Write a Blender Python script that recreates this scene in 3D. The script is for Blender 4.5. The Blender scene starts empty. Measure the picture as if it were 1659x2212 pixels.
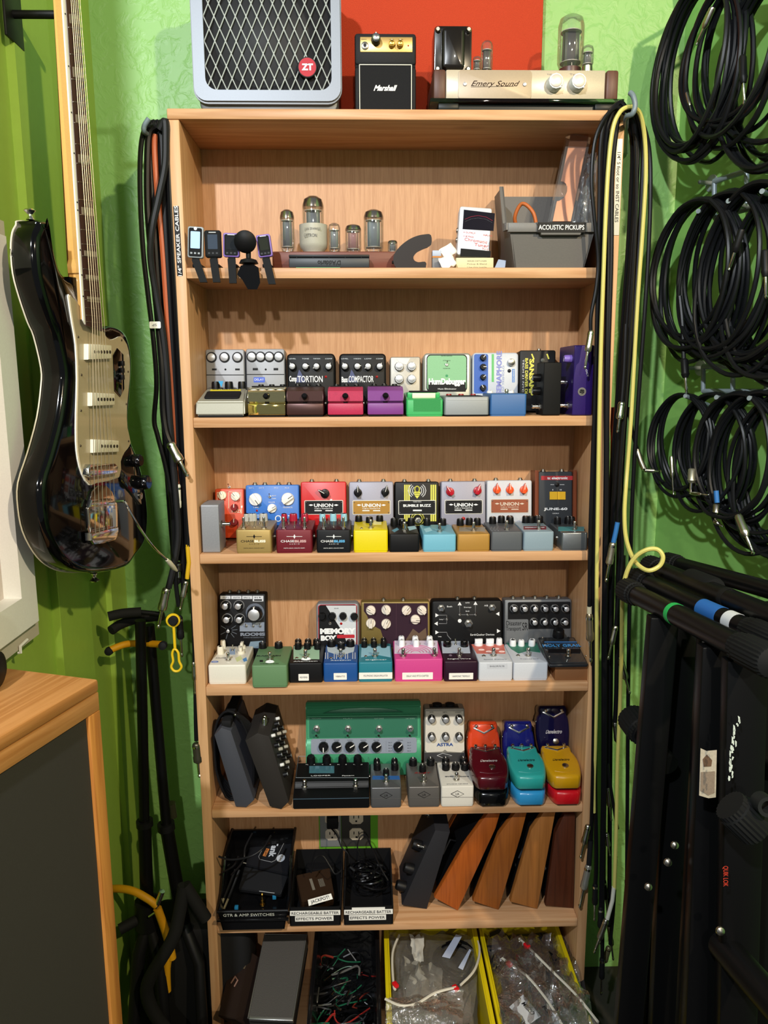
import bpy, bmesh, math, random
from mathutils import Vector, Matrix
random.seed(7)
SC = bpy.context.scene
COL = SC.collection
PI = math.pi
V = Vector

# ---------------------------------------------------------------- camera
CX, CY, CZ = 0.3407, -1.4288, 1.3885
YAW, PITCH, ROLL, FPX = 0.0228, -0.1741, -0.0039, 1646.1
_f = V((math.sin(YAW)*math.cos(PITCH), math.cos(YAW)*math.cos(PITCH), math.sin(PITCH)))
_r = V((math.cos(YAW), -math.sin(YAW), 0))
_u = _r.cross(_f)
RGT = _r*math.cos(ROLL) + _u*math.sin(ROLL)
UPV = -_r*math.sin(ROLL) + _u*math.cos(ROLL)
FWD = _f
CAM = V((CX, CY, CZ))
cd = bpy.data.cameras.new('camera'); cam = bpy.data.objects.new('camera', cd); COL.objects.link(cam)
cd.sensor_fit = 'VERTICAL'; cd.sensor_height = 24.0; cd.lens = 24.0*FPX/2212
cd.clip_start = 0.02; cd.clip_end = 60
cam.matrix_world = Matrix(((RGT.x, UPV.x, -FWD.x, CX), (RGT.y, UPV.y, -FWD.y, CY), (RGT.z, UPV.z, -FWD.z, CZ), (0, 0, 0, 1)))
SC.camera = cam

# ---------------------------------------------------------------- light
SC.view_settings.view_transform = 'Standard'; SC.view_settings.look = 'None'
SC.view_settings.gamma = 1; SC.view_settings.use_curve_mapping = False
SC.view_settings.exposure = 0.0
world = bpy.data.worlds.new('world'); SC.world = world; world.use_nodes = True
bg = world.node_tree.nodes['Background']; bg.inputs[0].default_value = (0.80, 0.86, 0.90, 1); bg.inputs[1].default_value = 0.20
def lamp(name, loc, power, color, size, aim=None, kind='AREA'):
    d = bpy.data.lights.new(name, kind); d.energy = power; d.color = color
    if kind == 'AREA': d.shape = 'DISK'; d.size = size
    else: d.shadow_soft_size = size
    o = bpy.data.objects.new(name, d); COL.objects.link(o); o.location = loc
    if aim is not None:
        o.rotation_euler = (V(aim)-V(loc)).to_track_quat('-Z', 'Y').to_euler()
    return o
lamp('ceiling_lamp_cool', (-0.30, -2.2, 2.63), 60, (0.90, 0.95, 1.0), 0.07, (0.4, 0.2, 1.2))
lamp('ceiling_lamp_warm', (1.46, -2.2, 2.63), 50, (1.0, 0.82, 0.55), 0.07, (0.2, 0.2, 1.2))
lamp('ceiling_lamp_far', (0.5, -4.4, 2.63), 41, (1.0, 0.95, 0.82), 0.10, (0.4, 0.2, 1.3))

# ---------------------------------------------------------------- pixel -> place helpers (photo frame 1659 x 2212)
def ray(px, py):
    return (FWD + RGT*((px-829.5)/FPX) - UPV*((py-1106)/FPX))
def aty(px, py, Y):
    d = ray(px, py); return CAM + d*((Y-CY)/d.y)
def atz(px, py, Z):
    d = ray(px, py); return CAM + d*((Z-CZ)/d.z)
def atp(px, py, p, n):
    d = ray(px, py); p = V(p); n = V(n); return CAM + d*((p-CAM).dot(n)/d.dot(n))
def atd(px, py, dist):
    return CAM + ray(px, py)*dist

# ---------------------------------------------------------------- materials
def lin(c):
    if isinstance(c, str):
        c = c.lstrip('#'); c = tuple(int(c[i:i+2], 16)/255 for i in (0, 2, 4))
    return tuple((x/12.92 if x <= 0.04045 else ((x+0.055)/1.055)**2.4) for x in c)
_M = {}
def mat(c, rough=0.5, metal=0.0, spec=0.5, trans=0.0, bump=0.0, bscale=400, coat=0.0, emit=0.0, ior=1.45, alpha=1.0, speck=0.0):
    key = (c, rough, metal, spec, trans, bump, bscale, coat, emit, alpha, speck)
    if key in _M: return _M[key]
    if not metal and not trans and max(lin(c)) < 0.03: spec *= 0.5
    m = bpy.data.materials.new('finish'); m.use_nodes = True
    nt = m.node_tree; b = nt.nodes['Principled BSDF']
    col = lin(c)
    b.inputs['Base Color'].default_value = (*col, 1)
    b.inputs['Roughness'].default_value = rough; b.inputs['Metallic'].default_value = metal
    b.inputs['Specular IOR Level'].default_value = spec; b.inputs['IOR'].default_value = ior
    b.inputs['Transmission Weight'].default_value = trans; b.inputs['Coat Weight'].default_value = coat
    b.inputs['Alpha'].default_value = alpha
    if emit:
        b.inputs['Emission Color'].default_value = (*col, 1); b.inputs['Emission Strength'].default_value = emit
    tc = nt.nodes.new('ShaderNodeTexCoord')
    nz = nt.nodes.new('ShaderNodeTexNoise'); nz.inputs['Scale'].default_value = bscale; nz.inputs['Detail'].default_value = 3
    nt.links.new(tc.outputs['Object'], nz.inputs['Vector'])
    if not emit and not trans:
        mx = nt.nodes.new('ShaderNodeMix'); mx.data_type = 'RGBA'; mx.blend_type = 'MULTIPLY'
        mx.inputs[0].default_value = 1.0
        rp = nt.nodes.new('ShaderNodeMapRange'); rp.inputs['To Min'].default_value = 0.94-speck; rp.inputs['To Max'].default_value = 1.06+speck
        nt.links.new(nz.outputs['Fac'], rp.inputs['Value'])
        mx.inputs[6].default_value = (*col, 1)
        nt.links.new(rp.outputs['Result'], mx.inputs[7]); nt.links.new(mx.outputs[2], b.inputs['Base Color'])
    if bump:
        bp = nt.nodes.new('ShaderNodeBump'); bp.inputs['Strength'].default_value = bump; bp.inputs['Distance'].default_value = 0.002
        nt.links.new(nz.outputs['Fac'], bp.inputs['Height']); nt.links.new(bp.outputs['Normal'], b.inputs['Normal'])
    _M[key] = m; return m
def wood(c1, c2, grain='X', scale=1.0, rough=0.45, fine=0.0, knots=0.0):
    key = ('w', c1, c2, grain, scale, rough, fine, knots)
    if key in _M: return _M[key]
    m = bpy.data.materials.new('timber'); m.use_nodes = True; nt = m.node_tree; N = nt.nodes; L = nt.links
    b = N['Principled BSDF']; b.inputs['Roughness'].default_value = rough; b.inputs['Specular IOR Level'].default_value = 0.35
    tc = N.new('ShaderNodeTexCoord'); mp = N.new('ShaderNodeMapping')
    s = {'X': (1.2, 26, 26), 'Y': (26, 1.2, 26), 'Z': (26, 26, 1.2)}[grain]
    mp.inputs['Scale'].default_value = tuple(q*scale for q in s)
    L.new(tc.outputs['Object'], mp.inputs['Vector'])
    n1 = N.new('ShaderNodeTexNoise'); n1.inputs['Scale'].default_value = 1.6; n1.inputs['Detail'].default_value = 5; n1.inputs['Distortion'].default_value = 0.6
    L.new(mp.outputs['Vector'], n1.inputs['Vector'])
    wv = N.new('ShaderNodeMath'); wv.operation = 'SINE'; ml = N.new('ShaderNodeMath'); ml.operation = 'MULTIPLY'; ml.inputs[1].default_value = 22
    L.new(n1.outputs['Fac'], ml.inputs[0]); L.new(ml.outputs[0], wv.inputs[0])
    mr = N.new('ShaderNodeMapRange'); mr.inputs['From Min'].default_value = -1; L.new(wv.outputs[0], mr.inputs['Value'])
    n2 = N.new('ShaderNodeTexNoise'); n2.inputs['Scale'].default_value = 14 if fine else 9; n2.inputs['Detail'].default_value = 4
    L.new(mp.outputs['Vector'], n2.inputs['Vector'])
    cr = N.new('ShaderNodeMix'); cr.data_type = 'RGBA'
    cr.inputs[6].default_value = (*lin(c1), 1); cr.inputs[7].default_value = (*lin(c2), 1)
    a = N.new('ShaderNodeMath'); a.operation = 'MULTIPLY'; a.inputs[1].default_value = 0.35 if fine else 0.55; L.new(mr.outputs['Result'], a.inputs[0])
    a2 = N.new('ShaderNodeMath'); a2.operation = 'MULTIPLY_ADD'; a2.inputs[1].default_value = 0.6 + fine; a2.inputs[2].default_value = -0.1-fine*0.3
    L.new(n2.outputs['Fac'], a2.inputs[0]); ad = N.new('ShaderNodeMath'); ad.operation = 'ADD'; ad.use_clamp = True
    L.new(a.outputs[0], ad.inputs[0]); L.new(a2.outputs[0], ad.inputs[1]); L.new(ad.outputs[0], cr.inputs[0])
    out = cr.outputs[2]
    if knots:
        mp2 = N.new('ShaderNodeMapping'); k = {'X': (2.2, 6, 6), 'Y': (6, 2.2, 6), 'Z': (6, 6, 2.2)}[grain]
        mp2.inputs['Scale'].default_value = k; L.new(tc.outputs['Object'], mp2.inputs['Vector'])
        vo = N.new('ShaderNodeTexVoronoi'); vo.inputs['Scale'].default_value = 1.0; L.new(mp2.outputs['Vector'], vo.inputs['Vector'])
        kr = N.new('ShaderNodeMapRange'); kr.inputs['From Min'].default_value = 0.05; kr.inputs['From Max'].default_value = 0.10
        kr.inputs['To Min'].default_value = knots; kr.inputs['To Max'].default_value = 0
        L.new(vo.outputs['Distance'], kr.inputs['Value'])
        mk = N.new('ShaderNodeMix'); mk.data_type = 'RGBA'; mk.inputs[7].default_value = (*lin('#7a4a24'), 1)
        L.new(out, mk.inputs[6]); L.new(kr.outputs['Result'], mk.inputs[0]); out = mk.outputs[2]
    L.new(out, b.inputs['Base Color'])
    bp = N.new('ShaderNodeBump'); bp.inputs['Strength'].default_value = 0.15; bp.inputs['Distance'].default_value = 0.001
    L.new(n2.outputs['Fac'], bp.inputs['Height']); L.new(bp.outputs['Normal'], b.inputs['Normal'])
    _M[key] = m; return m
def plaster(c, scale, strength, dist, rough=0.5):
    m = mat(c, rough, spec=0.4, bscale=3.0)
    m = m.copy(); nt = m.node_tree; N = nt.nodes; L = nt.links
    tc = N.new('ShaderNodeTexCoord'); n = N.new('ShaderNodeTexNoise'); n.inputs['Scale'].default_value = scale; n.inputs['Detail'].default_value = 4; n.inputs['Distortion'].default_value = 0.8
    L.new(tc.outputs['Object'], n.inputs['Vector'])
    r = N.new('ShaderNodeMapRange'); r.inputs['From Min'].default_value = 0.42; r.inputs['From Max'].default_value = 0.66; r.interpolation_type = 'SMOOTHSTEP'
    L.new(n.outputs['Fac'], r.inputs['Value'])
    bp = N.new('ShaderNodeBump'); bp.inputs['Strength'].default_value = strength; bp.inputs['Distance'].default_value = dist
    L.new(r.outputs['Result'], bp.inputs['Height']); L.new(bp.outputs['Normal'], N['Principled BSDF'].inputs['Normal'])
    return m

BLACK = mat('#121214', 0.45); RUBBER = mat('#141416', 0.75); BLKGLOSS = mat('#08080a', 0.12, coat=0.5)
CHROME = mat('#d8d8d6', 0.14, 1.0); NICKEL = mat('#b9b6ae', 0.28, 1.0); STEEL = mat('#8d8f92', 0.35, 1.0)
GOLD = mat('#c9a04c', 0.25, 1.0); WHITE = mat('#e9e8e4', 0.4); CREAM = mat('#e6ddc3', 0.4)
INK = mat('#0d0d10', 0.5); PAPER = mat('#eceae4', 0.6); LEDRED = mat('#a01010', 0.2, coat=0.5)
GLASS = mat('#f4f8f6', 0.02, 0, 0.5, trans=1.0, ior=1.45)
SILVER = mat('#b4b6ba', 0.35, 0.6)

# ---------------------------------------------------------------- mesh builder
def mtx(loc=(0, 0, 0), rx=0, ry=0, rz=0, s=(1, 1, 1)):
    return Matrix.Translation(V(loc)) @ Matrix.Rotation(rz, 4, 'Z') @ Matrix.Rotation(ry, 4, 'Y') @ Matrix.Rotation(rx, 4, 'X') @ Matrix.Diagonal((*s, 1))
class MB:
    def __init__(s): s.bm = bmesh.new(); s.mats = []
    def mi(s, m):
        if m not in s.mats: s.mats.append(m)
        return s.mats.index(m)
    def add(s, vs, fs, m, M=None):
        k = s.mi(m); bv = [s.bm.verts.new((M @ V(v)) if M else V(v)) for v in vs]; out = []
        for f in fs:
            try:
                q = s.bm.faces.new([bv[i] for i in f]); q.material_index = k; out.append(q)
            except ValueError: pass
        return bv, out
    def box(s, x0, x1, y0, y1, z0, z1, m, bev=0.0, M=None, seg=2):
        vs = [(x0, y0, z0), (x1, y0, z0), (x1, y1, z0), (x0, y1, z0), (x0, y0, z1), (x1, y0, z1), (x1, y1, z1), (x0, y1, z1)]
        fs = [(3, 2, 1, 0), (4, 5, 6, 7), (0, 1, 5, 4), (1, 2, 6, 5), (2, 3, 7, 6), (3, 0, 4, 7)]
        bv, bf = s.add(vs, fs, m, M)
        if bev:
            es = {e for f in bf for e in f.edges}
            bmesh.ops.bevel(s.bm, geom=list(es), offset=bev, segments=seg, profile=0.5, affect='EDGES', clamp_overlap=True, material=-1)
        return s
    def prism(s, poly, z0, z1, m, ch=0.0, M=None, chb=0.0, mside=None):
        n = len(poly); cx = sum(p[0] for p in poly)/n; cy = sum(p[1] for p in poly)/n
        def ins(d):
            if not d: return poly
            out = []
            for i in range(n):
                a, b, c = V((*poly[i-1], 0)), V((*poly[i], 0)), V((*poly[(i+1) % n], 0))
                e1 = (b-a).normalized(); e2 = (c-b).normalized(); nn = V((-(e1.y+e2.y), e1.x+e2.x, 0))
                if nn.length < 1e-6: nn = V((-e1.y, e1.x, 0))
                nn.normalize(); k = max(0.35, abs(nn.dot(V((-e1.y, e1.x, 0)))))
                out.append((b.x+nn.x*d/k, b.y+nn.y*d/k))
            return out
        layers = []
        if chb: layers.append((ins(chb), z0)); layers.append((poly, z0+chb))
        else: layers.append((poly, z0))
        if ch: layers.append((poly, z1-ch)); layers.append((ins(ch*0.3), z1-ch*0.3)); layers.append((ins(ch), z1))
        else: layers.append((poly, z1))
        vs = [(x, y, z) for p, z in layers for x, y in p]; fs = []
        for l in range(len(layers)-1):
            for i in range(n):
                j = (i+1) % n; fs.append((l*n+i, l*n+j, (l+1)*n+j, (l+1)*n+i))
        fs.append(tuple(reversed(range(n)))); top = len(fs); fs.append(tuple((len(layers)-1)*n+i for i in range(n)))
        bv, bf = s.add(vs, fs, m, M)
        return s
    def cyl(s, p0, p1, r0, r1, m, n=16, M=None, cap=True):
        p0, p1 = V(p0), V(p1); ax = (p1-p0).normalized(); t = V((1, 0, 0)) if abs(ax.x) < 0.9 else V((0, 1, 0))
        a = ax.cross(t).normalized(); b = ax.cross(a)
        vs = [tuple(p + (a*math.cos(2*PI*i/n)+b*math.sin(2*PI*i/n))*r) for p, r in ((p0, r0), (p1, r1)) for i in range(n)]
        fs = [(i, n+i, n+(i+1) % n, (i+1) % n) for i in range(n)]
        if cap: fs += [tuple(range(n)), tuple(reversed(range(n, 2*n)))]
        s.add(vs, fs, m, M); return s
    def lathe(s, prof, m, n=20, M=None, flute=0, fa=0.0):
        vs = []; fs = []; k = len(prof)
        for r, z in prof:
            for i in range(n):
                rr = r*(1-(fa if flute and i % 2 else 0)); a = 2*PI*i/n
                vs.append((max(rr, 1e-5)*math.cos(a), max(rr, 1e-5)*math.sin(a), z))
        for l in range(k-1):
            for i in range(n):
                j = (i+1) % n; fs.append((l*n+i, l*n+j, (l+1)*n+j, (l+1)*n+i))
        fs.append(tuple(reversed(range(n)))); fs.append(tuple((k-1)*n+i for i in range(n)))
        s.add(vs, fs, m, M); return s
    def tube(s, pts, r, m, n=8, M=None, closed=False):
        pts = [V(p) for p in pts]; k = len(pts)
        if k < 2: return s
        rs = r if isinstance(r, (list, tuple)) else [r]*k
        vs = []; fs = []; prev = None
        for i, p in enumerate(pts):
            if closed: t = (pts[(i+1) % k]-pts[i-1])
            else: t = pts[min(i+1, k-1)]-pts[max(i-1, 0)]
            t = t.normalized() if t.length > 1e-9 else V((0, 0, 1))
            if prev is None: a = t.cross(V((0, 0, 1)) if abs(t.z) < 0.9 else V((1, 0, 0))).normalized()
            else:
                a = prev - t*prev.dot(t)
                a = a.normalized() if a.length > 1e-6 else t.cross(V((0, 1, 0))).normalized()
            prev = a; b = t.cross(a)
            for j in range(n): vs.append(tuple(p+(a*math.cos(2*PI*j/n)+b*math.sin(2*PI*j/n))*rs[i]))
        for i in range(k if closed else k-1):
            for j in range(n):
                q = (i+1) % k; fs.append((i*n+j, i*n+(j+1) % n, q*n+(j+1) % n, q*n+j))
        if not closed: fs += [tuple(reversed(range(n))), tuple((k-1)*n+j for j in range(n))]
        s.add(vs, fs, m, M); return s
    def sheet(s, quad, th, m, M=None):
        q = [V(p) for p in quad]; nrm = (q[1]-q[0]).cross(q[-1]-q[0]).normalized()*th
        n = len(q); vs = q + [p-nrm for p in q]
        fs = [tuple(range(n)), tuple(reversed(range(n, 2*n)))] + [(i, n+i, n+(i+1) % n, (i+1) % n) for i in range(n)]
        s.add(vs, fs, m, M); return s
    def build(s, name, parent=None, loc=None, smooth=38, M=None):
        bmesh.ops.recalc_face_normals(s.bm, faces=s.bm.faces)
        me = bpy.data.meshes.new(name); s.bm.to_mesh(me); s.bm.free()
        for m in s.mats: me.materials.append(m)
        if smooth:
            me.polygons.foreach_set('use_smooth', [True]*len(me.polygons))
            me.set_sharp_from_angle(angle=math.radians(smooth))
        o = bpy.data.objects.new(name, me); COL.objects.link(o)
        if parent: o.parent = parent
        if loc is not None: o.location = loc
        if M is not None: o.matrix_local = M
        return o
def spline(pts, n=8, closed=False):
    P = [V(p) for p in pts]; k = len(P); out = []
    if k < 3: return P
    for i in range(k if closed else k-1):
        if closed: a, b, c, d = P[i-1], P[i], P[(i+1) % k], P[(i+2) % k]
        else: a, b, c, d = P[max(i-1, 0)], P[i], P[i+1], P[min(i+2, k-1)]
        for j in range(n):
            t = j/n
            out.append(0.5*((2*b)+(c-a)*t+(2*a-5*b+4*c-d)*t*t+(3*b-a-3*c+d)*t**3))
    if not closed: out.append(P[-1])
    return out
def rrect(x0, x1, y0, y1, r, n=5):
    out = []
    for cx, cy, a0 in ((x1-r, y1-r, 0), (x0+r, y1-r, 90), (x0+r, y0+r, 180), (x1-r, y0+r, 270)):
        for i in range(n+1):
            a = math.radians(a0+90*i/n); out.append((cx+r*math.cos(a), cy+r*math.sin(a)))
    return out
def tag(o, label=None, cat=None, group=None, kind=None):
    if label: o['label'] = label
    if cat: o['category'] = cat
    if group: o['group'] = group
    if kind: o['kind'] = kind
    return o
def thing(name, label, cat, loc=(0, 0, 0), M=None, group=None):
    o = bpy.data.objects.new(name, None); COL.objects.link(o); o.empty_display_size = 0.02
    if M is not None: o.matrix_world = M
    else: o.location = loc
    return tag(o, label, cat, group)
_T = {}
def text(parent, s, M, size, m, width=None, shear=0.0, bold=0.0, name='lettering', align='CENTER', ext=0.00015, spacing=1.0):
    key = (s, shear, bold, align, spacing)
    if key not in _T:
        c = bpy.data.curves.new('lettering', 'FONT'); c.body = s; c.size = 1.0; c.shear = shear; c.offset = bold
        c.align_x = align; c.align_y = 'CENTER'; c.resolution_u = 3; c.space_character = spacing; c.extrude = 0.01
        t = bpy.data.objects.new('lettering', c); COL.objects.link(t)
        dg = bpy.context.evaluated_depsgraph_get(); dg.update()
        me = bpy.data.meshes.new_from_object(t.evaluated_get(dg))
        bpy.data.objects.remove(t); bpy.data.curves.remove(c)
        xs = [v.co.x for v in me.vertices] or [0, 1]; ys = [v.co.y for v in me.vertices] or [0, 1]
        _T[key] = (me, min(xs), max(xs), min(ys), max(ys))
    me0, x0, x1, y0, y1 = _T[key]
    me = me0.copy(); w0 = max(x1-x0, 1e-3); cyy = (y0+y1)/2
    sx = (width/w0) if width else size
    cxx = (x0+x1)/2 if align == 'CENTER' else x0
    for v in me.vertices:
        v.co = ((v.co.x-cxx)*sx, (v.co.y-cyy)*size, v.co.z*ext/0.01)
    me.materials.clear(); me.materials.append(m)
    o = bpy.data.objects.new(name, me); COL.objects.link(o)
    if parent: o.parent = parent
    o.matrix_local = M
    return o
# ---------------------------------------------------------------- room shell
BW = 0.20        # back wall plane
G_BACK = plaster('#84b266', 38, 0.22, 0.004, 0.42)
G_SIDE = mat('#9aba4c', 0.38, bump=0.04, bscale=60)
G_RIGHT = mat('#7aac5a', 0.42, bump=0.05, bscale=60)
RW0 = V((0.975, BW, 0)); RWD = V((math.sin(math.radians(18)), -math.cos(math.radians(18)), 0)); RWN = V((-RWD.y, RWD.x, 0))*-1
if RWN.x > 0: RWN = -RWN
def slab(name, x0, x1, y0, y1, z0, z1, m, kind='structure', bev=0):
    o = MB().box(x0, x1, y0, y1, z0, z1, m, bev).build(name, smooth=0 if not bev else 38); o['kind'] = kind; return o
slab('floor', -0.6, 3.0, -2.6, 0.3, -0.09, -0.03, mat('#2e2b27', 0.6, bscale=30, speck=0.1))
slab('wall_back', -0.4, 1.6, BW, BW+0.1, -0.03, 2.75, G_BACK)
slab('wall_left', -0.3, -0.2, -0.9, BW, -0.03, 2.75, G_SIDE)
b = MB(); e = RW0+RWD*1.6; q = RWN*-0.1
b.sheet([(RW0.x, RW0.y, -0.03), (e.x, e.y, -0.03), (e.x, e.y, 2.75), (RW0.x, RW0.y, 2.75)], 0.0001, G_RIGHT)
b.add([(RW0.x, RW0.y, -0.03), (e.x, e.y, -0.03), (e.x-q.x*-1, e.y+q.y, -0.03), (RW0.x+0.1, RW0.y, -0.03)] + [(RW0.x, RW0.y, 2.75), (e.x, e.y, 2.75), (e.x+q.x, e.y+q.y, 2.75), (RW0.x+0.1, RW0.y, 2.75)],
      [(3, 2, 1, 0), (4, 5, 6, 7), (1, 2, 6, 5), (2, 3, 7, 6), (3, 0, 4, 7)], G_RIGHT)
b.build('wall_right', smooth=0)['kind'] = 'structure'
# green painted corner board and casing boards on the side wall
slab('trim_1', -0.20, -0.188, 0.105, BW, -0.03, 2.75, G_SIDE)
slab('trim_2', -0.20, -0.186, -0.16, -0.02, -0.03, 2.75, G_SIDE)

# ---------------------------------------------------------------- shelving unit
W, T, D = 0.80, 0.0199, 0.178
SZ = [1.85, 1.5846, 1.3173, 1.0575, 0.7893, 0.5254, 0.2606, 0.0]   # upper surfaces
P_SH = wood('#cca078', '#ad7c50', 'X', 1.0, knots=0.55)
P_SD = wood('#cfa478', '#b5855a', 'Z', 1.0, knots=0.4)
P_BK = wood('#c6986f', '#a87850', 'Z', 2.2, fine=0.5)
unit = thing('bookcase', 'tall pine bookcase with seven open shelves standing against the green wall', 'bookcase', (W/2, 0.09, -0.03))
def part(b, name, par, **k):
    o = b.build(name, None, **k); o.parent = par; o.matrix_parent_inverse = par.matrix_basis.inverted(); return o
part(MB().box(0, T, 0, 0.197, -0.03, 1.8319, P_SD, 0.002), 'side_panel', unit)
part(MB().box(W-T, W, 0, 0.197, -0.03, 1.8319, P_SD, 0.002), 'side_panel', unit)
part(MB().box(-0.0008, W+0.0008, -0.001, 0.197, 1.832, 1.85, P_SH, 0.0025), 'top_board', unit)
part(MB().box(T, W-T, D, D+0.008, -0.03, 1.8319, P_BK), 'back_panel', unit)
for z in SZ[1:]:
    part(MB().box(T, W-T, 0, D, z-0.019, z, P_SH, 0.002), 'shelf', unit)
part(MB().box(T, W-T, 0.01, 0.02, -0.03, -0.019, P_SH), 'plinth', unit)
# ---------------------------------------------------------------- pedal maker
def proj(P):
    d = V(P)-CAM; z = d.dot(FWD); return (829.5+FPX*d.dot(RGT)/z, 1106-FPX*d.dot(UPV)/z)
def knob(par, x, y, r, h, st, m, m2, ang, FM):
    b = MB(); A = math.radians(ang); c = MB(); sub = 'pointer_line'
    if st == 'c':      # straight fluted knob with a pointer line
        b.lathe([(r, 0), (r, h*0.15), (r*0.93, h*0.85), (r*0.80, h)], m, 20, flute=1, fa=0.05)
        c.box(-r*0.09, r*0.09, 0, r*0.82, h, h+0.0004, m2, M=mtx(rz=A))
        c.box(-r*0.09, r*0.09, r*0.72, r*0.97, h*0.3, h*0.95, m2, M=mtx(rz=A))
    elif st == 'm':    # black knob with a spun metal cap
        b.lathe([(r, 0), (r, h*0.2), (r*0.9, h*0.9), (r*0.86, h*0.97)], m, 24, flute=1, fa=0.04)
        c.lathe([(r*0.72, h*0.9), (r*0.72, h*1.02), (r*0.62, h*1.06)], m2, 20); sub = 'metal_cap'
        b.box(-r*0.08, r*0.08, r*0.7, r*0.96, h*0.2, h*0.99, WHITE, M=mtx(rz=A))
    elif st == 'p':    # round skirt with a raised bar
        b.lathe([(r, 0), (r, h*0.25), (r*0.92, h*0.42)], m, 24)
        b.box(-r*0.36, r*0.36, -r*0.92, r*0.9, h*0.3, h, m, r*0.06, M=mtx(rz=A))
        c.box(-r*0.05, r*0.05, r*0.1, r*0.88, h, h+0.0003, m2, M=mtx(rz=A))
    elif st == 'h':    # chicken head
        b.lathe([(r, 0), (r*0.95, h*0.4), (r*0.8, h*0.45)], m, 20)
        b.prism([(-r*0.42, -r*0.9), (r*0.42, -r*0.9), (r*0.5, 0), (r*0.22, r*1.25), (0, r*1.75), (-r*0.22, r*1.25), (-r*0.5, 0)], h*0.3, h, m, ch=r*0.08, M=mtx(rz=A))
        c.box(-r*0.06, r*0.06, r*0.1, r*1.55, h, h+0.0003, m2, M=mtx(rz=A))
    elif st == 'r':    # small plain round button or sphere
        b.lathe([(r*0.6, 0), (r*0.6, h*0.3), (r, h*0.5), (r*0.9, h*0.85), (r*0.4, h)], m, 16)
    o = b.build('knob', par, M=FM @ mtx((x, y, 0)))
    if st != 'r': c.build(sub, o)
    else: c.bm.free()
    return o
def footsw(par, x, y, r, FM, m=None, h=0.017):
    m = m or CHROME; b = MB()
    b.lathe([(r*1.15, 0), (r*1.15, 0.0028)], NICKEL, 6)
    b.lathe([(r*0.72, 0.0028), (r*0.72, h*0.55)], m, 16, flute=1, fa=0.04)
    b.lathe([(r*0.5, h*0.5), (r*0.5, h*0.66), (r*0.66, h*0.68), (r*0.66, h*0.93), (r*0.5, h)], m, 18)
    return b.build('footswitch', par, M=FM @ mtx((x, y, 0)))
def toggle(par, x, y, r, FM, ang=0, m=None):
    b = MB(); b.lathe([(r, 0), (r, 0.0015), (r*0.7, 0.0016), (r*0.7, 0.004)], NICKEL, 12)
    t = math.radians(ang); b.cyl((0, 0, 0.003), (math.sin(t)*0.006, math.cos(t)*0.006, 0.011), r*0.28, r*0.42, m or CHROME, 10)
    return b.build('toggle_switch', par, M=FM @ mtx((x, y, 0)))
def jack(par, M, k=1.0):
    b = MB(); M = M @ Matrix.Diagonal((1, 1, k, 1)); b.lathe([(0.0058, 0), (0.0058, 0.002), (0.0042, 0.0025), (0.0042, 0.005)], NICKEL, 14)
    b.lathe([(0.0026, 0.005), (0.0026, 0.0053)], INK, 12)
    return b.build('jack', par, M=M)
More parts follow.
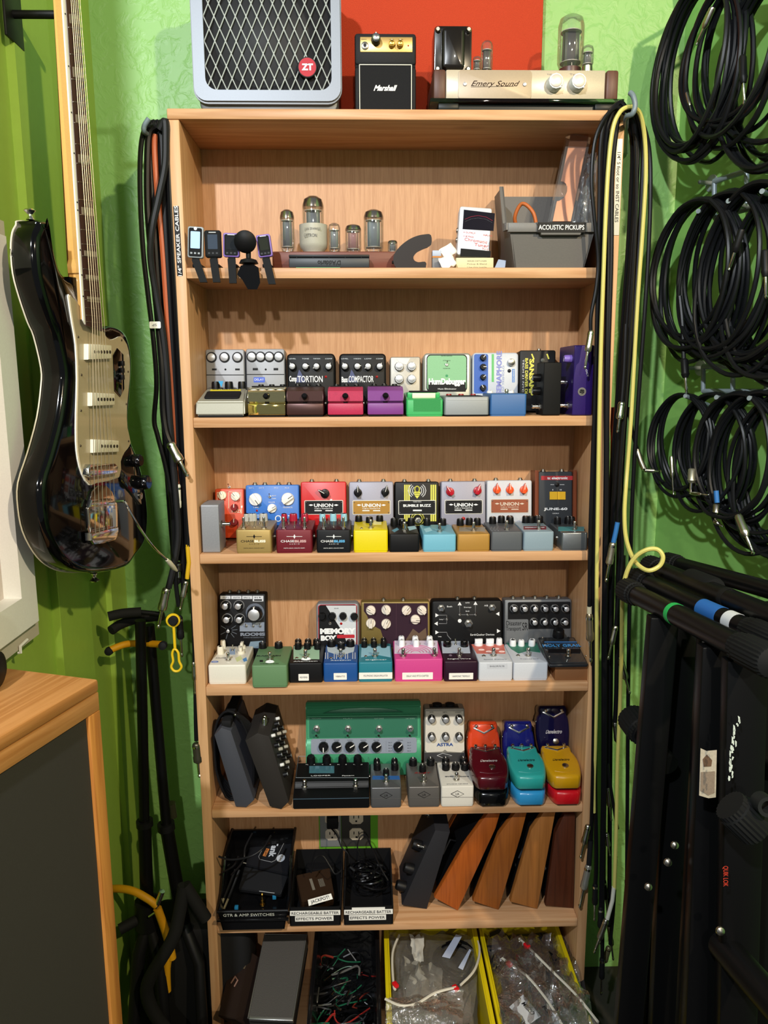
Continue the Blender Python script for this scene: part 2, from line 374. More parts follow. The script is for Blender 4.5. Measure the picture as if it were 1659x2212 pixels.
def decorate(root, FM, fw, els, fl=None):
    """els sit on the face plane FM (x right, y up the face, z out); positions are found on that plane"""
    WM = root.matrix_basis @ FM; inv = WM.inverted()
    nrm = (WM.to_3x3() @ V((0, 0, 1))).normalized(); org = WM.translation
    def loc(px, py):
        p = atp(px, py, org, nrm); q = inv @ p; return q.x, q.y, (p-CAM).dot(FWD)/FPX
    for e in els:
        c = e[0]
        if c == 'k':
            _, px, py, r, h, st, m, m2 = e[:8]; ang = e[8] if len(e) > 8 else 0
            x, y, s = loc(px, py)
            if fl: y = min(y, fl-r*s-0.0005); x = max(-fw/2+r*s, min(fw/2-r*s, x))
            knob(root, x, y, r*s, h/1000, st, m, m2, ang, FM)
        elif c == 's':
            x, y, s = loc(e[1], e[2]); footsw(root, x, y, (e[3] if len(e) > 3 else 6)*s, FM, e[4] if len(e) > 4 else None, e[5]/1000 if len(e) > 5 else 0.017)
        elif c == 'g':
            x, y, s = loc(e[1], e[2]); toggle(root, x, y, e[3]*s if len(e) > 3 else 0.003, FM, e[4] if len(e) > 4 else 0)
        elif c == 'l':
            x, y, s = loc(e[1], e[2]); r = e[3]*s
            MB().lathe([(r*1.3, 0), (r*1.3, 0.0008), (r, 0.001), (r, 0.0015), (r*0.5, 0.0025)], e[4], 12).build('status_light', root, M=FM @ mtx((x, y, 0)))
        elif c == 't':
            _, px, py, sz, st, m = e[:6]; wd = e[6] if len(e) > 6 else None; kw = e[7] if len(e) > 7 else {}
            kw = dict(kw); rz = kw.pop('rz', 0); x, y, s = loc(px, py)
            text(root, st, FM @ mtx((x, y, kw.pop('z', 0.0007)), rz=math.radians(rz)), sz*s, m, wd*s if wd else None, **kw)
        elif c in 'pP':
            if c == 'p': pts = [(e[1], e[4]), (e[3], e[4]), (e[3], e[2]), (e[1], e[2])]; m = e[5]; z = e[6] if len(e) > 6 else 0.0003; rr = e[7] if len(e) > 7 else 0
            else: pts = e[1]; m = e[2]; z = e[3] if len(e) > 3 else 0.0003; rr = 0
            q = [loc(*p) for p in pts]; poly = [(a[0], a[1]) for a in q]
            if rr:
                xs = [p[0] for p in poly]; ys = [p[1] for p in poly]; poly = rrect(min(xs), max(xs), min(ys), max(ys), rr*q[0][2])
            MB().prism(poly, -0.0002, z, m).build('face_plate', root, M=FM, smooth=0)
        elif c == 'o':   # ring or disc printed on the face
            x, y, s = loc(e[1], e[2]); r = e[3]*s; b = MB()
            if len(e) > 5: b.tube([(math.cos(a)*r, math.sin(a)*r*(e[6] if len(e) > 6 else 1), 0) for a in [i*PI/14 for i in range(28)]], e[5]*s, e[4], 4, closed=True)
            else: b.lathe([(r, -0.0002), (r, 0.0004)], e[4], 22)
            b.build('emblem', root, M=FM @ mtx((x, y, 0.0003)))
        elif c == 'L':   # printed line through points
            b = MB(); q = [loc(*p) for p in e[1]]; b.tube([(a[0], a[1], 0.0002) for a in q], e[2]*q[0][2], e[3], 4); b.build('printed_line', root, M=FM)
DIM = {}
def pedal(label, M, w, l, h, m, face=(), front=(), hf=None, rad=0.004, ch=0.0018, jacks=(), sj=(), name='effects_pedal', cat='effects pedal', group=None, base=None, ml=None):
    root = thing(name, label, cat, M=M, group=group); DIM[root.name] = (w, l, h)
    hf = h if hf is None else hf
    b = MB(); k = len(b.bm.verts)
    b.prism(rrect(-w/2, w/2, 0, l, rad, 4), 0.0030, h, m, ch=ch)
    for v in b.bm.verts:
        if v.co.z > h*0.5: v.co.z -= (h-hf)*(1-v.co.y/l)
    b.prism(rrect(-w/2+0.0007, w/2-0.0007, 0.0007, l-0.0007, rad, 3), 0, 0.0026, base or m)
    b.build('enclosure', root, smooth=50)
    a = math.atan2(h-hf, l); FM = mtx((0, 0, hf), rx=a)
    decorate(root, FM, w, face, l)
    decorate(root, mtx(rx=PI/2), w, front)
    for u in jacks: jack(root, mtx(((u-0.5)*w, l, h*0.5), rx=-PI/2))
    for s, v in sj: jack(root, mtx((s*w/2, v*l, h*0.5), ry=s*PI/2), 0.45)
    return root
def front(label, xl, xr, yt, yb, Z, m, face=(), front_els=(), l=0.104, Y=None, rz=0, yr=(-0.008, 0.03), **k):
    if Y is None: Y = (atz(xl, yb, Z).y+atz(xr, yb, Z).y)/2; Y = min(max(Y, yr[0]), yr[1])
    a, b = aty(xl, yb, Y), aty(xr, yb, Y); h = aty((xl+xr)/2, yt, Y).z-Z
    return pedal(label, mtx(((a.x+b.x)/2, Y, Z+0.0002), rz=math.radians(rz)), b.x-a.x, l, h, m, face, front_els, **k)
def rear(label, xl, xr, yt, Z, th, m, face=(), tilt=9, back=None, Lmin=0, **k):
    t = math.radians(tilt); a = PI/2-t; L = 0.11; back = (D-0.0015) if back is None else back
    for _ in range(8):
        y0 = back-L*math.sin(t); Yt = y0+L*math.cos(a)-th*math.sin(a)
        zt = aty((xl+xr)/2, yt, Yt).z; L = (zt-Z-th*math.cos(a))/math.sin(a)
    Ym = y0-th*math.sin(a)+0.5*L*math.cos(a)
    p, q = aty(xl, yt+50, Ym), aty(xr, yt+50, Ym)
    return pedal(label, mtx(((p.x+q.x)/2, y0, Z+0.0003), rx=a), q.x-p.x, L, th, m, face, **k)
# ================================================================ SHELF 2 : dirt, compressors and modulation pedals
Z = SZ[2]
KB, KW = mat('#0e0e10', 0.35), mat('#e8e6e0', 0.35)
GRYP = mat('#86888d', 0.45, 0.15); BLKP = mat('#0d0d0f', 0.5, speck=0.1)
TX = INK; TW = mat('#e4e6e8', 0.5)
def smallknobs(xs, y, r=9, m=SILVER): return [('o', x, y, r+2.5, INK) for x in xs]+[('k', x, y, r, 6, 'r', m, INK) for x in xs]
rear('light grey square pedal with three silver knobs, first of the back row on its shelf', 445, 528, 755, Z, 0.040, GRYP,
     smallknobs((457, 485, 513), 772)+[('p', 458, 796, 468, 800, INK), ('p', 508, 796, 518, 800, INK), ('l', 487, 798, 1.6, INK), ('L', [(446, 810), (527, 810)], 0.8, INK)], tilt=4)
rear('light grey square pedal with four silver knobs and a blue tag', 532, 615, 754, Z, 0.040, GRYP,
     smallknobs((544, 563, 582, 602), 771)+[('p', 546, 795, 557, 800, INK), ('p', 591, 795, 601, 800, INK), ('l', 574, 798, 1.6, INK), ('L', [(533, 809), (614, 809)], 0.8, INK),
      ('p', 548, 815, 572, 826, mat('#2f55c8', 0.4)), ('t', 560, 820, 7, 'DELAY', TW, 20)], tilt=4)
def dark4(xl, xr, yt, word1, word2, label, kx, xm):
    els = [('k', x, yt+28, 8.5, 10, 'm', KB, SILVER, a) for x, a in zip(kx, (30, -80, 120, -30))]
    els += [('t', x, yt+11, 3.6, s, mat('#c9d2dc'), 15) for x, s in zip(kx, ('LEVEL', 'TONE' if word1 == 'Comp' else 'HIGH', 'TORTION' if word1 == 'Comp' else 'LOW', 'COMP'))]
    els += [('t', xl+5, yt+56, 16, word1, TW, xm-xl-7, {'bold': 0.03, 'align': 'LEFT'}), ('t', xm, yt+55, 19, word2, TW, xr-xm-27, {'align': 'LEFT', 'bold': 0.01}), ('l', xr-20, yt+50, 2, LEDRED),
            ('P', [(xl+18, yt+62), (xl+40, yt+62), (xl+30, yt+40), (xl+26, yt+34)], mat('#3b4470', 0.5), 0.0002)]
    rear(label, xl, xr, yt, Z, 0.044, BLKP, els, tilt=4, rad=0.008, ch=0.004)
dark4(620, 724, 764, 'Comp', 'TORTION', 'black rounded pedal lettered TORTION with four chrome topped knobs', (632, 660, 684, 710), 643)
dark4(733, 834, 764, 'Bass', 'COMPACTOR', 'black rounded pedal lettered COMPACTOR with four chrome topped knobs', (745, 772, 795, 820), 753)
rear('small bare metal pedal with four spun silver knobs and tape on top', 843, 908, 771, Z, 0.032, mat('#97948c', 0.45, 0.4, speck=0.1),
     [('k', x, y, 10, 9, 'm', STEEL, SILVER, a) for x, y, a in ((862, 792, 20), (889, 792, -30), (862, 819, 50), (889, 819, 0))]+[('P', [(856, 774), (886, 774), (878, 788), (864, 784)], mat('#d8d4cc', 0.3), 0.0006)], tilt=5)
rear('pale green buzz filter pedal in a rounded silver case', 915, 1018, 763, Z, 0.046, mat('#b5b7ae', 0.35, 0.5),
     [('p', 921, 766, 1009, 846, INK, 0.0003, 9), ('p', 923, 768, 1007, 844, mat('#7fb487', 0.45), 0.0006, 8), ('t', 965, 769, 3, 'ELECTRO HARMONIX', INK, 24), ('t', 965, 779, 3, 'STRONG', INK, 16), ('o', 965, 788, 3.5, INK), ('g', 965, 788),
      ('t', 965, 796, 3, 'NORMAL', INK, 16), ('o', 965, 812, 3, mat('#2a8a55', 0.3)), ('p', 925, 826, 1006, 846, INK, 0.0008), ('t', 966, 826, 17, 'HumDebugger', TW, 80, {'bold': 0.05, 'z': 0.0011}), ('t', 966, 840, 5, 'Hum Eliminator', TW, 40, {'z': 0.0011})], tilt=4, rad=0.008, ch=0.004)
rear('white and blue tremolo pedal with sideways purple lettering', 1021, 1120, 762, Z, 0.044, mat('#b9c0cb', 0.4),
     [('p', 1024, 765, 1054, 850, mat('#2157b0', 0.4), 0.0004, 4), ('p', 1062, 765, 1067, 825, mat('#5fb46a'), 0.0004),
      ('k', 1043, 773, 7, 9, 'c', KB, KW, -40), ('k', 1043, 793, 7, 9, 'c', KB, KW, -90), ('k', 1043, 815, 6.5, 9, 'c', KB, KW, -50), ('k', 1043, 838, 7, 9, 'c', KB, KW, 30), ('t', 1078, 805, 15, 'SEMAPHORE', mat('#7f86c8'), 92, {'rz': 90, 'bold': 0.03}), ('t', 1087, 820, 6, 'TAP TREMOLO', mat('#9aa7cc'), 60, {'rz': 90}),
      ('k', 1104, 783, 8, 8, 'r', NICKEL, INK), ('l', 1100, 801, 3, mat('#28282c', 0.2)), ('p', 1106, 797, 1112, 826, mat('#5a86c4'), 0.0002), ('t', 1109, 812, 4, 'COCHRANE', TW, 26, {'rz': 90})], tilt=5, rad=0.007, ch=0.003)
YL = mat('#d3cf55', 0.5)
rear('black bass driver box standing on its end with sideways yellow lettering', 1122, 1200, 757, Z, 0.045, mat('#0f1012', 0.45, speck=0.1),
     [('t', 1148, 815, 13, 'SANSAMP', YL, 78, {'rz': -90, 'bold': 0.05}), ('t', 1137, 812, 8.5, 'BASS DRIVER DI', YL, 75, {'rz': -90, 'bold': 0.03}), ('t', 1130, 812, 5, 'TECH 21·NYC', TW, 70, {'rz': -90}),
      ('P', [(1147, 765), (1150, 764), (1155, 776), (1152, 777)], YL), ('P', [(1180, 765), (1183, 764), (1187, 775), (1184, 776)], YL), ('l', 1172, 778, 3, mat('#6a6a60'))], tilt=4, jacks=(0.6,))
# ---- front row of shelf 2
def compact(label, xl, xr, yt, yb, ctop, Y=0.006, screw=True, tread=None, cbody=None, gold=False, black=True, l=0.106):
    """compact pedal seen from its treadle end"""
    a, b_ = aty(xl, yb, Y), aty(xr, yb, Y); w = b_.x-a.x; H = aty((xl+xr)/2, yt, Y+0.03).z-Z
    cb = cbody or ctop; root = thing('effects_pedal', label, 'effects pedal', M=mtx(((a.x+b_.x)/2, Y, Z+0.0005)))
    b = MB(); b.box(-w/2, w/2, 0, l, 0.003, H*0.44, cb, 0.0025); b.box(-w/2+0.001, w/2-0.001, 0.012, l, H*0.3, H*0.72, cb, 0.002)
    b.box(-w/2+0.002, w/2-0.002, 0.004, l-0.004, 0, 0.004, RUBBER); b.build('enclosure', root)
    t = MB(); t.prism([(0.004, H*0.50), (0.004, H*0.84), (0.03, H*0.98), (0.066, H*0.98), (0.066, H*0.5)], -w/2+0.0005, w/2-0.0005, ctop, M=Matrix(((0, 0, 1, 0), (1, 0, 0, 0), (0, 1, 0, 0), (0, 0, 0, 1))))
    bmesh.ops.bevel(t.bm, geom=list(t.bm.edges), offset=0.001, segments=2, affect='EDGES'); t.build('treadle', root)
    if black: MB().box(-w/2+0.004, w/2-0.004, 0.033, 0.062, H*0.97, H*1.01, RUBBER, 0.001).build('rubber_pad', root)
    MB().box(-w/2+0.002, w/2-0.002, 0.072, l-0.004, H*0.6, H*0.86, RUBBER, 0.003).build('control_panel', root)
    for i in range(3): knob(root, (-0.3+0.3*i)*w, 0.092, 0.006, 0.011, 'c', KB, KW, 20*i, mtx((0, 0, H*0.86)))
    if screw:
        MB().lathe([(0.0022, 0), (0.0022, 0.004), (0.0052, 0.005), (0.0058, 0.009), (0.004, 0.012)], mat('#101012', 0.2), 16).build('thumb_screw', root, M=mtx((0, 0.004, H*0.62), rx=math.radians(62)))
        MB().box(-0.004, 0.004, 0.0095, 0.0125, H*0.36, H*0.56, RUBBER, 0.001).build('screw_slot', root)
    for s in (-1, 1): jack(root, mtx((s*w/2, 0.075, H*0.4), ry=s*PI/2), 0.35)
    return root, w, H
# 1 grey-beige sloping pedal with black tread
a, c = aty(423, 897, 0.002), aty(529, 897, 0.002); w = c.x-a.x; H = 0.048
r = thing('effects_pedal', 'pale grey wedge pedal with black rubber tread and yellow strip', 'effects pedal', M=mtx(((a.x+c.x)/2, 0.002, Z+0.0005)))
YZ = Matrix(((0, 0, 1, 0), (1, 0, 0, 0), (0, 1, 0, 0), (0, 0, 0, 1)))
b = MB(); b.prism([(0, 0.003), (0.112, 0.003), (0.112, 0.040), (0.075, 0.052), (0.004, 0.0285)], -w/2, w/2, mat('#989688', 0.45, 0.2), M=YZ)
for v in b.bm.verts:
    if v.co.y > 0.03: v.co.x *= 0.86
bmesh.ops.bevel(b.bm, geom=list(b.bm.edges), offset=0.003, segments=3, affect='EDGES'); b.box(-w/2+0.004, w/2-0.004, 0.003, 0.110, 0, 0.004, RUBBER); b.build('enclosure', r)
sl = math.atan2(0.0235, 0.071)
MB().prism(rrect(-w*0.36, w*0.36, 0.014, 0.05, 0.005), 0, 0.0035, RUBBER, ch=0.001).build('tread', r, M=mtx((0, 0.004, 0.0285), rx=sl))
MB().box(-w*0.32, w*0.32, 0.056, 0.066, 0, 0.001, mat('#c9bb2e', 0.5)).build('face_plate', r, M=mtx((0, 0.004, 0.0285), rx=sl))
text(r, 'DISTORTION', mtx((0, 0.065, 0.0507), rx=sl), 0.006, INK, 0.05)
for i in (-1, 0, 1): knob(r, i*0.026, 0.102, 0.0088, 0.022, 'c', KB, mat('#3a9ad0') if i < 0 else KW, 0, mtx((0, 0, 0.043), rx=0))
MB().prism([(-0.005, 0), (0.005, 0), (0.001, -0.012)], 0, 0.001, mat('#3a9ad0', 0.4)).build('pick', r, M=mtx((-0.013, 0.088, 0.066), rx=PI/2))
jack(r, mtx((w*0.43, 0.07, 0.022), ry=PI/2))
compact('mirror polished gold treadle pedal with black thumb screw', 535, 617, 835, 895, mat('#f0e2a8', 0.06, 1.0), cbody=mat('#ecd88a', 0.05, 1.0))
compact('dark brown metallic treadle pedal with black thumb screw', 619, 699, 835, 897, mat('#4b3230', 0.35, 0.5))
compact('worn raspberry pink treadle pedal with chipped edges', 708, 785, 835, 897, mat('#b02b50', 0.45, speck=0.15))
compact('violet purple treadle pedal with bright screw', 794, 872, 834, 896, mat('#7a3a86', 0.45))
r = front('bright green pedal with white treadle bar and carved front', 878, 957, 850, 893, Z, mat('#35a45a', 0.4), [], [('p', 893, 862, 952, 889, mat('#2c8a49', 0.7, bump=0.3, bscale=900), 0.0002)], Y=0.004, hf=0.031, l=0.106)
w = 0.062; MB().box(-w/2, w/2, 0.03, 0.072, 0.031, 0.044, mat('#35a45a', 0.4), 0.002).build('top_plate', r); MB().box(-0.022, 0.022, 0.024, 0.029, 0.0325, 0.0425, CREAM, 0.001).build('treadle', r)
MB().box(-0.026, 0.026, 0.029, 0.07, 0.0435, 0.0465, RUBBER, 0.001).build('rubber_pad', r)
r = front('silver grey pedal with a wide black rubber pad on top', 960, 1056, 857, 893, Z, mat('#85898c', 0.5, 0.3), [], [('L', [(966, 863), (1052, 863)], 0.8, mat('#c9cbcc', 0.3))], Y=0.0, l=0.106, base=RUBBER)
MB().box(-0.034, 0.034, 0.012, 0.07, 0.0275, 0.0375, RUBBER, 0.004).build('rubber_pad', r)
for i in (-1, 0, 1): knob(r, i*0.024, 0.09, 0.006, 0.012, 'c', mat('#8c1c1c', 0.4), KW, 0, mtx((0, 0, 0.0275)))
r = front('plain matte blue pedal with one footswitch and two white knobs', 1059, 1137, 851, 893, Z, mat('#2f5d94', 0.45), [], [], Y=0.002, l=0.102)
for i in (-1, 1): knob(r, i*0.021, 0.09, 0.0065, 0.013, 'c', KW, INK, 30*i, mtx((0, 0, 0.0325)))
footsw(r, 0.001, 0.03, 0.0055, mtx((0, 0, 0.0325)))
# pedals stood on edge at the end of shelf 2
def sidestand(label, xl, xr, yt, yb, Y, depth, m, Zs, side=(), els=(), nm='effects_pedal', fr=()):
    a, c = aty(xl, yb, Y), aty(xr, yb, Y); t = c.x-a.x; Hh = aty((xl+xr)/2, yt, Y).z-Zs
    root = thing(nm, label, 'effects pedal', M=mtx(((a.x+c.x)/2, Y, Zs+0.0004)))
    b = MB(); b.prism(rrect(0, depth, 0, Hh, 0.003), -t/2, t/2, m, ch=0.0015, chb=0.001, M=YZ); b.build('enclosure', root)
    for kind, s, y, z in side:
        M = mtx((s*t/2, y, z), ry=s*PI/2)
        if kind == 's': footsw(root, 0, 0, 0.006, M)
        elif kind == 'k': knob(root, 0, 0, 0.0075, 0.014, 'c', els[0], els[1], 40, M)
        elif kind == 'j': jack(root, M)
    decorate(root, mtx(rx=PI/2), t, fr)
    return root
sidestand('matte black pedal stood on its side with switch pointing to the purple one', 1172, 1210, 783, 892, 0.012, 0.06, mat('#0c0c0e', 0.6), Z,
          [('s', 1, 0.02, 0.062), ('s', 1, 0.045, 0.018), ('k', -1, 0.03, 0.07), ('k', -1, 0.03, 0.045), ('s', -1, 0.02, 0.016)], (KB, KW))
r = sidestand('deep purple sparkle pedal stood on its side beside the hanging cables', 1236, 1278, 746, 892, 0.004, 0.11, mat('#2a1660', 0.4, 0.2, speck=0.2), Z,
          [('k', -1, 0.02, 0.105), ('s', -1, 0.03, 0.018), ('j', 1, 0.03, 0.05)], (mat('#7a62b8', 0.3), mat('#e9e4ee')), fr=[('t', 1268, 806, 5, 'OCT', TW, 16, {'rz': -75}), ('o', 1257, 846, 9, NICKEL), ('o', 1257, 846, 5.5, mat('#77787c', 0.3, 1.0)), ('o', 1257, 846, 3, INK)])

# ================================================================ SHELF 3
Z = SZ[3]
def union(label, xl, xr, yt, m, mp, mt, kn, ph='UNION', led=None, yb=None, extra=()):
    s = (xr-xl)/98.0; x = lambda f: xl+(xr-xl)*f
    y0 = yt+40
    els = [('p', x(0.08), y0, x(0.93), y0+30, mat('#d8d6cc', 0.3, 0.5), 0.0006, 2), ('p', x(0.095), y0+1.3, x(0.915), y0+28.7, mp, 0.0010, 1.5)]
    if ph == 'UNION': els += [('t', x(0.5), y0+10.5, 10, ph, mt, 41*s, {'bold': 0.03, 'z': 0.0013}), ('t', x(0.5), y0+17.5, 4, 'TUBE & TRANSISTOR', mt, 40*s, {'z': 0.0013}), ('p', x(0.3), y0+21, x(0.46), y0+23, mt, 0.0013), ('p', x(0.54), y0+21, x(0.7), y0+23, mt, 0.0013),
         ('P', [(x(0.17), y0+10), (x(0.22), y0+8), (x(0.28), y0+10), (x(0.22), y0+12)], mt, 0.0013), ('P', [(x(0.72), y0+10), (x(0.78), y0+8), (x(0.83), y0+10), (x(0.78), y0+12)], mt, 0.0013)]
    els += [('l', x(fx), y0+dy, 1.6, CHROME) for fx in (0.12, 0.89) for dy in (4, 26)]
    els += list(extra)+kn
    if led: els.append(('l', x(0.5), y0+40, 3, led))
    return rear(label, xl, xr, yt, Z, 0.040, m, els, tilt=7, jacks=(0.23, 0.78), rad=0.004)
rear('small orange red pedal with two cream knobs behind the silver one', 465, 527, 1056, Z, 0.038, mat('#c8431c', 0.4, coat=0.3),
     [('L', [(469, 1100), (469, 1064), (494, 1062), (494, 1098)], 0.7, CREAM), ('L', [(494, 1062), (520, 1064), (521, 1110)], 0.7, CREAM), ('k', 480, 1070, 9.5, 9, 'p', CREAM, INK, 20), ('k', 509, 1072, 10, 10, 'p', mat('#e9e2d2', 0.4), INK, 40), ('k', 507, 1096, 8, 12, 'c', mat('#7c1a1c', 0.3), KW, 0), ('k', 507, 1128, 8, 12, 'c', mat('#7c1a1c', 0.3), KW, 0), ('g', 495, 1052), ('t', 512, 1104, 9, 'FUZE', CREAM, 22)], tilt=7)
rear('wide sky blue pedal with three large white pointer knobs', 531, 646, 1048, Z, 0.040, mat('#2d6cc0', 0.4),
     [('k', 552, 1079, 14, 12, 'p', KW, INK, -145), ('k', 622, 1078, 14, 12, 'p', KW, INK, -55), ('k', 588, 1098, 10, 11, 'p', KW, INK, -60), ('g', 583, 1073), ('t', 592, 1071, 3.5, 'BRIGHT', TW, 9), ('t', 592, 1077, 3.5, 'DARK', TW, 9), ('t', 587, 1085, 4, 'VOLUME', TW, 14), ('t', 553, 1096, 4, 'TIME', TW, 12), ('t', 622, 1096, 4, 'FEEDBACK', TW, 20), ('t', 543, 1054, 3.4, 'OUT L', TW, 11), ('t', 565, 1054, 3.4, 'OUT R', TW, 11), ('t', 597, 1054, 3.4, 'IN L', TW, 9), ('t', 620, 1054, 3.4, 'IN R', TW, 9),
      ('t', 556, 1117, 14, 'F', TW, 9), ('t', 601, 1120, 20, 'O', TW, 14), ('t', 628, 1120, 20, 'T', TW, 12), ('l', 555, 1103, 1.8, LEDRED)], tilt=7, jacks=(0.15, 0.34, 0.6, 0.8))
RED = mat('#c4181a', 0.35, coat=0.3); LAV = mat('#8c8b9a', 0.42, 0.1); KR = mat('#b01024', 0.3); KO = mat('#e8531c', 0.35)
union('fire engine red pedal with one black pointer knob and black name plate', 650, 748, 1041, RED, INK, TW, [('k', 702, 1066, 10, 14, 'h', KB, KW, 60)])
union('lavender grey pedal with two black pointer knobs and a gold name plate', 754, 850, 1041, LAV, mat('#a0762a', 0.4, 0.3), TW, [('k', 773, 1064, 9, 13, 'h', KB, KW, 0), ('k', 832, 1063, 9, 13, 'h', KB, KW, -15)], led=mat('#b8ada0', 0.3))
BB = mat('#070607', 0.45)
ex = [('p', x, 1047, x+3.2, 1126, YL) for x in (873, 877.5, 882, 930, 934.5, 939)]
ex += [('o', 901, 1057, 5, YL, 1.2, 1.3), ('P', [(894, 1062), (908, 1062), (906, 1071), (901, 1077), (896, 1071)], YL), ('L', [(894, 1066), (908, 1066)], 0.6, INK), ('L', [(896, 1070), (906, 1070)], 0.6, INK)]
for k_ in range(3):
    for sg in (-1, 1): ex.append(('L', [(901+sg*(10+k_*4.5)*math.cos(t), 1060+(11+k_*4)*math.sin(t)*0.9) for t in (-0.9, -0.5, 0, 0.5, 0.9)], 0.8, TW))
ex += [('t', 901, 1092, 7.5, 'BUMBLE BUZZ', TW, 60, {'bold': 0.03, 'z': 0.0013}), ('t', 901, 1084, 3, 'THIRD MAN', TW, 18, {'z': 0.0013}), ('L', [(868, 1086.5), (934, 1086.5)], 0.7, TW), ('L', [(868, 1097), (934, 1097)], 0.7, TW), ('p', 892, 1101, 911, 1104, TW, 0.0013),
       ('o', 902, 1121, 14, YL, 0.8), ('o', 902, 1121, 10, YL, 0.8), ('s', 903, 1124, 6)]
union('black pedal with yellow bee emblem and yellow stripes', 853, 948, 1041, BB, INK, TW, [], ph='', extra=ex)
union('lavender grey pedal with two crimson pointer knobs and black name plate', 953, 1049, 1040, LAV, INK, TW, [('k', 972, 1062, 9, 13, 'h', KR, KW, 35), ('k', 1031, 1060, 9, 13, 'h', KR, KW, -20)], led=LEDRED)
union('white pedal with three orange pointer knobs and rust name plate', 1052, 1149, 1038, mat('#b9bcc3', 0.4), mat('#8c4526', 0.5), mat('#c9b8a8'), [('k', x, 1058, 8.5, 12, 'h', KO, KW, a) for x, a in ((1073, 0), (1101, 5), (1131, -8))], led=NICKEL)
r = rear('charcoal chorus pedal with wooden cheeks and two yellow buttons', 1163, 1237, 1019, Z, 0.038, mat('#2a2e33', 0.55, spec=0.3),
     [('p', 1169, 1028, 1240, 1037, mat('#a01c26', 0.4)), ('t', 1204, 1032.5, 7.5, 'tc electronic', TW, 44, {'bold': 0.03}), ('p', 1187, 1062, 1203.5, 1079, mat('#d8a818', 0.4), 0.002), ('p', 1204.3, 1062, 1221, 1079, mat('#d8a818', 0.4), 0.002), ('l', 1203, 1047, 4, INK), ('L', [(1189, 1047), (1197, 1047)], 0.5, TW), ('L', [(1209, 1047), (1219, 1047)], 0.5, TW),
      ('t', 1194, 1058, 4, 'I', TW, 1.5), ('t', 1211, 1058, 4, 'II', TW, 3.5), ('t', 1200, 1100, 7, 'JUNE-60', TW, 51, {'bold': 0.03}), ('t', 1200, 1109, 3, 'CHORUS', TW, 14)], tilt=7, jacks=(0.2, 0.75))
w, L, h = DIM[r.name]; CHK = wood('#7d4128', '#5f2d1b', 'Y', 2.0, rough=0.35)
for sg in (-1, 1): MB().prism([(0, 0), (L+0.003, 0), (L+0.003, h+0.006), (0, h+0.006)], -0.0038, 0.0038, CHK, ch=0.001, M=mtx((sg*(w/2+0.0040), 0, 0)) @ YZ).build('wooden_cheek', r)
# ---- front row of shelf 3
sidestand('silver grey pedal stood on its long edge at the start of the row', 438, 476, 1091, 1195, 0.012, 0.062, mat('#8f9197', 0.45, 0.3, speck=0.1), Z, [('s', 1, 0.022, 0.052)])
def chase(label, xl, xr, m, kc, t1, t2, sw, yt=1145, yb=1193):
    c = (xl+xr)/2; s = (xr-xl)/78
    kx = [c-25*s, c-0*s, c+24*s]
    f = [('k', x, 1125, 6.5, 15, 'c', kc, INK, a) for x, a in zip(kx, (10, -20, 30))]+[('k', x, 1117, 6.5, 15, 'c', kc, INK, a) for x, a in zip(kx, (0, 40, -30))]
    f += [('s', c-23*s, 1141, 4.6, sw, 22), ('s', c+22*s, 1141, 4.6, sw, 22), ('g', c, 1139, 2.4), ('g', c-12*s, 1131, 2.2), ('g', c+12*s, 1131, 2.2)]
    fr = [('t', c-15*s, 1169, 7, 'CHASE', t1, 29*s, {'bold': 0.01, 'z': 0.0002}), ('t', c+13*s, 1169, 7, 'BLISS', t2, 25*s, {'bold': 0.05, 'z': 0.0002}), ('t', c, 1175, 3, 'AUDIO', t1, 22*s, {'z': 0.0002, 'spacing': 1.8}), ('t', c, 1184, 2.6, 'DIGITAL BRAIN. ANALOG HEART.', t1, 46*s, {'z': 0.0002}),
          ('L', [(c-17*s, 1159), (c+17*s, 1159)], 0.6, t1), ('P', [(c, 1154), (c+2.5, 1159), (c, 1164), (c-2.5, 1159)], t1)]
    return front(label, xl, xr, yt, yb, Z, m, f, fr, l=0.102, Y=0.004, sj=((-1, 0.5), (1, 0.5)))
GLD = mat('#a48a52', 0.38, 0.4)
chase('champagne gold three knob pedal with clear knobs and printed front', 511, 587, GLD, mat('#a9a9a4', 0.25), INK, mat('#efe9d2'), CHROME)
chase('wine red three knob pedal with crimson knobs and printed front', 597, 675, mat('#6b1522', 0.4, 0.2), mat('#a01e34', 0.25), TW, mat('#c9a0a0'), CHROME)
chase('black three knob pedal with icy blue knobs and printed front', 684, 758, mat('#121317', 0.4), mat('#8fc0cf', 0.25), TW, mat('#5aa6d6'), CHROME)
front('bright yellow pedal with three black knobs and blank front', 764, 838, 1146, 1191, Z, mat('#d8c400', 0.4), [('k', 775, 1126, 8, 12, 'c', KB, KW, 0), ('k', 798, 1129, 8, 12, 'c', KB, KW, 40), ('k', 820, 1125, 8, 12, 'c', KB, KW, -30), ('s', 801, 1141, 5, CHROME), ('l', 781, 1142, 3, CHROME), ('p', 806, 1124, 824, 1133, mat('#e9e29a'))], l=0.102, Y=0.004)
def small(label, xl, xr, yt, yb, m, kn, extra=(), yk=1134, sw=None, l=0.102, Y=0.004, fr=(), kc=None, **k):
    kc = kc or KB; f = [('k', x, y, 8, 14, 'c', kc, KW if kc is KB else INK, a) for x, y, a in kn]
    f.append(('s', sw or (xl+xr)/2, yk+9, 5, CHROME, 18)); f += list(extra)
    return front(label, xl, xr, yt, yb, Z, m, f, fr, l=l, Y=Y, **k)
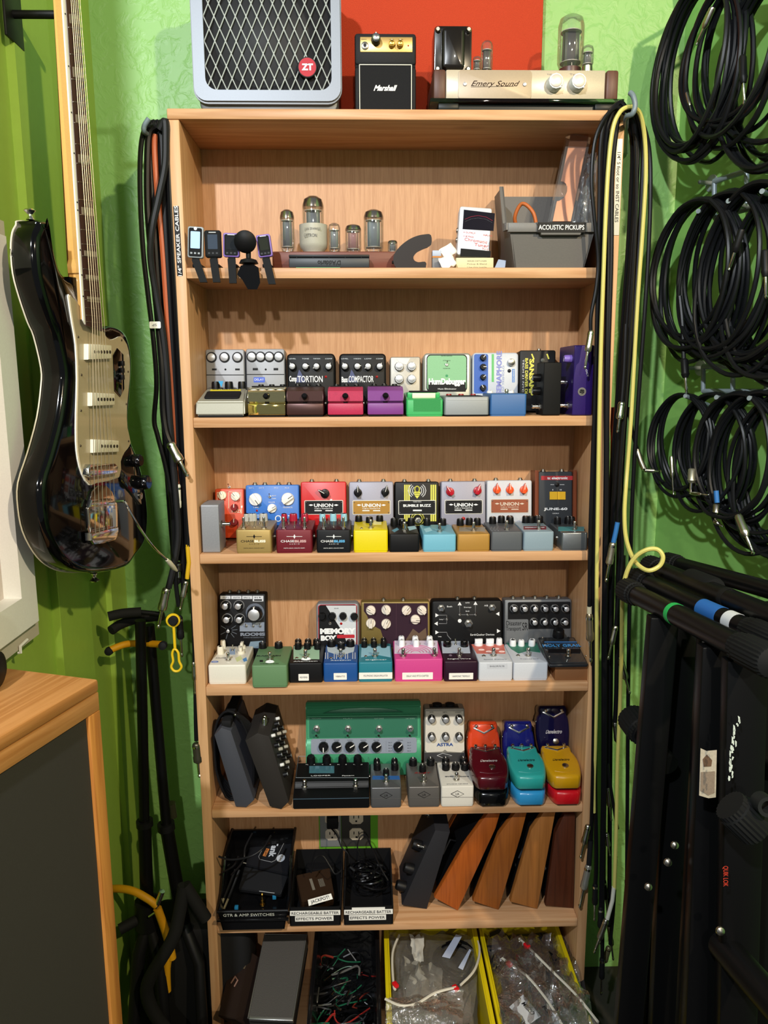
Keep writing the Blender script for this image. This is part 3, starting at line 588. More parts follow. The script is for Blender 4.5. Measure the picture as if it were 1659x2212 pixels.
small('black pedal with white streaked art and glossy knobs', 841, 906, 1154, 1187, mat('#101012', 0.4), [(850, 1127, 10), (886, 1127, -30)], [('k', 868, 1133, 8, 12, 'c', BLKGLOSS, KW, 30), ('P', [(846, 1146), (858, 1140), (862, 1144), (852, 1150)], mat('#5f93a8')), ('P', [(880, 1138), (896, 1136), (900, 1142), (884, 1146)], mat('#9fc4cf'))], yk=1138)
small('baby blue pedal with two tall black knobs', 914, 985, 1155, 1188, mat('#6aa9c0', 0.4), [(922, 1135, 0), (956, 1134, 0)], [('P', [(915, 1143), (928, 1139), (934, 1146), (920, 1150)], mat('#9fd0e0'))], yk=1140)
small('golden tan pedal with three tall black knobs', 988, 1058, 1154, 1188, mat('#a87d36', 0.4, 0.15), [(994, 1135, 0), (1031, 1134, 0), (1011, 1130, 0)], [('p', 992, 1139, 1048, 1148, mat('#8d8272', 0.4))], yk=1138)
small('dark slate pedal with four tall black knobs and wavy print', 1061, 1128, 1149, 1185, mat('#4e5257', 0.45), [(1064, 1131, 0), (1102, 1131, 0), (1079, 1125, 0), (1097, 1124, 0)], [('L', [(1062+i*7, 1138), (1059+i*7, 1144), (1063+i*7, 1147)], 0.6, mat('#8a8f94')) for i in range(3)], yk=1135)
small('blue grey pedal with red print under its knobs', 1131, 1196, 1149, 1182, mat('#7f929e', 0.4), [(1135, 1129, 0), (1172, 1129, 0), (1152, 1122, 0), (1137, 1121, 0)], [('p', 1131, 1137, 1180, 1144, mat('#6d2632')), ('L', [(1134, 1140), (1176, 1140)], 0.8, mat('#b9c3c9'))], yk=1134)
small('raw brushed metal pedal with teal print beside the hanging cables', 1213, 1269, 1151, 1184, mat('#7f858b', 0.3, 0.8), [(1204, 1132, 0), (1248, 1131, 0), (1220, 1126, 0), (1238, 1124, 0)], [('p', 1206, 1138, 1262, 1147, mat('#3f7f86'))], yk=1136, sj=((-1, 0.4),))
# ================================================================ SHELF 4
Z = SZ[4]
SIL = mat('#8f9093', 0.4, 0.5)
# black reverb pedal stood upright
arc = lambda x, y, r, m=SILVER, w=0.9: ('L', [(x+r*math.cos(t), y-r*math.sin(t)) for t in [(-0.7+i*0.32) for i in range(15)]], w, m)
els = [('p', x, 1287, x+22, 1294, mat('#c9cdd4')) for x in (476, 499.5, 523)]+[('p', 546, 1287, 569, 1299, mat('#c9cdd4')), ('p', 549, 1294.5, 566, 1297.5, INK, 0.0007)]
els += [('t', x, 1290.7, 4.2, s_, INK, 14, {'z': 0.0007}) for x, s_ in ((488, 'OUT L'), (511, 'OUT R'), (534, 'IN L'), (557, 'IN R'))]
els += [arc(x, y, 11) for x, y in ((488, 1308), (516, 1308), (491, 1337), (518, 1337))]
els += [('k', x, y, 9, 14, 'm', KB, SILVER, a) for x, y, a in ((488, 1308, -40), (516, 1308, -60), (491, 1337, -60), (518, 1337, -50))]
els += [('o', 551, 1323, 20, mat('#5a6270')), ('k', 551, 1325, 17, 20, 'm', KB, SILVER, 0), ('P', [(526, 1345), (571, 1344), (571, 1364), (518, 1364), (518, 1352)], mat('#7d8696', 0.4))]
els += [('g', x, 1352, 3) for x in (532, 547, 562)]+[('t', 546, 1370, 9, 'ROOMS', mat('#6f7684'), 53, {'bold': 0.06}), ('t', 548, 1377, 3, 'STEREO REVERBERATOR', mat('#6f7684'), 44), ('k', 494, 1362, 5, 9, 'm', KB, SILVER, 0)]
els += [('L', [(494+7*math.cos(t), 1362-7*math.sin(t)), (494+19*math.cos(t), 1362-19*math.sin(t))], 0.7, mat('#5f6670')) for t in (0.1, 0.6, -0.4, -0.9, 2.6, 3.6, 4.4)]+[('P', [(541, 1386), (568, 1384), (566, 1400), (536, 1400)], mat('#6f8496'))]
rear('black stereo reverb pedal with one large silver dial and small knobs', 473, 574, 1283, Z, 0.036, mat('#0b0b0e', 0.5), els, tilt=7, jacks=(0.2, 0.4, 0.6, 0.8))
r = rear('grey edged delay pedal with black and white diagonal face', 683, 776, 1303, Z, 0.036, mat('#8b8d92', 0.4, 0.3),
     [('p', 688, 1306, 771, 1396, mat('#a01c2c'), 0.0003, 6), ('p', 689.5, 1307.5, 769.5, 1396, INK, 0.0006, 5), ('P', [(704, 1308), (769, 1308), (769, 1396), (752, 1396), (742, 1368)], mat('#c3c7cc'), 0.0009),
      ('t', 730, 1363, 15, 'MEMORY', TW, 77, {'bold': 0.07, 'z': 0.0013}), ('t', 710, 1378, 14, 'BOY', TW, 34, {'bold': 0.07, 'z': 0.0013}), ('p', 728, 1371, 766, 1378, mat('#b01828'), 0.0011, 2), ('t', 727, 1314, 3, 'ECHO', INK, 9, {'z': 0.0012}), ('l', 737, 1347, 2.5, LEDRED)]+
     [('k', x, y, 8.5, 12, 'c', KB, INK, a) for x, y, a in ((696, 1330, 30), (718, 1330, 0), (741, 1330, 30), (765, 1331, 0))]+[('g', 713, 1347)], tilt=7, rad=0.008, ch=0.004)
PUR = mat('#2e1826', 0.45); GB = mat('#7d6a38', 0.38, 0.4)
r = rear('bronze edged synth pedal with plum face and six cream pointer knobs', 780, 929, 1300, Z, 0.036, GB,
     [('P', [(786, 1303), (924, 1303), (924, 1398), (834, 1398), (822, 1360), (800, 1348), (793, 1330), (786, 1320)], PUR), ('L', [(856, 1303), (856, 1398)], 0.7, mat('#4b3240')), ('P', [(870, 1392), (892, 1358), (905, 1368), (920, 1356), (924, 1392)], mat('#5b4634'), 0.0006), ('t', 905, 1390, 5, 'COMMANDER', mat('#8a7a5a'), 34, {'z': 0.0009})]+
     [('k', x, y, 10.5, 11, 'p', mat('#ddd3c6', 0.4), INK, a) for x, y, a in ((801, 1318, 60), (834, 1317, 25), (801, 1346, -5), (834, 1347, -25), (878, 1318, -40), (911, 1318, 50), (897, 1338, -95))], tilt=7, jacks=(0.33, 0.62))
def tri(x, y, a): 
    return ('P', [(x+5*math.cos(math.radians(a+k)), y-5*math.sin(math.radians(a+k))) for k in (0, 120, 240)][::-1], TW)
r = rear('wide black switching box with white arrows and line drawing', 932, 1086, 1297, Z, 0.036, mat('#08080a', 0.5),
     [('s', 953, 1313, 7, CHROME, 14), ('s', 1063, 1312, 7, CHROME, 14), ('t', 971, 1310, 5, 'Both', TW, 11), ('t', 1050, 1308, 5, 'A/B', TW, 8), ('t', 1010, 1312, 3.5, 'Swap', TW, 16), ('t', 1010, 1320, 3.5, 'Both', TW, 8), ('L', [(993, 1306), (993, 1328), (1027, 1328), (1027, 1306)], 0.8, SILVER), ('t', 1010, 1302, 3.5, 'BUFFER', TW, 9),
      tri(993, 1305, 90), tri(1027, 1304, 90), tri(943, 1329, 0), tri(943, 1347, 180), tri(943, 1366, 0), tri(1076, 1326, 180), tri(1076, 1363, 0), ('L', [(948, 1329), (965, 1329), (965, 1347), (948, 1347)], 0.8, SILVER), ('L', [(948, 1366), (965, 1366), (967, 1373), (974, 1381)], 0.8, SILVER), ('t', 954, 1338, 3.5, 'Loop 1', TW, 10), ('t', 950, 1375, 3.5, 'Loop', TW, 7),
      ('g', 993, 1328, 2.6), ('g', 1010, 1328, 2.6), ('g', 1027, 1328, 2.6), ('g', 965, 1338, 2.6), ('s', 1012, 1346, 8, CHROME, 16), ('o', 993, 1341, 4, TW), ('t', 1042, 1371, 6, 'EarthQuaker Devices', TW, 52)], tilt=7, jacks=(0.38, 0.62), rad=0.007, ch=0.004)
KM = mat('#101013', 0.3)
els = [('p', 1097, 1301, 1232, 1358, INK, 0.0004, 3), ('p', 1094, 1338, 1141, 1396, mat('#6f7276', 0.4, 0.3), 0.0007, 3), ('t', 1110, 1346, 14, 'Disaster', INK, 33, {'z': 0.001}), ('t', 1109, 1359, 13, 'Transport', INK, 32, {'z': 0.001}), ('t', 1134, 1353, 24, 'SR', INK, 12, {'z': 0.001})]
els += [('o', x, 1314, 9, STEEL) for x in (1110, 1132, 1154, 1176, 1198, 1221)]+[('o', x, 1343, 9, STEEL) for x in (1153, 1175, 1197, 1219)]
els += [('k', x, 1314, 7.5, 13, 'm', KM, SILVER, a) for x, a in ((1110, 40), (1132, 50), (1154, 0), (1176, 40), (1198, 60), (1221, 50))]+[('k', x, 1343, 7.5, 13, 'm', KM, SILVER, a) for x, a in ((1153, 40), (1175, -20), (1197, -30), (1219, 90))]
rear('gunmetal delay pedal with ten black knobs in two rows', 1090, 1235, 1295, Z, 0.036, mat('#67696c', 0.42, 0.5), els, tilt=7, jacks=(0.15, 0.31, 0.48, 0.66, 0.84))
# ---- front row of shelf 4
def quad(label, xl, xr, yt, yb, m, face, fr=(), l=0.110, Y=None, **k):
    return front(label, xl, xr, yt, yb, Z, m, face, fr, l=l, Y=Y, **k)
KC = mat('#dcd6c4', 0.4); KWH = mat('#e6e9ee', 0.35)
def tall(xs, y, c=KB, r=8, h=14, m2=KW): return [('k', x, y, r, h, 'c', c, m2, a) for x, a in xs]
def stick(x0, x1, y0, y1, word, m=PAPER, sz=5.5): return [('p', x0, y0, x1, y1, m, 0.0003, 1), ('t', (x0+x1)/2, (y0+y1)/2, sz, word, mat('#55565c'), (x1-x0)*0.72, {'z': 0.0005})]
quad('creamy white pedal with blue and green doodles and ivory knobs', 451, 532, 1437, 1478, mat('#d6d2c6', 0.4),
     tall([(475, 0), (478, 20)], 1412, KC, 6, 16, INK)+[('k', 482, 1399, 6, 16, 'c', KC, INK, 0), ('k', 521, 1411, 8, 13, 'p', KC, INK, 0), ('k', 523, 1400, 8, 13, 'p', KC, INK, 0), ('s', 493, 1427, 5, CHROME), ('g', 502, 1406), ('p', 496, 1402, 508, 1414, mat('#8a9db8')), ('o', 464, 1430, 7, mat('#4a5f9a'), 1, 0.5), ('P', [(524, 1424), (532, 1420), (534, 1427), (527, 1430)], mat('#4f86c0')), ('P', [(508, 1422), (520, 1416), (524, 1424), (512, 1430)], mat('#c9cf9a')), ('t', 480, 1422, 4, 'AVALANCHE', INK, 28)], ch=0.003)
quad('sage green pedal with two black knobs and white washer', 545, 621, 1438, 1482, mat('#5c7f58', 0.5),
     tall([(568, 10), (602, -30)], 1399, KB, 9, 12)+[('s', 583, 1426, 6, CHROME), ('o', 583, 1430, 8, TW, 2, 0.6), ('t', 580, 1417, 9, 'BLACK ASH', mat('#26382a'), 52, {'bold': 0.03}), ('t', 582, 1434, 5, 'endangered audio', mat('#26382a'), 40), ('p', 561, 1426, 568, 1430, INK)], Y=-0.006)
quad('black reverb pedal with mint face, six black knobs and a small sticker', 624, 697, 1433, 1475, mat('#121214', 0.4),
     [('p', 634, 1396, 690, 1424, mat('#9cc0a4'))]+tall([(644, 0), (664, 0), (686, 0)], 1402, r=7.5)+tall([(645, 0), (666, 0), (684, 0)], 1392, r=7.5)+[('s', 660, 1421, 6, CHROME), ('o', 661, 1424, 9, TW, 2, 0.5), ('t', 660, 1429, 5.5, 'Afterneath', TW, 52), ('l', 641, 1422, 3.5, CHROME)], stick(645, 667, 1456, 1470, 'REVERB'))
quad('royal blue vibrato pedal with white arches and a small sticker', 699, 773, 1433, 1473, mat('#164a8c', 0.4),
     [('P', [(706, 1397), (766, 1397), (764, 1408), (734, 1416), (708, 1408)], mat('#b9c6cf'))]+tall([(716, 0), (757, 0)], 1396, r=9)+[('k', 737, 1402, 8.5, 14, 'c', KB, KW, 20), ('s', 736, 1419, 6, CHROME), ('l', 715, 1422, 3.5, CHROME), ('t', 736, 1427, 6, 'Aqueduct', TW, 44)]+[('L', [(x, 1423), (x, 1410)], 0.8, TW) for x in (703, 708, 722, 727, 746, 751, 762, 767)], stick(721, 749, 1454, 1468, 'VIBRATO'))
quad('teal organ pedal with six slim black knobs and a long sticker', 775, 848, 1431, 1473, mat('#1f7485', 0.4),
     [('P', [(781, 1396), (842, 1396), (844, 1420), (812, 1414), (780, 1420)], mat('#8ebcd0'))]+tall([(787, 0), (808, 0), (829, 0)], 1398, r=6.5)+tall([(787, 0), (807, 0), (828, 0)], 1388, r=6)+[('s', 810, 1418, 6, CHROME), ('l', 790, 1418, 3, CHROME), ('t', 812, 1426, 6, 'Organizer', TW, 46)], stick(775.5, 847.5, 1453, 1466, 'POLYPHONIC ORGAN EMULATOR'))
els = [('P', [(852, 1384), (945, 1384), (946, 1412), (852, 1412)], mat('#d7c9dc'))]+[('L', [(898+rr*math.cos(t), 1410-rr*0.42*math.sin(t)) for t in [i*PI/10 for i in range(11)]], 0.9, mat('#c02c78')) for rr in (10, 17, 24, 31, 38)]
quad('hot pink double switch pedal with white knobs and a long sticker', 853, 956, 1424, 1472, mat('#c73f86', 0.42), els+tall([(868, 0), (899, 0), (930, 0)], 1396, KWH, 7, 14, INK)+tall([(867, 0), (897, 0), (928, 0)], 1388, KWH, 7, 14, INK)+[('s', 871, 1418, 6, CHROME), ('s', 938, 1417, 6, CHROME)], stick(869, 935, 1453, 1467, 'DELAY AND PITCH SHIFTER'), l=0.110)
quad('dark plum sparkle tremolo pedal with glossy black knobs', 959, 1032, 1429, 1472, mat('#2a1024', 0.35, 0.2, speck=0.25),
     [('P', [(953, 1385), (1012, 1385), (1016, 1411), (956, 1411)], mat('#b3bccc'))]+[('k', 966, 1396, 9, 13, 'c', BLKGLOSS, INK, 0), ('k', 1003, 1396, 9, 13, 'c', BLKGLOSS, INK, 0), ('g', 984, 1393), ('s', 992, 1417, 6, CHROME), ('l', 973, 1416, 3, mat('#6a5a6a')), ('t', 992, 1424, 6.5, 'Night Wire', TW, 50)], stick(970, 1022, 1454, 1467, 'HARMONIC TREMOLO'))
quad('white pedal with red swirl print and three white knobs', 1034, 1107, 1431, 1471, mat('#c3c7cf', 0.4),
     [('P', [(1018, 1392), (1088, 1392), (1092, 1412), (1030, 1412)], mat('#c96a5c'))]+[('o', x, y, 6, mat('#d9c9c6'), 1, 0.5) for x, y in ((1040, 1404), (1056, 1408), (1072, 1402), (1084, 1408))]+[('k', 1031, 1387, 9, 14, 'p', KWH, INK, 90), ('k', 1058, 1393, 9, 14, 'p', KWH, INK, 90), ('k', 1075, 1386, 7, 14, 'c', KWH, INK, 0), ('s', 1066, 1417, 6, CHROME), ('l', 1045, 1417, 3.5, NICKEL), ('t', 1070, 1425, 5, 'Spatial Delivery', mat('#7a8088'), 50)], stick(1052, 1096, 1434, 1444, 'ENVELOPE FILTER', mat('#c3c7cf', 0.4), 4.5))
quad('white pedal with emerald green chevron print and five white knobs', 1109, 1183, 1432, 1470, mat('#c3c7cf', 0.4),
     [('P', [(1090, 1385), (1158, 1385), (1168, 1410), (1140, 1406), (1120, 1412), (1104, 1402)], mat('#23705a'))]+tall([(1108, 0), (1126, 0), (1148, 0)], 1395, KWH, 7, 13, INK)+tall([(1103, 0), (1145, 0)], 1386, KWH, 7, 13, INK)+[('s', 1141, 1417, 6, CHROME), ('l', 1119, 1416, 3.5, NICKEL), ('t', 1143, 1424, 5, 'Transport', mat('#7a8088'), 40)])
# cardboard box with clear-windowed reverb pedal resting on it
a, c = atz(1190, 1474, Z), atz(1277, 1473, Z); Yb = 0.010; a, c = aty(1190, 1474, Yb), aty(1282, 1474, Yb)
hb = aty(1235, 1437, Yb).z-Z; CARD = mat('#7a4f2c', 0.7, bscale=60, speck=0.05)
bx = thing('cardboard_box', 'plain brown cardboard box carrying the reverb pedal with blue lettering', 'box', (0, 0, 0))
bx.location = ((a.x+c.x)/2, Yb, Z); w = min(c.x, W-T-0.002)-a.x
MB().box(-w/2, w/2, 0, 0.096, 0.0003, hb, CARD, 0.001).build('carton', bx); MB().box(-0.006, 0.006, 0.0, 0.100, hb-0.0003, hb+0.0002, mat('#a98a5c', 0.4)).build('tape', bx)
Zb = Z+hb+0.0005
a, c = aty(1186, 1434, 0.0), aty(1278, 1434, 0.0)
M = mtx(((a.x+min(c.x, W-T-0.002))/2, -0.002, Zb), rx=math.radians(8)); w = min(c.x, W-T-0.002)-a.x
r = pedal('clear faced reverb pedal with blue outlined lettering on a cardboard box', M, w, 0.110, 0.010, mat('#3c3e42', 0.25, 0.6), [], hf=0.006)
FM = mtx((0, 0, 0.006), rx=math.atan2(0.004, 0.110)); MB().prism(rrect(-w*0.46, w*0.46, 0.006, 0.104, 0.004), 0, 0.0012, mat('#2e3134', 0.1, 0, coat=1.0), ch=0.0004).build('face_plate', r, M=FM)
decorate(r, mtx((0, 0, 0.0078), rx=math.atan2(0.004, 0.110)), w, [('p', 1176, 1386, 1246, 1387.5, mat('#3a78b8')), ('t', 1214, 1395, 15, 'HOLY GRAIL', mat('#3f93d6', 0.4), 84, {'bold': 0.02}), ('p', 1184, 1402, 1254, 1410, INK), ('k', 1206, 1375, 13, 17, 'c', KB, INK, 20), ('s', 1227, 1418, 6, CHROME), ('l', 1172, 1378, 2, NICKEL), ('l', 1228, 1378, 2, INK), ('l', 1187, 1419, 2, NICKEL), ('l', 1266, 1417, 2, NICKEL)])

# ================================================================ SHELF 5
Z = SZ[5]
# ---- small UA style pedals
def ua(label, xl, xr, yt, yb, m, mtop, face, diamond=True, Y=None):
    return front(label, xl, xr, yt, yb, Z, m, face, ([('L', [(xl+(xr-xl)*0.3, (yt+yb)/2-2), ((xl+xr)/2, (yt+yb)/2-9), (xr-(xr-xl)*0.3, (yt+yb)/2-2), ((xl+xr)/2, (yt+yb)/2+5), (xl+(xr-xl)*0.3, (yt+yb)/2-2)], 0.7, INK), ('t', (xl+xr)/2, (yt+yb)/2-2, 8, 'UA', INK, 8, {'z': 0.0003}), ('L', [(xl+1, yb-13), (xr-1, yb-13)], 0.5, mat('#3a3836'))]), l=0.100, Y=Y)
GU = mat('#6b6764', 0.38, 0.5)
ua('brushed grey pedal with blue lettering and four black knobs', 801, 867, 1702, 1738, mat('#6a6b6e', 0.35, 0.6), None, tall([(815, 0), (853, 0)], 1662, r=8)+tall([(814, 0), (852, 0)], 1650, r=7.5)+[('k', 834, 1675, 7, 14, 'c', KB, KW, 0), ('s', 834, 1689, 6, CHROME), ('P', [(805, 1676), (862, 1676), (864, 1684), (804, 1684)], mat('#2a5a9a'))], Y=-0.003)
ua('brushed grey pedal with red lettering and three black knobs', 882, 950, 1700, 1737, GU, None, tall([(892, 0), (930, 0)], 1650, r=9)+[('k', 913, 1666, 8, 14, 'c', KB, KW, 0), ('s', 915, 1689, 6, CHROME), ('t', 913, 1670, 8, 'RUBY', mat('#8a2222'), 36, {'shear': 0.3})], Y=-0.003)
ua('ivory white pedal with five black knobs and grey lettering', 953, 1023, 1699, 1735, mat('#cfcbc2', 0.4), None, tall([(963, 0), (984, 0), (1004, 0)], 1662, r=8.5)+tall([(962, 0), (1000, 0)], 1647, r=8.5)+[('s', 986, 1685, 6, CHROME), ('t', 971, 1678, 7, 'ever', mat('#55565a'), 20, {'bold': 0.03}), ('t', 1003, 1678, 7, 'more', mat('#55565a'), 20, {'bold': 0.03}), ('t', 988, 1694, 3, 'STUDIO REVERB', mat('#77787a'), 46)], Y=-0.003)
r = rear('ivory white upright modulation pedal with six knobs and blue lettering', 917, 1004, 1531, Z, 0.036, mat('#8d8a82', 0.4, 0.2),
     [('P', [(920, 1536), (1001, 1536), (1003, 1620), (996, 1625), (966, 1623), (961, 1619), (956, 1623), (922, 1625), (918, 1620)], mat('#d5d0c4', 0.4), 0.001), ('p', 916, 1626, 1004, 1645, mat('#3a3a3c'), 0.0006), ('L', [(944, 1632), (956, 1627), (976, 1632), (960, 1638), (944, 1632)], 0.8, TW)]+
     [('k', x, y, 8.5, 15, 'm', KB, SILVER, a) for x, y, a in ((932, 1551, 0), (962, 1551, 60), (991, 1551, 30), (932, 1589, 0), (962, 1589, 0), (991, 1589, 0))]+
     [('t', 961, 1608, 9, 'ASTRA', mat('#2d4d8c'), 36, {'bold': 0.04, 'z': 0.0014}), ('t', 932, 1538, 3, 'RATE', INK, 8, {'z': 0.0014}), ('t', 961, 1538, 3, 'DEPTH', INK, 9, {'z': 0.0014}), ('t', 990, 1538, 3, 'INTENSITY', INK, 13, {'z': 0.0014})], tilt=6)
w, L, h = DIM[r.name]; MB().box(-w*0.36, w*0.36, L-0.0005, L+0.0015, h*0.25, h*0.85, INK, 0.0005).build('jack_panel', r)
for k in (-1, 1): MB().lathe([(0.010, 0), (0.010, 0.005), (0.0055, 0.006)], RUBBER, 16).build('jack', r, M=mtx((k*w*0.16, L+0.001, h*0.5), rx=-PI/2))
# ---- green four-switch delay
GRN = mat('#3c9169', 0.38, 0.15); GRD = mat('#286b52', 0.42, 0.15)
a, c = aty(660, 1600, 0.12), aty(910, 1600, 0.12); w = c.x-a.x; s = w/250
G0 = Z+0.0005; rx = math.radians(77)
y0 = D-0.004-(aty(785, 1515, 0.165).z-Z)/math.tan(rx)
dl = thing('effects_pedal', 'large metallic green delay pedal with four switches and six black knobs', 'effects pedal', M=mtx(((a.x+c.x)/2, y0, G0), rx=rx))
Ld = (aty(785, 1515, 0.165).z-Z)/math.sin(rx)
b = MB(); n = 18
# long profile: toe, knob deck, switch deck, raised back hump
prof = [(0, 0.001), (0, 0.024), (0.012, 0.030), (Ld*0.42, 0.034), (Ld*0.50, 0.028), (Ld*0.50, 0.022), (Ld*0.80, 0.020), (Ld*0.84, 0.030), (Ld*0.94, 0.034), (Ld, 0.026), (Ld, 0.001)]
b.prism(prof, -w/2, w/2, GRN, M=YZ); bmesh.ops.bevel(b.bm, geom=list(b.bm.edges), offset=0.0022, segments=2, affect='EDGES')
b.build('enclosure', dl)
MB().prism([(-w*0.35, 0), (w*0.35, 0), (w*0.28, 0.006), (w*0.15, 0.010), (0, 0.0115), (-w*0.15, 0.010), (-w*0.28, 0.006)], 0, 0.002, GRD, ch=0.0005, M=mtx((0, Ld*0.86, 0.0325))).build('grip', dl)
MB().prism(rrect(-w/2+0.007, w/2-0.007, Ld*0.5+0.002, Ld*0.8-0.002, 0.003), 0, 0.0008, GRD, M=mtx((0, 0, 0.0215))).build('face_plate', dl)
FD = mtx((0, 0, 0.0322), rx=0.02)
decorate(dl, FD, w, [('p', 672, 1596, 900, 1626, mat('#8f97a6', 0.4, 0.2), 0.0006, 5)]+[('l', x, 1589, 1.8, INK) for x in (683, 751, 818, 885)]+
         [('k', x, 1612, 11, 12, 'c', KB, KW, a) for x, a in ((699, 180), (727, -70), (756, -60), (785, -60), (813, -60), (860, -50))]+[('t', x, 1599, 3, t_, INK, 12, {'z': 0.0008}) for x, t_ in ((699, 'MIX'), (727, 'TWEEZ'), (756, 'TWEAK'), (785, 'REPEATS'), (813, 'DELAY TIME'), (865, 'MODEL'))]+[('t', 760, 1628, 4, 'MODELER', TW, 30, {'z': 0.0004}), ('L', [(834, 1600), (834, 1624)], 0.5, INK)]+
         [('t', x, y, 2.8, 'DLY', INK, 8, {'z': 0.0008}) for x in (843, 884) for y in (1604, 1610, 1616, 1622)])
decorate(dl, mtx((0, 0, 0.0222)), w, [('s', x, 1573, 6.5, CHROME, 18) for x in (684, 752, 819, 886)]+[('t', x, 1552, 3.2, t_, mat('#8fb8a4'), 20) for x, t_ in ((684, 'RECORD'), (752, 'PLAY'), (819, 'PLAY ONCE'), (886, 'TAP TEMPO'))])

# ---- big black pedal at the front


a, c = aty(633, 1745, -0.004), aty(798, 1745, -0.004); w = c.x-a.x; h0 = aty(713, 1720, 0.002).z-Z
LP = mat('#0c0c0e', 0.42)
r = thing('effects_pedal', 'wide black looper with four knobs, a small screen and two switches', 'effects pedal', M=mtx(((a.x+c.x)/2, -0.004, Z+0.0005)))
b = MB(); b.prism([(0, 0), (0.104, 0), (0.104, 0.046), (0.040, h0+0.012), (0.034, h0+0.003), (0, h0)], -w/2, w/2, LP, M=YZ)
bmesh.ops.bevel(b.bm, geom=list(b.bm.edges), offset=0.0015, segments=2, affect='EDGES'); b.build('enclosure', r)
sl = math.atan2(0.046-h0-0.012, 0.064); FL = mtx((0, 0.040, h0+0.0122), rx=sl)
MB().box(-w/2+0.001, w/2-0.001, -0.0004, 0.0002, h0-0.0025, h0-0.0015, mat('#6f8fa6', 0.3, 0.6)).build('edge_line', r)
decorate(r, FL, w, [('L', [(645, 1634), (796, 1634), (796, 1680), (639, 1680), (645, 1634)], 0.6, mat('#5f6a70')), ('k', 672, 1648, 9.5, 17, 'c', KB, INK, 0), ('k', 706, 1648, 9.5, 17, 'c', KB, INK, 0), ('k', 740, 1648, 9.5, 17, 'c', KB, INK, 0), ('k', 773, 1648, 9.5, 17, 'c', KB, INK, 0),
   ('p', 668, 1655, 722, 1670, mat('#4a7888', 0.15, 0.3, coat=1.0), 0.0006), ('t', 693, 1676, 3.6, 'LOOPER', TW, 42), ('t', 752, 1676, 3.6, 'Pattern', TW, 26)]+[('t', x, 1652, 3, t_, TW, 20) for x, t_ in ((670, 'VOLUME'), (705, 'TONE'), (739, 'MODE'), (773, 'TEMPO'))])
decorate(r, mtx((0, 0, h0), rx=math.atan2(0.003, 0.034)), w, [('s', 658, 1700, 6.5, CHROME), ('s', 768, 1698, 6.5, CHROME)])
for s_ in (-1, 1): jack(r, mtx((s_*w/2, 0.09, 0.02), ry=s_*PI/2), 0.4)
# ---- curvy little stacked pedals
def curvy(label, cx, yb, Zs, m, Y, mtop=None, lift=0.0, top=True, knobs=2, wpx=80, rz=0.0, tilt=0.0, Ht=0.036, L=0.110, panel=None, logo=None):
    p = aty(cx, yb, Y); s = (p-CAM).dot(FWD)/FPX; w = wpx*s
    root = thing('effects_pedal', label, 'effects pedal', M=mtx((p.x, Y, Zs), rz=math.radians(rz), rx=math.radians(tilt)))
    half = [(0.30, 0.0), (0.40, 0.008), (0.47, 0.030), (0.50, 0.058), (0.47, 0.082), (0.42, 0.092), (0.43, 0.100), (0.40, L-0.002), (0.36, L)]
    pts = [(w*x, y) for x, y in half]; poly = spline([(x, y, 0) for x, y in pts], 3); poly = [(q.x, q.y) for q in poly]
    poly = poly + [(-x, y) for x, y in reversed(poly)]
    b = MB(); b.prism(poly, 0.002, Ht, m, ch=0.006, chb=0.002)
    for v in b.bm.verts:
        if v.co.z > Ht*0.5: v.co.z -= 0.006*(1-min(v.co.y/0.05, 1))-0.004*(1 if v.co.y > 0.09 else 0)
    b.build('enclosure', root, smooth=50)
    MB().prism([(x*0.9, y*0.94+0.003) for x, y in poly], 0, 0.002, RUBBER).build('base_pad', root)
    if not top: return root
    b = MB(); b.prism([(-w*0.36, 0.106), (-w*0.36, 0.092), (-w*0.10, 0.084), (0, 0.079), (w*0.10, 0.084), (w*0.36, 0.092), (w*0.36, 0.106)], Ht-0.001, Ht+0.0035, panel or m, ch=0.0012); b.build('control_panel', root)
    b = MB(); b.prism([(-w*0.34, 0.096), (0, 0.0835), (w*0.34, 0.096), (w*0.30, 0.099), (0, 0.088), (-w*0.30, 0.099)], Ht+0.0035, Ht+0.0055, CHROME, ch=0.0008); b.build('chrome_wing', root)
    xs = (-0.24, 0.24) if knobs == 2 else (-0.26, 0.0, 0.26)
    for x in xs: knob(root, x*w, 0.101, 0.0036, 0.009, 'r', CHROME, INK, 0, mtx((0, 0, Ht+0.003)))
    b = MB(); b.lathe([(0.0085, 0), (0.0085, 0.001), (0.0068, 0.0015), (0.0066, 0.004), (0.005, 0.0048)], NICKEL, 20); b.build('footswitch', root, M=mtx((0.004, 0.034, Ht-0.004), rx=0.06))
    if top: text(root, 'Danelectro', mtx((0, 0.055, Ht+0.0003), rx=0.0), 0.012, logo or mat('#c9c3c0'), 0.036, shear=0.5, bold=0.01)
    b = MB(); b.tube([(-w*0.30, 0.017, 0), (-w*0.1, 0.013, 0), (w*0.1, 0.013, 0), (w*0.30, 0.017, 0)], 0.0006, m, 5); b.build('crease', root, M=mtx((0, 0, Ht-0.0045), rx=0.05))
    for s_ in (-1, 1): jack(root, mtx((s_*w*0.47, 0.075, Ht*0.5), ry=s_*PI/2), 0.3)
    return root
gl = dict(coat=0.6)
Yd = -0.008; Hs = 0.0375
curvy('glossy black curvy pedal underneath the maroon one', 1065, 1745, Z+0.0003, mat('#0a0a0c', 0.2, coat=0.5), Yd, top=False, wpx=82)
curvy('sky blue curvy pedal underneath the turquoise one', 1147, 1745, Z+0.0003, mat('#3193c9', 0.3, **gl), Yd, top=False, wpx=79)
curvy('cherry red curvy pedal underneath the mustard yellow one', 1226, 1744, Z+0.0003, mat('#c4141e', 0.3, **gl), Yd, top=False, wpx=75)
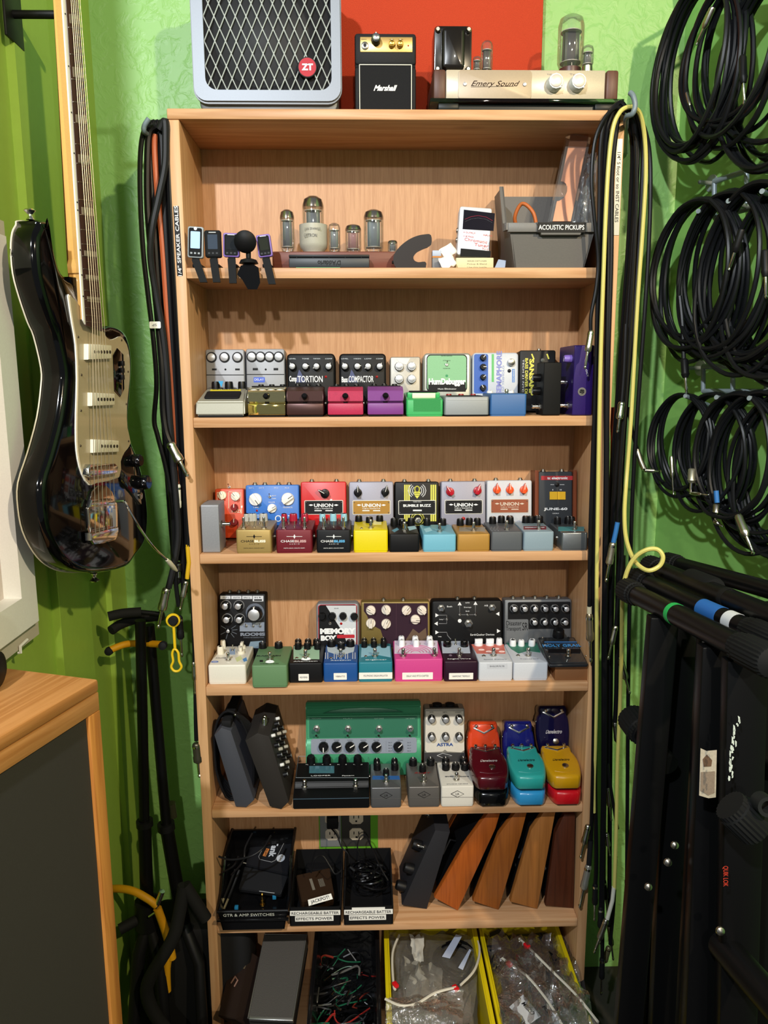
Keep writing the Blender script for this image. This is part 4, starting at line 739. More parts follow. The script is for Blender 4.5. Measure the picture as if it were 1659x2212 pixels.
curvy('maroon curvy pedal on top of the black one', 1063, 1745, Z+Hs, mat('#4a0a16', 0.2, coat=0.6), Yd-0.003, wpx=84, knobs=3, tilt=2)
curvy('turquoise curvy pedal on top of the sky blue one', 1146, 1745, Z+Hs, mat('#2fa59c', 0.3, **gl), Yd-0.003, wpx=80, knobs=3, tilt=2, logo=INK)
curvy('mustard yellow curvy pedal on top of the red one', 1223, 1744, Z+Hs, mat('#c79210', 0.3, **gl), Yd-0.003, wpx=78, tilt=2, logo=INK)
def leanback(label, xl, xr, yt, m, knobs, **k):
    """curvy pedal leaning against the back panel"""
    t = 20; a_ = math.radians(90-t)
    Y0 = D-0.002-0.118*math.cos(a_); p, q = aty(xl, 1600, Y0), aty(xr, 1600, Y0)
    return curvy(label, (xl+xr)/2, 1640, k.pop('Zs', Z+0.001), m, Y0, wpx=(q.x-p.x)/((p-CAM).dot(FWD)/FPX), tilt=90-t, knobs=knobs, **k)
leanback('orange curvy pedal leaning behind the maroon one', 1008, 1078, 1560, mat('#d4421c', 0.3, **gl), 2, logo=INK, Zs=Z+0.001)
leanback('cobalt blue curvy pedal leaning behind the turquoise one', 1084, 1152, 1560, mat('#151c6c', 0.25, **gl), 2, Zs=Z+0.001)
leanback('midnight navy curvy pedal leaning high behind the yellow one', 1155, 1225, 1522, mat('#0f0c30', 0.2, **gl), 2, Zs=Z+0.036)
MB().prism(rrect(-0.030, 0.030, 0, 0.034, 0.004), 0, 0.034, mat('#8a6a20', 0.5), ch=0.002).build('small_box', loc=(atz(1203, 1640, Z).x, 0.136, Z+0.0006))
tag(bpy.data.objects['small_box'], 'small brown box hidden under the midnight navy pedal', 'box')
# ================================================================ helpers for free-standing things
def ring(b, po, pi, z0, z1, m, M=None):
    n = len(po); vs = [(x, y, z) for p, z in ((po, z0), (po, z1), (pi, z1), (pi, z0)) for x, y in p]; fs = []
    for l in range(4):
        q = (l+1) % 4
        for i in range(n): j = (i+1) % n; fs.append((l*n+i, l*n+j, q*n+j, q*n+i))
    b.add(vs, fs, m, M); return b
FR = mtx(rx=PI/2)           # local x, y -> world x, z ; local z -> toward the viewer
def stand_at(xl, xr, yt, Y, Z):
    """centre x, width, height of something standing at depth Y whose outline is seen between xl, xr with its top at yt"""
    a, c = aty(xl, yt+20, Y), aty(xr, yt+20, Y); return (a.x+c.x)/2, c.x-a.x, aty((xl+xr)/2, yt, Y).z-Z
def crumple(name, par, pts, nx, ny, amp, m, seed=0, bulge=0.0, th=0.0):
    """a crumpled film stretched over four corner points"""
    rnd = random.Random(seed); A, B, C_, D_ = [V(p) for p in pts]; n = (B-A).cross(D_-A).normalized(); vs = []
    for j in range(ny+1):
        for i in range(nx+1):
            u, v = i/nx, j/ny; p = (A*(1-u)+B*u)*(1-v)+(D_*(1-u)+C_*u)*v
            e = math.sin(PI*u)*math.sin(PI*v)
            p = p+n*(bulge*e+rnd.uniform(-amp, amp)+amp*1.2*math.sin(9*u+seed)*math.cos(7*v+2*u*seed))+V((rnd.uniform(-amp, amp), rnd.uniform(-amp, amp), rnd.uniform(-amp, amp)))*0.4
            vs.append(tuple(p))
    fs = [(j*(nx+1)+i, j*(nx+1)+i+1, (j+1)*(nx+1)+i+1, (j+1)*(nx+1)+i) for j in range(ny) for i in range(nx)]
    b = MB(); b.add(vs, fs, m); o = b.build(name, par, smooth=75); return o
def film(c, rough, body, bmp=0.9, gm=0.10):
    key = ('f', c, rough, body, bmp, gm)
    if key in _M: return _M[key]
    m = bpy.data.materials.new('clear_film'); m.use_nodes = True; nt = m.node_tree; N = nt.nodes; L = nt.links; N.remove(N['Principled BSDF'])
    tr = N.new('ShaderNodeBsdfTransparent'); gl = N.new('ShaderNodeBsdfGlossy'); df = N.new('ShaderNodeBsdfDiffuse'); gl.inputs['Roughness'].default_value = rough; df.inputs['Color'].default_value = (*lin(c), 1)
    a = N.new('ShaderNodeMixShader'); b = N.new('ShaderNodeMixShader'); fr = N.new('ShaderNodeLayerWeight'); fr.inputs['Blend'].default_value = 0.25
    mr = N.new('ShaderNodeMapRange'); mr.inputs['To Min'].default_value = gm; mr.inputs['To Max'].default_value = 0.7; L.new(fr.outputs['Fresnel'], mr.inputs['Value'])
    a.inputs[0].default_value = body; L.new(tr.outputs[0], a.inputs[1]); L.new(df.outputs[0], a.inputs[2])
    L.new(mr.outputs['Result'], b.inputs[0]); L.new(a.outputs[0], b.inputs[1]); L.new(gl.outputs[0], b.inputs[2]); L.new(b.outputs[0], N['Material Output'].inputs[0])
    tc = N.new('ShaderNodeTexCoord'); nz = N.new('ShaderNodeTexNoise'); nz.inputs['Scale'].default_value = 70; nz.inputs['Detail'].default_value = 3; nz.inputs['Distortion'].default_value = 1.5; L.new(tc.outputs['Object'], nz.inputs['Vector'])
    bp = N.new('ShaderNodeBump'); bp.inputs['Strength'].default_value = bmp; bp.inputs['Distance'].default_value = 0.005; L.new(nz.outputs['Fac'], bp.inputs['Height']); L.new(bp.outputs['Normal'], gl.inputs['Normal'])
    _M[key] = m; return m
FILM = film('#dfe3e6', 0.08, 0.06, 0.04); FILM2 = film('#aab0b4', 0.07, 0.22)

# ================================================================ TOP OF THE BOOKCASE
Z = SZ[0]
# acoustic panel of orange-red fabric
a = aty(700, 100, BW-0.03); c = aty(1168, 225, BW-0.03)
pn = MB().box(a.x, c.x, BW-0.03, BW-0.0005, 1.8525, 2.45, mat('#b5391a', 0.9, bump=0.7, bscale=700, speck=0.12), 0.003).build('acoustic_panel')
tag(pn, 'orange red fabric wall panel hanging behind the small amplifiers', 'wall panel')
# silver guitar amp with diamond mesh grille
Y = 0.03; cx, w, h = stand_at(412, 734, 0, Y, Z); h = 0.245
am = thing('guitar_amplifier', 'silver guitar amplifier with diamond mesh grille and round red badge', 'amplifier', (cx, Y, Z+0.0003))
SH = mat('#757a83', 0.45, 0.3); SH2 = mat('#66686c', 0.45, 0.3)
b = MB(); po = rrect(-w/2, w/2, 0.022, h, 0.022, 6); pi = rrect(-w/2+0.02, w/2-0.016, 0.040, h-0.02, 0.02, 6)
ring(b, po, pi, -0.010, 0.0, SH, FR); 
ring(b, rrect(-w/2-0.002, w/2+0.002, 0.018, h+0.002, 0.025, 6), po, -0.012, -0.004, SH2, FR)
b.build('front_frame', am)
b = MB(); b.prism(rrect(-w/2+0.006, w/2-0.006, 0.0, h, 0.024, 6), -0.13, -0.012, SH2, ch=0.004, M=FR); b.build('cabinet', am)
MB().prism(pi, -0.012, -0.0095, mat('#17171a', 0.8), M=FR).build('speaker_cloth', am)
MB().lathe([(0.085, 0), (0.083, 0.0015), (0.03, 0.0008), (0.026, 0.0022), (0.0, 0.0030)], mat('#222327', 0.55), 36).build('speaker_cone', am, M=FR @ mtx((-0.01, 0.13, -0.0094)))
b = MB(); x0, x1, z0, z1 = -w/2+0.020, w/2-0.016, 0.040, h-0.02; dx, dz = 0.0093, 0.0200; MS = mat('#c9cecf', 0.4, 0.3)
for sg in (-1, 1):
    k = -30
    while k < 60:
        # line x = x0 + k*2dx + sg*t*dx, z = z0 + t*dz
        pts = []; t0, t1 = 0.0, (z1-z0)/dz; xs = x0+k*2*dx
        lo, hi = sorted((((x0-xs)/(sg*dx)), ((x1-xs)/(sg*dx)))); t0 = max(t0, lo); t1 = min(t1, hi)
        if t1 > t0+0.1: b.tube([(xs+sg*t0*dx, z0+t0*dz, 0), (xs+sg*t1*dx, z0+t1*dz, 0)], 0.0009, MS, 4)
        k += 1
b.build('grille', am, M=FR @ mtx((0, 0, -0.004)))
bx_, bz_ = aty(664, 146, Y), 0
bd = MB().lathe([(0.0172, 0), (0.0172, 0.002), (0.016, 0.003)], mat('#1a1a1c', 0.4), 28).lathe([(0.0155, 0.003), (0.0152, 0.0036)], mat('#a80f24', 0.5, spec=0.3), 28).build('badge', am, M=FR @ mtx((bx_.x-cx, bx_.z-Z, -0.002)))
text(am, 'ZT', FR @ mtx((bx_.x-cx, bx_.z-Z, 0.0020)), 0.014, WHITE, 0.020, bold=0.05)
# tiny black stack amp
Y = 0.035; cx, w, h = stand_at(766, 899, 71, Y, Z)
mm = thing('mini_amplifier', 'tiny black practice amplifier with gold control strip and white script', 'amplifier', (cx, Y, Z+0.0003)); VIN = mat('#18181b', 0.6, bump=0.2, bscale=900)
b = MB(); b.box(-w/2, w/2, 0, 0.062, 0, h*0.58+0.002, VIN, 0.004); b.box(-w/2, w/2, 0.0, 0.062, h*0.62, h, VIN, 0.005); b.box(-w/2+0.002, w/2-0.002, 0.006, 0.06, h*0.5, h*0.7, VIN); b.build('cabinet', mm)
MB().prism([(-w/2+0.001, 0), (w/2-0.001, 0), (w/2-0.001, 0.012), (-w/2+0.001, 0.012)], 0, 0.004, VIN, ch=0.001, M=mtx((0, 0.004, h*0.575), rx=math.radians(60))).build('ledge', mm)
s = w/133
def fx(px): return (px-832.5)*s
def fz(py): return h-(py-71)*s
MB().box(fx(778), fx(891), -0.0012, 0.001, fz(110), fz(80), mat('#b89a5e', 0.35, 0.6), 0.0006).build('control_panel', mm)
MB().box(fx(774), fx(892), -0.0010, 0.001, 0.0, fz(134), mat('#1b1b1e', 0.85, bump=0.5, bscale=1500)).build('speaker_cloth', mm)
b = MB()
for x in (fx(776), fx(889)): b.box(x-0.0006, x+0.0006, -0.0018, 0, 0.0, fz(135), mat('#d9d6c4', 0.5))
b.box(fx(776), fx(889), -0.0018, 0, fz(136), fz(134.5), mat('#d9d6c4', 0.5)); b.build('piping', mm)
text(mm, 'Marshall', FR @ mtx((fx(832), fz(182), 0.0016)), 0.0125, WHITE, 0.042, shear=0.45, bold=0.035)
knob(mm, fx(812), fz(88), 0.0085, 0.016, 'm', BLACK, mat('#dadada', 0.2, 1.0), 0, FR @ mtx((0, 0, 0.001)))
for x in (846, 864): knob(mm, fx(x), fz(96), 0.0062, 0.010, 'm', GOLD, GOLD, 0, FR @ mtx((0, 0, 0.001)))
MB().lathe([(0.0065, 0), (0.0065, 0.002), (0.0042, 0.003)], NICKEL, 16).lathe([(0.003, 0.003), (0.003, 0.0032)], INK, 12).build('jack', mm, M=FR @ mtx((fx(788), fz(98), 0.001)))
for px_, st in ((786, 'HEADPHONE'), (865, 'TONE'), (846, 'VOL')): text(mm, st, FR @ mtx((fx(px_), fz(85), 0.0013)), 0.002, INK, 0.009)
MB().lathe([(0.0016, 0), (0.0012, 0.001)], LEDRED, 8).build('status_light', mm, M=FR @ mtx((fx(882), fz(97), 0.001)))
knob(mm, -w/2, 0.03, 0.005, 0.008, 'r', NICKEL, INK, 0, mtx((0, 0.03, h*0.27), ry=-PI/2) @ mtx((w/2, -0.03, 0)))
# glass plate on black base with the tube head
Y = 0.0; p0, p1 = aty(930, 212, Y), aty(1349, 210, Y); zt = p0.z
bs = thing('glass_shelf', 'green edged glass plate on black blocks under the cream amplifier', 'glass plate', ((p0.x+p1.x)/2, Y, Z+0.0003)); w = p1.x-p0.x; zt -= Z
GLS = mat('#9fc4b4', 0.03, trans=1.0, coat=0.0); 
MB().box(-w/2, w/2, 0, 0.16, zt-0.006, zt, GLS, 0.0006).build('glass_plate', bs)
for x in (-w/2+0.014, w/2-0.05): MB().box(x, x+0.036, 0.004, 0.15, 0, zt-0.0064, mat('#101413', 0.4), 0.002).build('block', bs)
MB().box(-w/2+0.05, w/2-0.05, 0.012, 0.15, 0, zt-0.0064, mat('#0d1110', 0.35)).build('block', bs)
Zg = Z+zt+0.0008; Y = 0.012; a, c = aty(963, 180, Y), aty(1308, 180, Y); cx = (a.x+c.x)/2; w = c.x-a.x; h = aty(1130, 150, Y).z-Zg
hd = thing('tube_amplifier', 'cream enamelled tube amplifier with walnut cheeks and two pale knobs', 'amplifier', (cx, Y, Zg)); ENA = mat('#b8ab95', 0.3, 0.1, speck=0.03); WAL = wood('#5e3a2c', '#44271c', 'Z', 1.5)
b = MB(); b.box(-w/2, w/2, 0, 0.13, 0, h, ENA, 0.003); b.build('chassis', hd)
ex_ = (aty(1336, 180, Y).x-c.x); 
for sg in (-1, 1):
    b = MB(); x0 = sg*(w/2+0.0005); x1 = sg*(w/2+0.022); b.box(min(x0, x1), max(x0, x1), -0.004, 0.134, 0, h-0.001, WAL, 0.004); b.build('wooden_cheek', hd)
s_ = (a-CAM).dot(FWD)/FPX
def hx(px): return aty(px, 180, Y).x-cx
def hz(py): return aty(1100, py, Y).z-Zg
MB().prism(rrect(hx(990), hx(1148), 0.001, h-0.0015, 0.006, 4), 0, 0.0016, mat('#a18f78', 0.4, 0.1), ch=0.0005, M=FR).build('name_plate', hd)
text(hd, 'Emery Sound', FR @ mtx((hx(1070), hz(183), 0.0018)), 0.0125, mat('#26140f', 0.6, spec=0.1), (1122-1016)*s_, shear=0.5, bold=0.0)
MB().tube([(hx(1017), hz(189), 0.002), (hx(1110), hz(187), 0.002)], 0.0003, mat('#26140f', 0.6, spec=0.1), 4, M=FR).build('underline', hd)
for x in (1004, 1133): MB().lathe([(0.0035, 0), (0.003, 0.002), (0.0015, 0.0022)], STEEL, 12).build('screw', hd, M=FR @ mtx((hx(x), hz(183), 0.0014)))
for x, t_ in ((1197, 'Volume'), (1246, 'Tone')):
    k = knob(hd, hx(x), hz(181), 0.0145, 0.016, 'm', mat('#cfd2d0', 0.35), mat('#d2c8bd', 0.3, 0.3), -140, FR); text(hd, t_, FR @ mtx((hx(x-5), hz(160), 0.0004)), 0.004, mat('#8a8078'), 0.018)
Zc = Zg+h
def transformer():
    Yt = Y+0.02; a, c = aty(938, 100, Yt), aty(1019, 100, Yt); w_ = c.x-a.x; hh = aty(980, 56, Yt).z-Zc
    r = tag(bpy.data.objects.new('transformer', None), None); COL.objects.link(r); r.parent = hd; r.location = ((a.x+c.x)/2-cx, 0.02, h)
    b = MB(); EN = mat('#15110d', 0.25, coat=0.5); b.prism(rrect(-w_/2, w_/2, 0, hh, 0.006, 3), -0.05, 0, EN, ch=0.001, M=FR); b.prism(rrect(-w_*0.3, w_*0.3, 0.004, hh-0.005, 0.008, 4), 0, 0.012, EN, ch=0.006, M=FR); b.build('core', r)
    for x in (-1, 1):
        for z in (0.006, hh-0.007): MB().lathe([(0.005, 0), (0.005, 0.002), (0.003, 0.005)], NICKEL, 10).build('bolt', r, M=FR @ mtx((x*w_*0.41, z, 0.001)))
transformer()
BULB = film('#eef2f0', 0.03, 0.021, 0.0)
def valve(par, x, y, z, r, h, base=0.012, getter=True, lab=None, dark=False, nm='vacuum_tube', bs=None, label=None, cat=None, gx=None, group=None, col='#3c3f42'):
    """glass valve: clear bulb, silver getter flash, grey plates, base"""
    o = thing(nm, label, cat, (x, y, z), group=group) if par is None else bpy.data.objects.new(nm, None)
    if par is not None: COL.objects.link(o); o.parent = par; o.location = (x, y, z)
    if base: MB().lathe([(r*0.86, 0), (r*0.9, base*0.2), (r*0.86, base)], bs or mat('#161210', 0.35), 20).build('base', o)
    gl = MB(); gl.lathe([(r*0.82, base), (r, base+h*0.10), (r, h*0.84), (r*0.86, h*0.94), (r*0.45, h*0.995), (r*0.1, h)], BULB, 24)
    gl.build('glass_bulb', o)
    pl = MB(); pr = r*0.55; zb, ze = base+(h-base)*0.12, h*0.74
    pl.box(-pr, pr, -pr*0.6, pr*0.6, zb, ze, mat(col, 0.5, 0.4), r*0.08); pl.box(-pr*1.15, pr*1.15, -pr*0.2, pr*0.2, zb+0.002, ze-0.002, mat(col, 0.5, 0.4))
    for zz in (zb-0.001, ze): pl.cyl((0, 0, zz), (0, 0, zz+0.0012), r*0.8, r*0.8, mat('#a9a49a', 0.4), 16)
    for k in range(4): pl.cyl((math.cos(k*1.57)*r*0.5, math.sin(k*1.57)*r*0.5, base*0.6), (math.cos(k*1.57)*r*0.5, math.sin(k*1.57)*r*0.5, zb), 0.0004, 0.0004, STEEL, 5)
    pl.build('plates', o)
    if getter: MB().lathe([(r*0.985, h*0.80), (r*0.94, h*0.87), (r*0.80, h*0.945), (r*0.4, h*0.985)], mat('#a89c90', 0.16, 1.0), 24).build('getter_flash', o)
    return o
def hv(px, yt, wpx, Yo, par=hd, **k):
    Yt = Y+Yo; p = aty(px, 100, Yt); s = (p-CAM).dot(FWD)/FPX; valve(par, p.x-cx, Yo, h, wpx*s/2, aty(px, yt, Yt).z-Zc, **k)
hv(1052, 88, 26, 0.05, getter=False, col='#3a3430', nm='valve'); hv(1031, 122, 18, 0.03, base=0.008, getter=False, col='#262220', nm='valve')
hv(1233, 33, 56, 0.06, base=0.022, getter=False, bs=mat('#4a2c28', 0.4), col='#2e2e30', nm='valve'); hv(1270, 98, 26, 0.03, base=0.016, getter=False, bs=NICKEL, nm='valve')

# ================================================================ SHELF 1
Z = SZ[1]
def onshelf(label, px, yt, wpx, Yv, Zb, **k):
    p = aty(px, yt+20, Yv); s = (p-CAM).dot(FWD)/FPX
    return valve(None, p.x, Yv, Zb, wpx*s/2, aty(px, yt, Yv).z-Zb, label=label, cat='vacuum tube', **k)
# mahogany block that carries the valves
Yb = 0.045; cx, w, h = stand_at(588, 860, 543, Yb, Z)
MAH = wood('#6f3a2c', '#552619', 'X', 1.6)
tag(MB().box(-w/2, w/2, 0, 0.07, 0, h, MAH, 0.003).build('wooden_block', loc=(cx, Yb, Z+0.0003)), 'reddish mahogany block carrying a row of glass vacuum tubes', 'wood block')
Zv = Z+h+0.0006; Yv = Yb+0.03
onshelf('slim vacuum tube with green printing, first on the mahogany block', 620, 453, 31, Yv, Zv, base=0.003, bs=NICKEL)
vt = onshelf('tallest vacuum tube with a white ceramic base and silver crown', 676, 424, 46, Yv, Zv, base=0.002, bs=NICKEL)
p = aty(676, 500, Yv); s = (p-CAM).dot(FWD)/FPX; hb = aty(676, 487, Yv).z-Zv
MB().lathe([(21*s, 0.0), (23*s, 0.004), (29*s, 0.010), (30.5*s, 0.016), (30.5*s, hb), (26*s, hb+0.001)], mat('#a9a69a', 0.4), 28).build('ceramic_base', vt)
text(vt, 'JAN 5R4WGB', mtx((0, -30.9*s, hb-0.011), rx=PI/2), 0.006, mat('#5e5b52'), 0.030); text(vt, 'CETRON', mtx((-0.004, -30.9*s, hb-0.022), rx=PI/2), 0.0085, mat('#4e4b44'), 0.024)
onshelf('small clear vacuum tube beside the ceramic based one', 722, 482, 26, Yv-0.01, Zv, base=0.002, bs=NICKEL, getter=False, col='#55585a')
onshelf('short vacuum tube with silver crown and reddish innards', 763, 485, 35, Yv, Zv, base=0.002, bs=NICKEL, col='#6e4a48')
onshelf('medium tall vacuum tube with wide silver crown and grey plates', 807, 453, 43, Yv, Zv, base=0.002, bs=NICKEL, col='#4c5358')
tp = onshelf('tiny vacuum tube with a pointed tip beside the curved holder', 848, 519, 21, Yv, Zv, base=0.001, bs=NICKEL)
# green card, humidifier bar
cxx, w2, _ = stand_at(640, 735, 575, 0.01, Z)
tag(MB().box(-w2/2, w2/2, 0, 0.03, 0, 0.0012, mat('#2f8f5f', 0.5)).build('green_card', loc=(cxx, 0.008, Z+0.0003)), 'thin green card under the dark grey bar', 'card')
cxx, w2, h2 = stand_at(624, 798, 551, 0.012, Z)
hb_ = thing('humidifier', 'dark slate plastic bar with upside down lettering before the wooden block', 'humidifier', (cxx, 0.012, Z+0.0018)); HB = mat('#2c3138', 0.45)
b = MB(); b.box(-w2/2, w2/2, 0, 0.022, 0, h2*0.72, HB, 0.002); b.box(-w2/2, w2/2, 0.003, 0.022, h2*0.76, h2*0.98, mat('#15171a', 0.4), 0.001); b.build('housing', hb_)
text(hb_, "D'Addario", mtx((0, -0.0004, h2*0.34), rx=PI/2) @ mtx(rz=PI), 0.011, mat('#0f1114'), 0.042, bold=0.03)
for k in (-0.5, -0.25, 0, 0.25, 0.5): MB().box(k*w2*0.8-0.0005, k*w2*0.8+0.0005, -0.0002, 0.002, h2*0.72, h2*0.78, INK).build('seam', hb_)
# curved smoky holder
pts = [(918, 511), (929, 512), (929, 530), (915, 537), (900, 545), (891, 556), (893, 566), (903, 571), (917, 570), (918, 576), (912, 583), (868, 583), (856, 577), (852, 566), (854, 552), (866, 536), (884, 522), (902, 514)]
Yh = 0.02; q = [aty(x, y, Yh) for x, y in pts]; q0 = q[11]; poly = [(p.x-q0.x, p.z-Z) for p in q]
zmin = min(p[1] for p in poly); poly = [(x, y-zmin) for x, y in poly]; sp = spline([(x, y, 0) for x, y in poly], 3, True)
hh = thing('curved_holder', 'smoky grey curved plastic holder shaped like a claw', 'holder', (q0.x, Yh, Z+0.0004))
MB().prism([(p.x, p.y) for p in sp], -0.022, 0, mat('#262122', 0.4, spec=0.4), ch=0.002, M=FR).build('arm', hh)
MB().cyl((-0.012, 0.004, 0.012), (-0.018, 0.004, 0.012), 0.003, 0.003, INK, 8).build('screw', hh)
# clip-on tuners on the shelf edge
def cliptuner(label, xl, xr, yt, yb, mf, scr, tilt=0.0, rim=None, cxp=None, yend=610, lean=0.0, btn=False):
    Yc = -0.012; a, c = aty(xl, (yt+yb)/2, Yc), aty(xr, (yt+yb)/2, Yc); w = c.x-a.x; top, bot = aty((xl+xr)/2, yt, Yc).z, aty((xl+xr)/2, yb, Yc).z; h = top-bot
    r = thing('clip_tuner', label, 'clip-on tuner', ((a.x+c.x)/2, Yc, bot)); H = mtx(rz=0, ry=tilt)
    rr = w*0.42 if rim is None and btn else 0.0035
    MB().prism(rrect(-w/2, w/2, 0, h, rr, 5), -0.009, 0, rim or mf, ch=0.0015, M=H @ FR).build('display_body', r)
    MB().prism(rrect(-w/2+0.0025, w/2-0.0025, 0.0025, h-0.0025, rr*0.8, 5), 0, 0.0008, mf, M=H @ FR).build('bezel', r)
    MB().prism(rrect(-w*0.30, w*0.30, h*0.30, h*0.84, 0.001, 2), 0.0008, 0.0012, scr, M=H @ FR).build('screen', r)
    b = MB()
    for k in (-1, 0, 1): b.box(k*w*0.24-0.0018, k*w*0.24+0.0018, h*0.12, h*0.12+0.003, 0.0008, 0.0014, mat('#8a9096', 0.4) if btn else mat('#2a2c30', 0.4), M=H @ FR)
    b.build('buttons', r)
    if btn: MB().lathe([(0.0028, 0.0008), (0.0028, 0.0013)], WHITE, 14).build('logo', r, M=H @ FR @ mtx((0, h*0.93, 0)))
    else: MB().box(-w*0.22, w*0.22, h*0.9, h*0.93, 0.0008, 0.0012, mat('#b9bdc0', 0.4), M=H @ FR).build('logo', r)
    ze = aty((xl+xr)/2, yend, -0.02).z-bot; zs = Z-bot
    b = MB(); b.box(-0.006, 0.006, 0.002, 0.010, -0.006, 0.006, mf, 0.001); b.build('swivel', r)
    l = lean
    MB().sheet([(-0.007, 0.004, -0.003), (0.007, 0.004, -0.003), (0.007+l, -0.004, ze), (-0.006+l, -0.004, ze)], 0.003, mf).build('clamp_arm', r)
    MB().box(-0.008, 0.008, 0.011, 0.05, zs+0.0005, zs+0.006, mf, 0.001).build('clamp_jaw', r)
    return r
BT = mat('#131416', 0.6, spec=0.25); SCW = mat('#9fc0e6', 0.15, emit=0.35); SCD = mat('#3c4656', 0.1); PURP = mat('#7a5fb0', 0.4)
cliptuner('rounded clip tuner with a lit pale blue screen', 403, 437, 489, 557, BT, SCW, 0.06, cxp=0, lean=0.014, btn=True, rim=mat('#8f969c', 0.3))
cliptuner('all black clip tuner with a dim grey screen', 442, 477, 497, 556, BT, SCD, 0.0, lean=0.005)
cliptuner('purple rimmed clip tuner beside the black ball clamp', 481, 516, 503, 555, BT, mat('#24272b', 0.1), 0.03, rim=PURP, lean=0.002, yend=612)
cliptuner('purple rimmed clip tuner turned toward the wooden block', 558, 589, 506, 555, BT, mat('#2b2e28', 0.1), -0.12, rim=PURP, lean=0.010, yend=614)
p = aty(536, 530, -0.014); bc = thing('ball_clamp', 'black round suction clamp between two purple rimmed tuners', 'clamp', (p.x, -0.014, Z-0.004))
MB().lathe([(0.004, 0), (0.019, 0.006), (0.0195, 0.011), (0.014, 0.016), (0.004, 0.019)], mat('#111114', 0.55), 26).build('suction_cup', bc, M=mtx((-0.003, -0.004, p.z-Z+0.012), rx=math.radians(115)))
MB().cyl((0, 0, 0.003), (0, 0, p.z-Z+0.01), 0.004, 0.005, BLACK, 12).build('stem', bc)
MB().lathe([(0.006, 0), (0.017, 0.003), (0.014, 0.009), (0.005, 0.012)], BLACK, 20).build('collar', bc, M=mtx((0, 0, 0.006)))
MB().prism([(-0.012, 0.003), (0.004, 0.008), (0.016, 0.0), (0.018, -0.024), (0.013, -0.034), (-0.001, -0.034), (-0.010, -0.018), (-0.018, -0.010)], -0.004, 0.006, BLKGLOSS, ch=0.002, M=FR).build('lever', bc)
# chromatic tuner pedal leaning over a pale label box
Yt = 0.055; cx, w, h = stand_at(985, 1066, 557, 0.03, Z)
lb = tag(MB().box(-w/2, w/2, 0, 0.05, 0, h, mat('#c9c29a', 0.5), 0.001).build('label_box', loc=(cx, 0.03, Z+0.0003)), 'low cream coloured box with fine print under the tuner pedal', 'box')
for i, t_ in enumerate(('SERIES DETUNER', 'Pickup & Blend', 'Use this inside')): text(lb, t_, mtx((0.004, -0.0002, h*(0.72-0.26*i)), rx=PI/2), 0.0032, mat('#77715a'), 0.036)
zt_ = Z+h+0.001; p, q = aty(990, 500, 0.05), aty(1060, 500, 0.05); hh_ = aty(1030, 452, 0.05).z-zt_
r = pedal('white tuner pedal with black display and red lettering leaning on the bin', mtx(((p.x+q.x)/2-0.002, 0.085, zt_+0.0025), rx=math.radians(83)) @ mtx(rz=math.radians(-4)), q.x-p.x, hh_+0.001, 0.032, mat('#c9ccd4', 0.35, 0.1),
  [('P', [(1002, 453), (1069, 461), (1066, 499), (999, 495)], mat('#15121c', 0.12, coat=0.8), 0.0006), ('L', [(1004, 474), (1018, 468), (1033, 466), (1050, 469), (1064, 477)], 0.8, mat('#b03048')), ('L', [(1004, 479), (1018, 473), (1033, 471), (1050, 474), (1063, 481)], 0.5, TW), ('p', 1024, 478, 1038, 490, mat('#3a2560')),
   ('t', 1014, 503, 4.5, '←OUTPUT', mat('#c03030'), 26, {'rz': -3}), ('t', 1012, 511, 4.5, '←BYPASS', mat('#c03030'), 22, {'rz': -3}), ('t', 1054, 509, 4.5, 'INPUT←', mat('#c03030'), 20, {'rz': -3}), ('t', 1028, 520, 9, 'Chromatic', mat('#c03030'), 50, {'rz': -4}), ('t', 1040, 530, 9, 'Tuner', mat('#c03030'), 31, {'rz': -4}), ('t', 1048, 538, 5, 'TU-2', mat('#c03030'), 13, {'rz': -4}),
   ('P', [(995, 537), (1060, 543), (1059, 556), (994, 554)], RUBBER, 0.002)], sj=((-1, 0.35), (-1, 0.55)))
# scraps and a little battery box beside it
cx, w, h = stand_at(934, 953, 541, 0.03, Z)
bb = tag(MB().box(-w/2, w/2, 0, 0.02, 0, h*0.62, mat('#6e6f72', 0.5), 0.001).box(-w/2, w/2, 0, 0.02, h*0.62, h*0.7, mat('#b9762c', 0.5)).box(-w/2, w/2, 0, 0.02, h*0.7, h, mat('#aab4c9', 0.5), 0.001).build('small_battery', loc=(cx, 0.03, Z+0.0003)), 'little grey and white battery box beside torn white paper', 'battery')
def scrap(label, pts, Yc, m=PAPER, amp=0.0012, seed=1):
    o = crumple('paper_scrap', None, [aty(x, y, Yc+dy) for x, y, dy in pts], 5, 5, amp, m, seed); md = o.modifiers.new('th', 'SOLIDIFY'); md.thickness = 0.0006
    tag(o, label, 'paper')
scrap('upper torn white paper scrap behind the crumpled one', [(948, 540, 0), (974, 524, 0.012), (988, 545, 0.01), (962, 558, 0)], 0.03, seed=3)
scrap('crumpled white paper scrap standing on the shelf edge', [(946, 560, 0), (975, 545, 0.01), (986, 572, 0), (958, 583, -0.012)], 0.018, seed=5, amp=0.002)
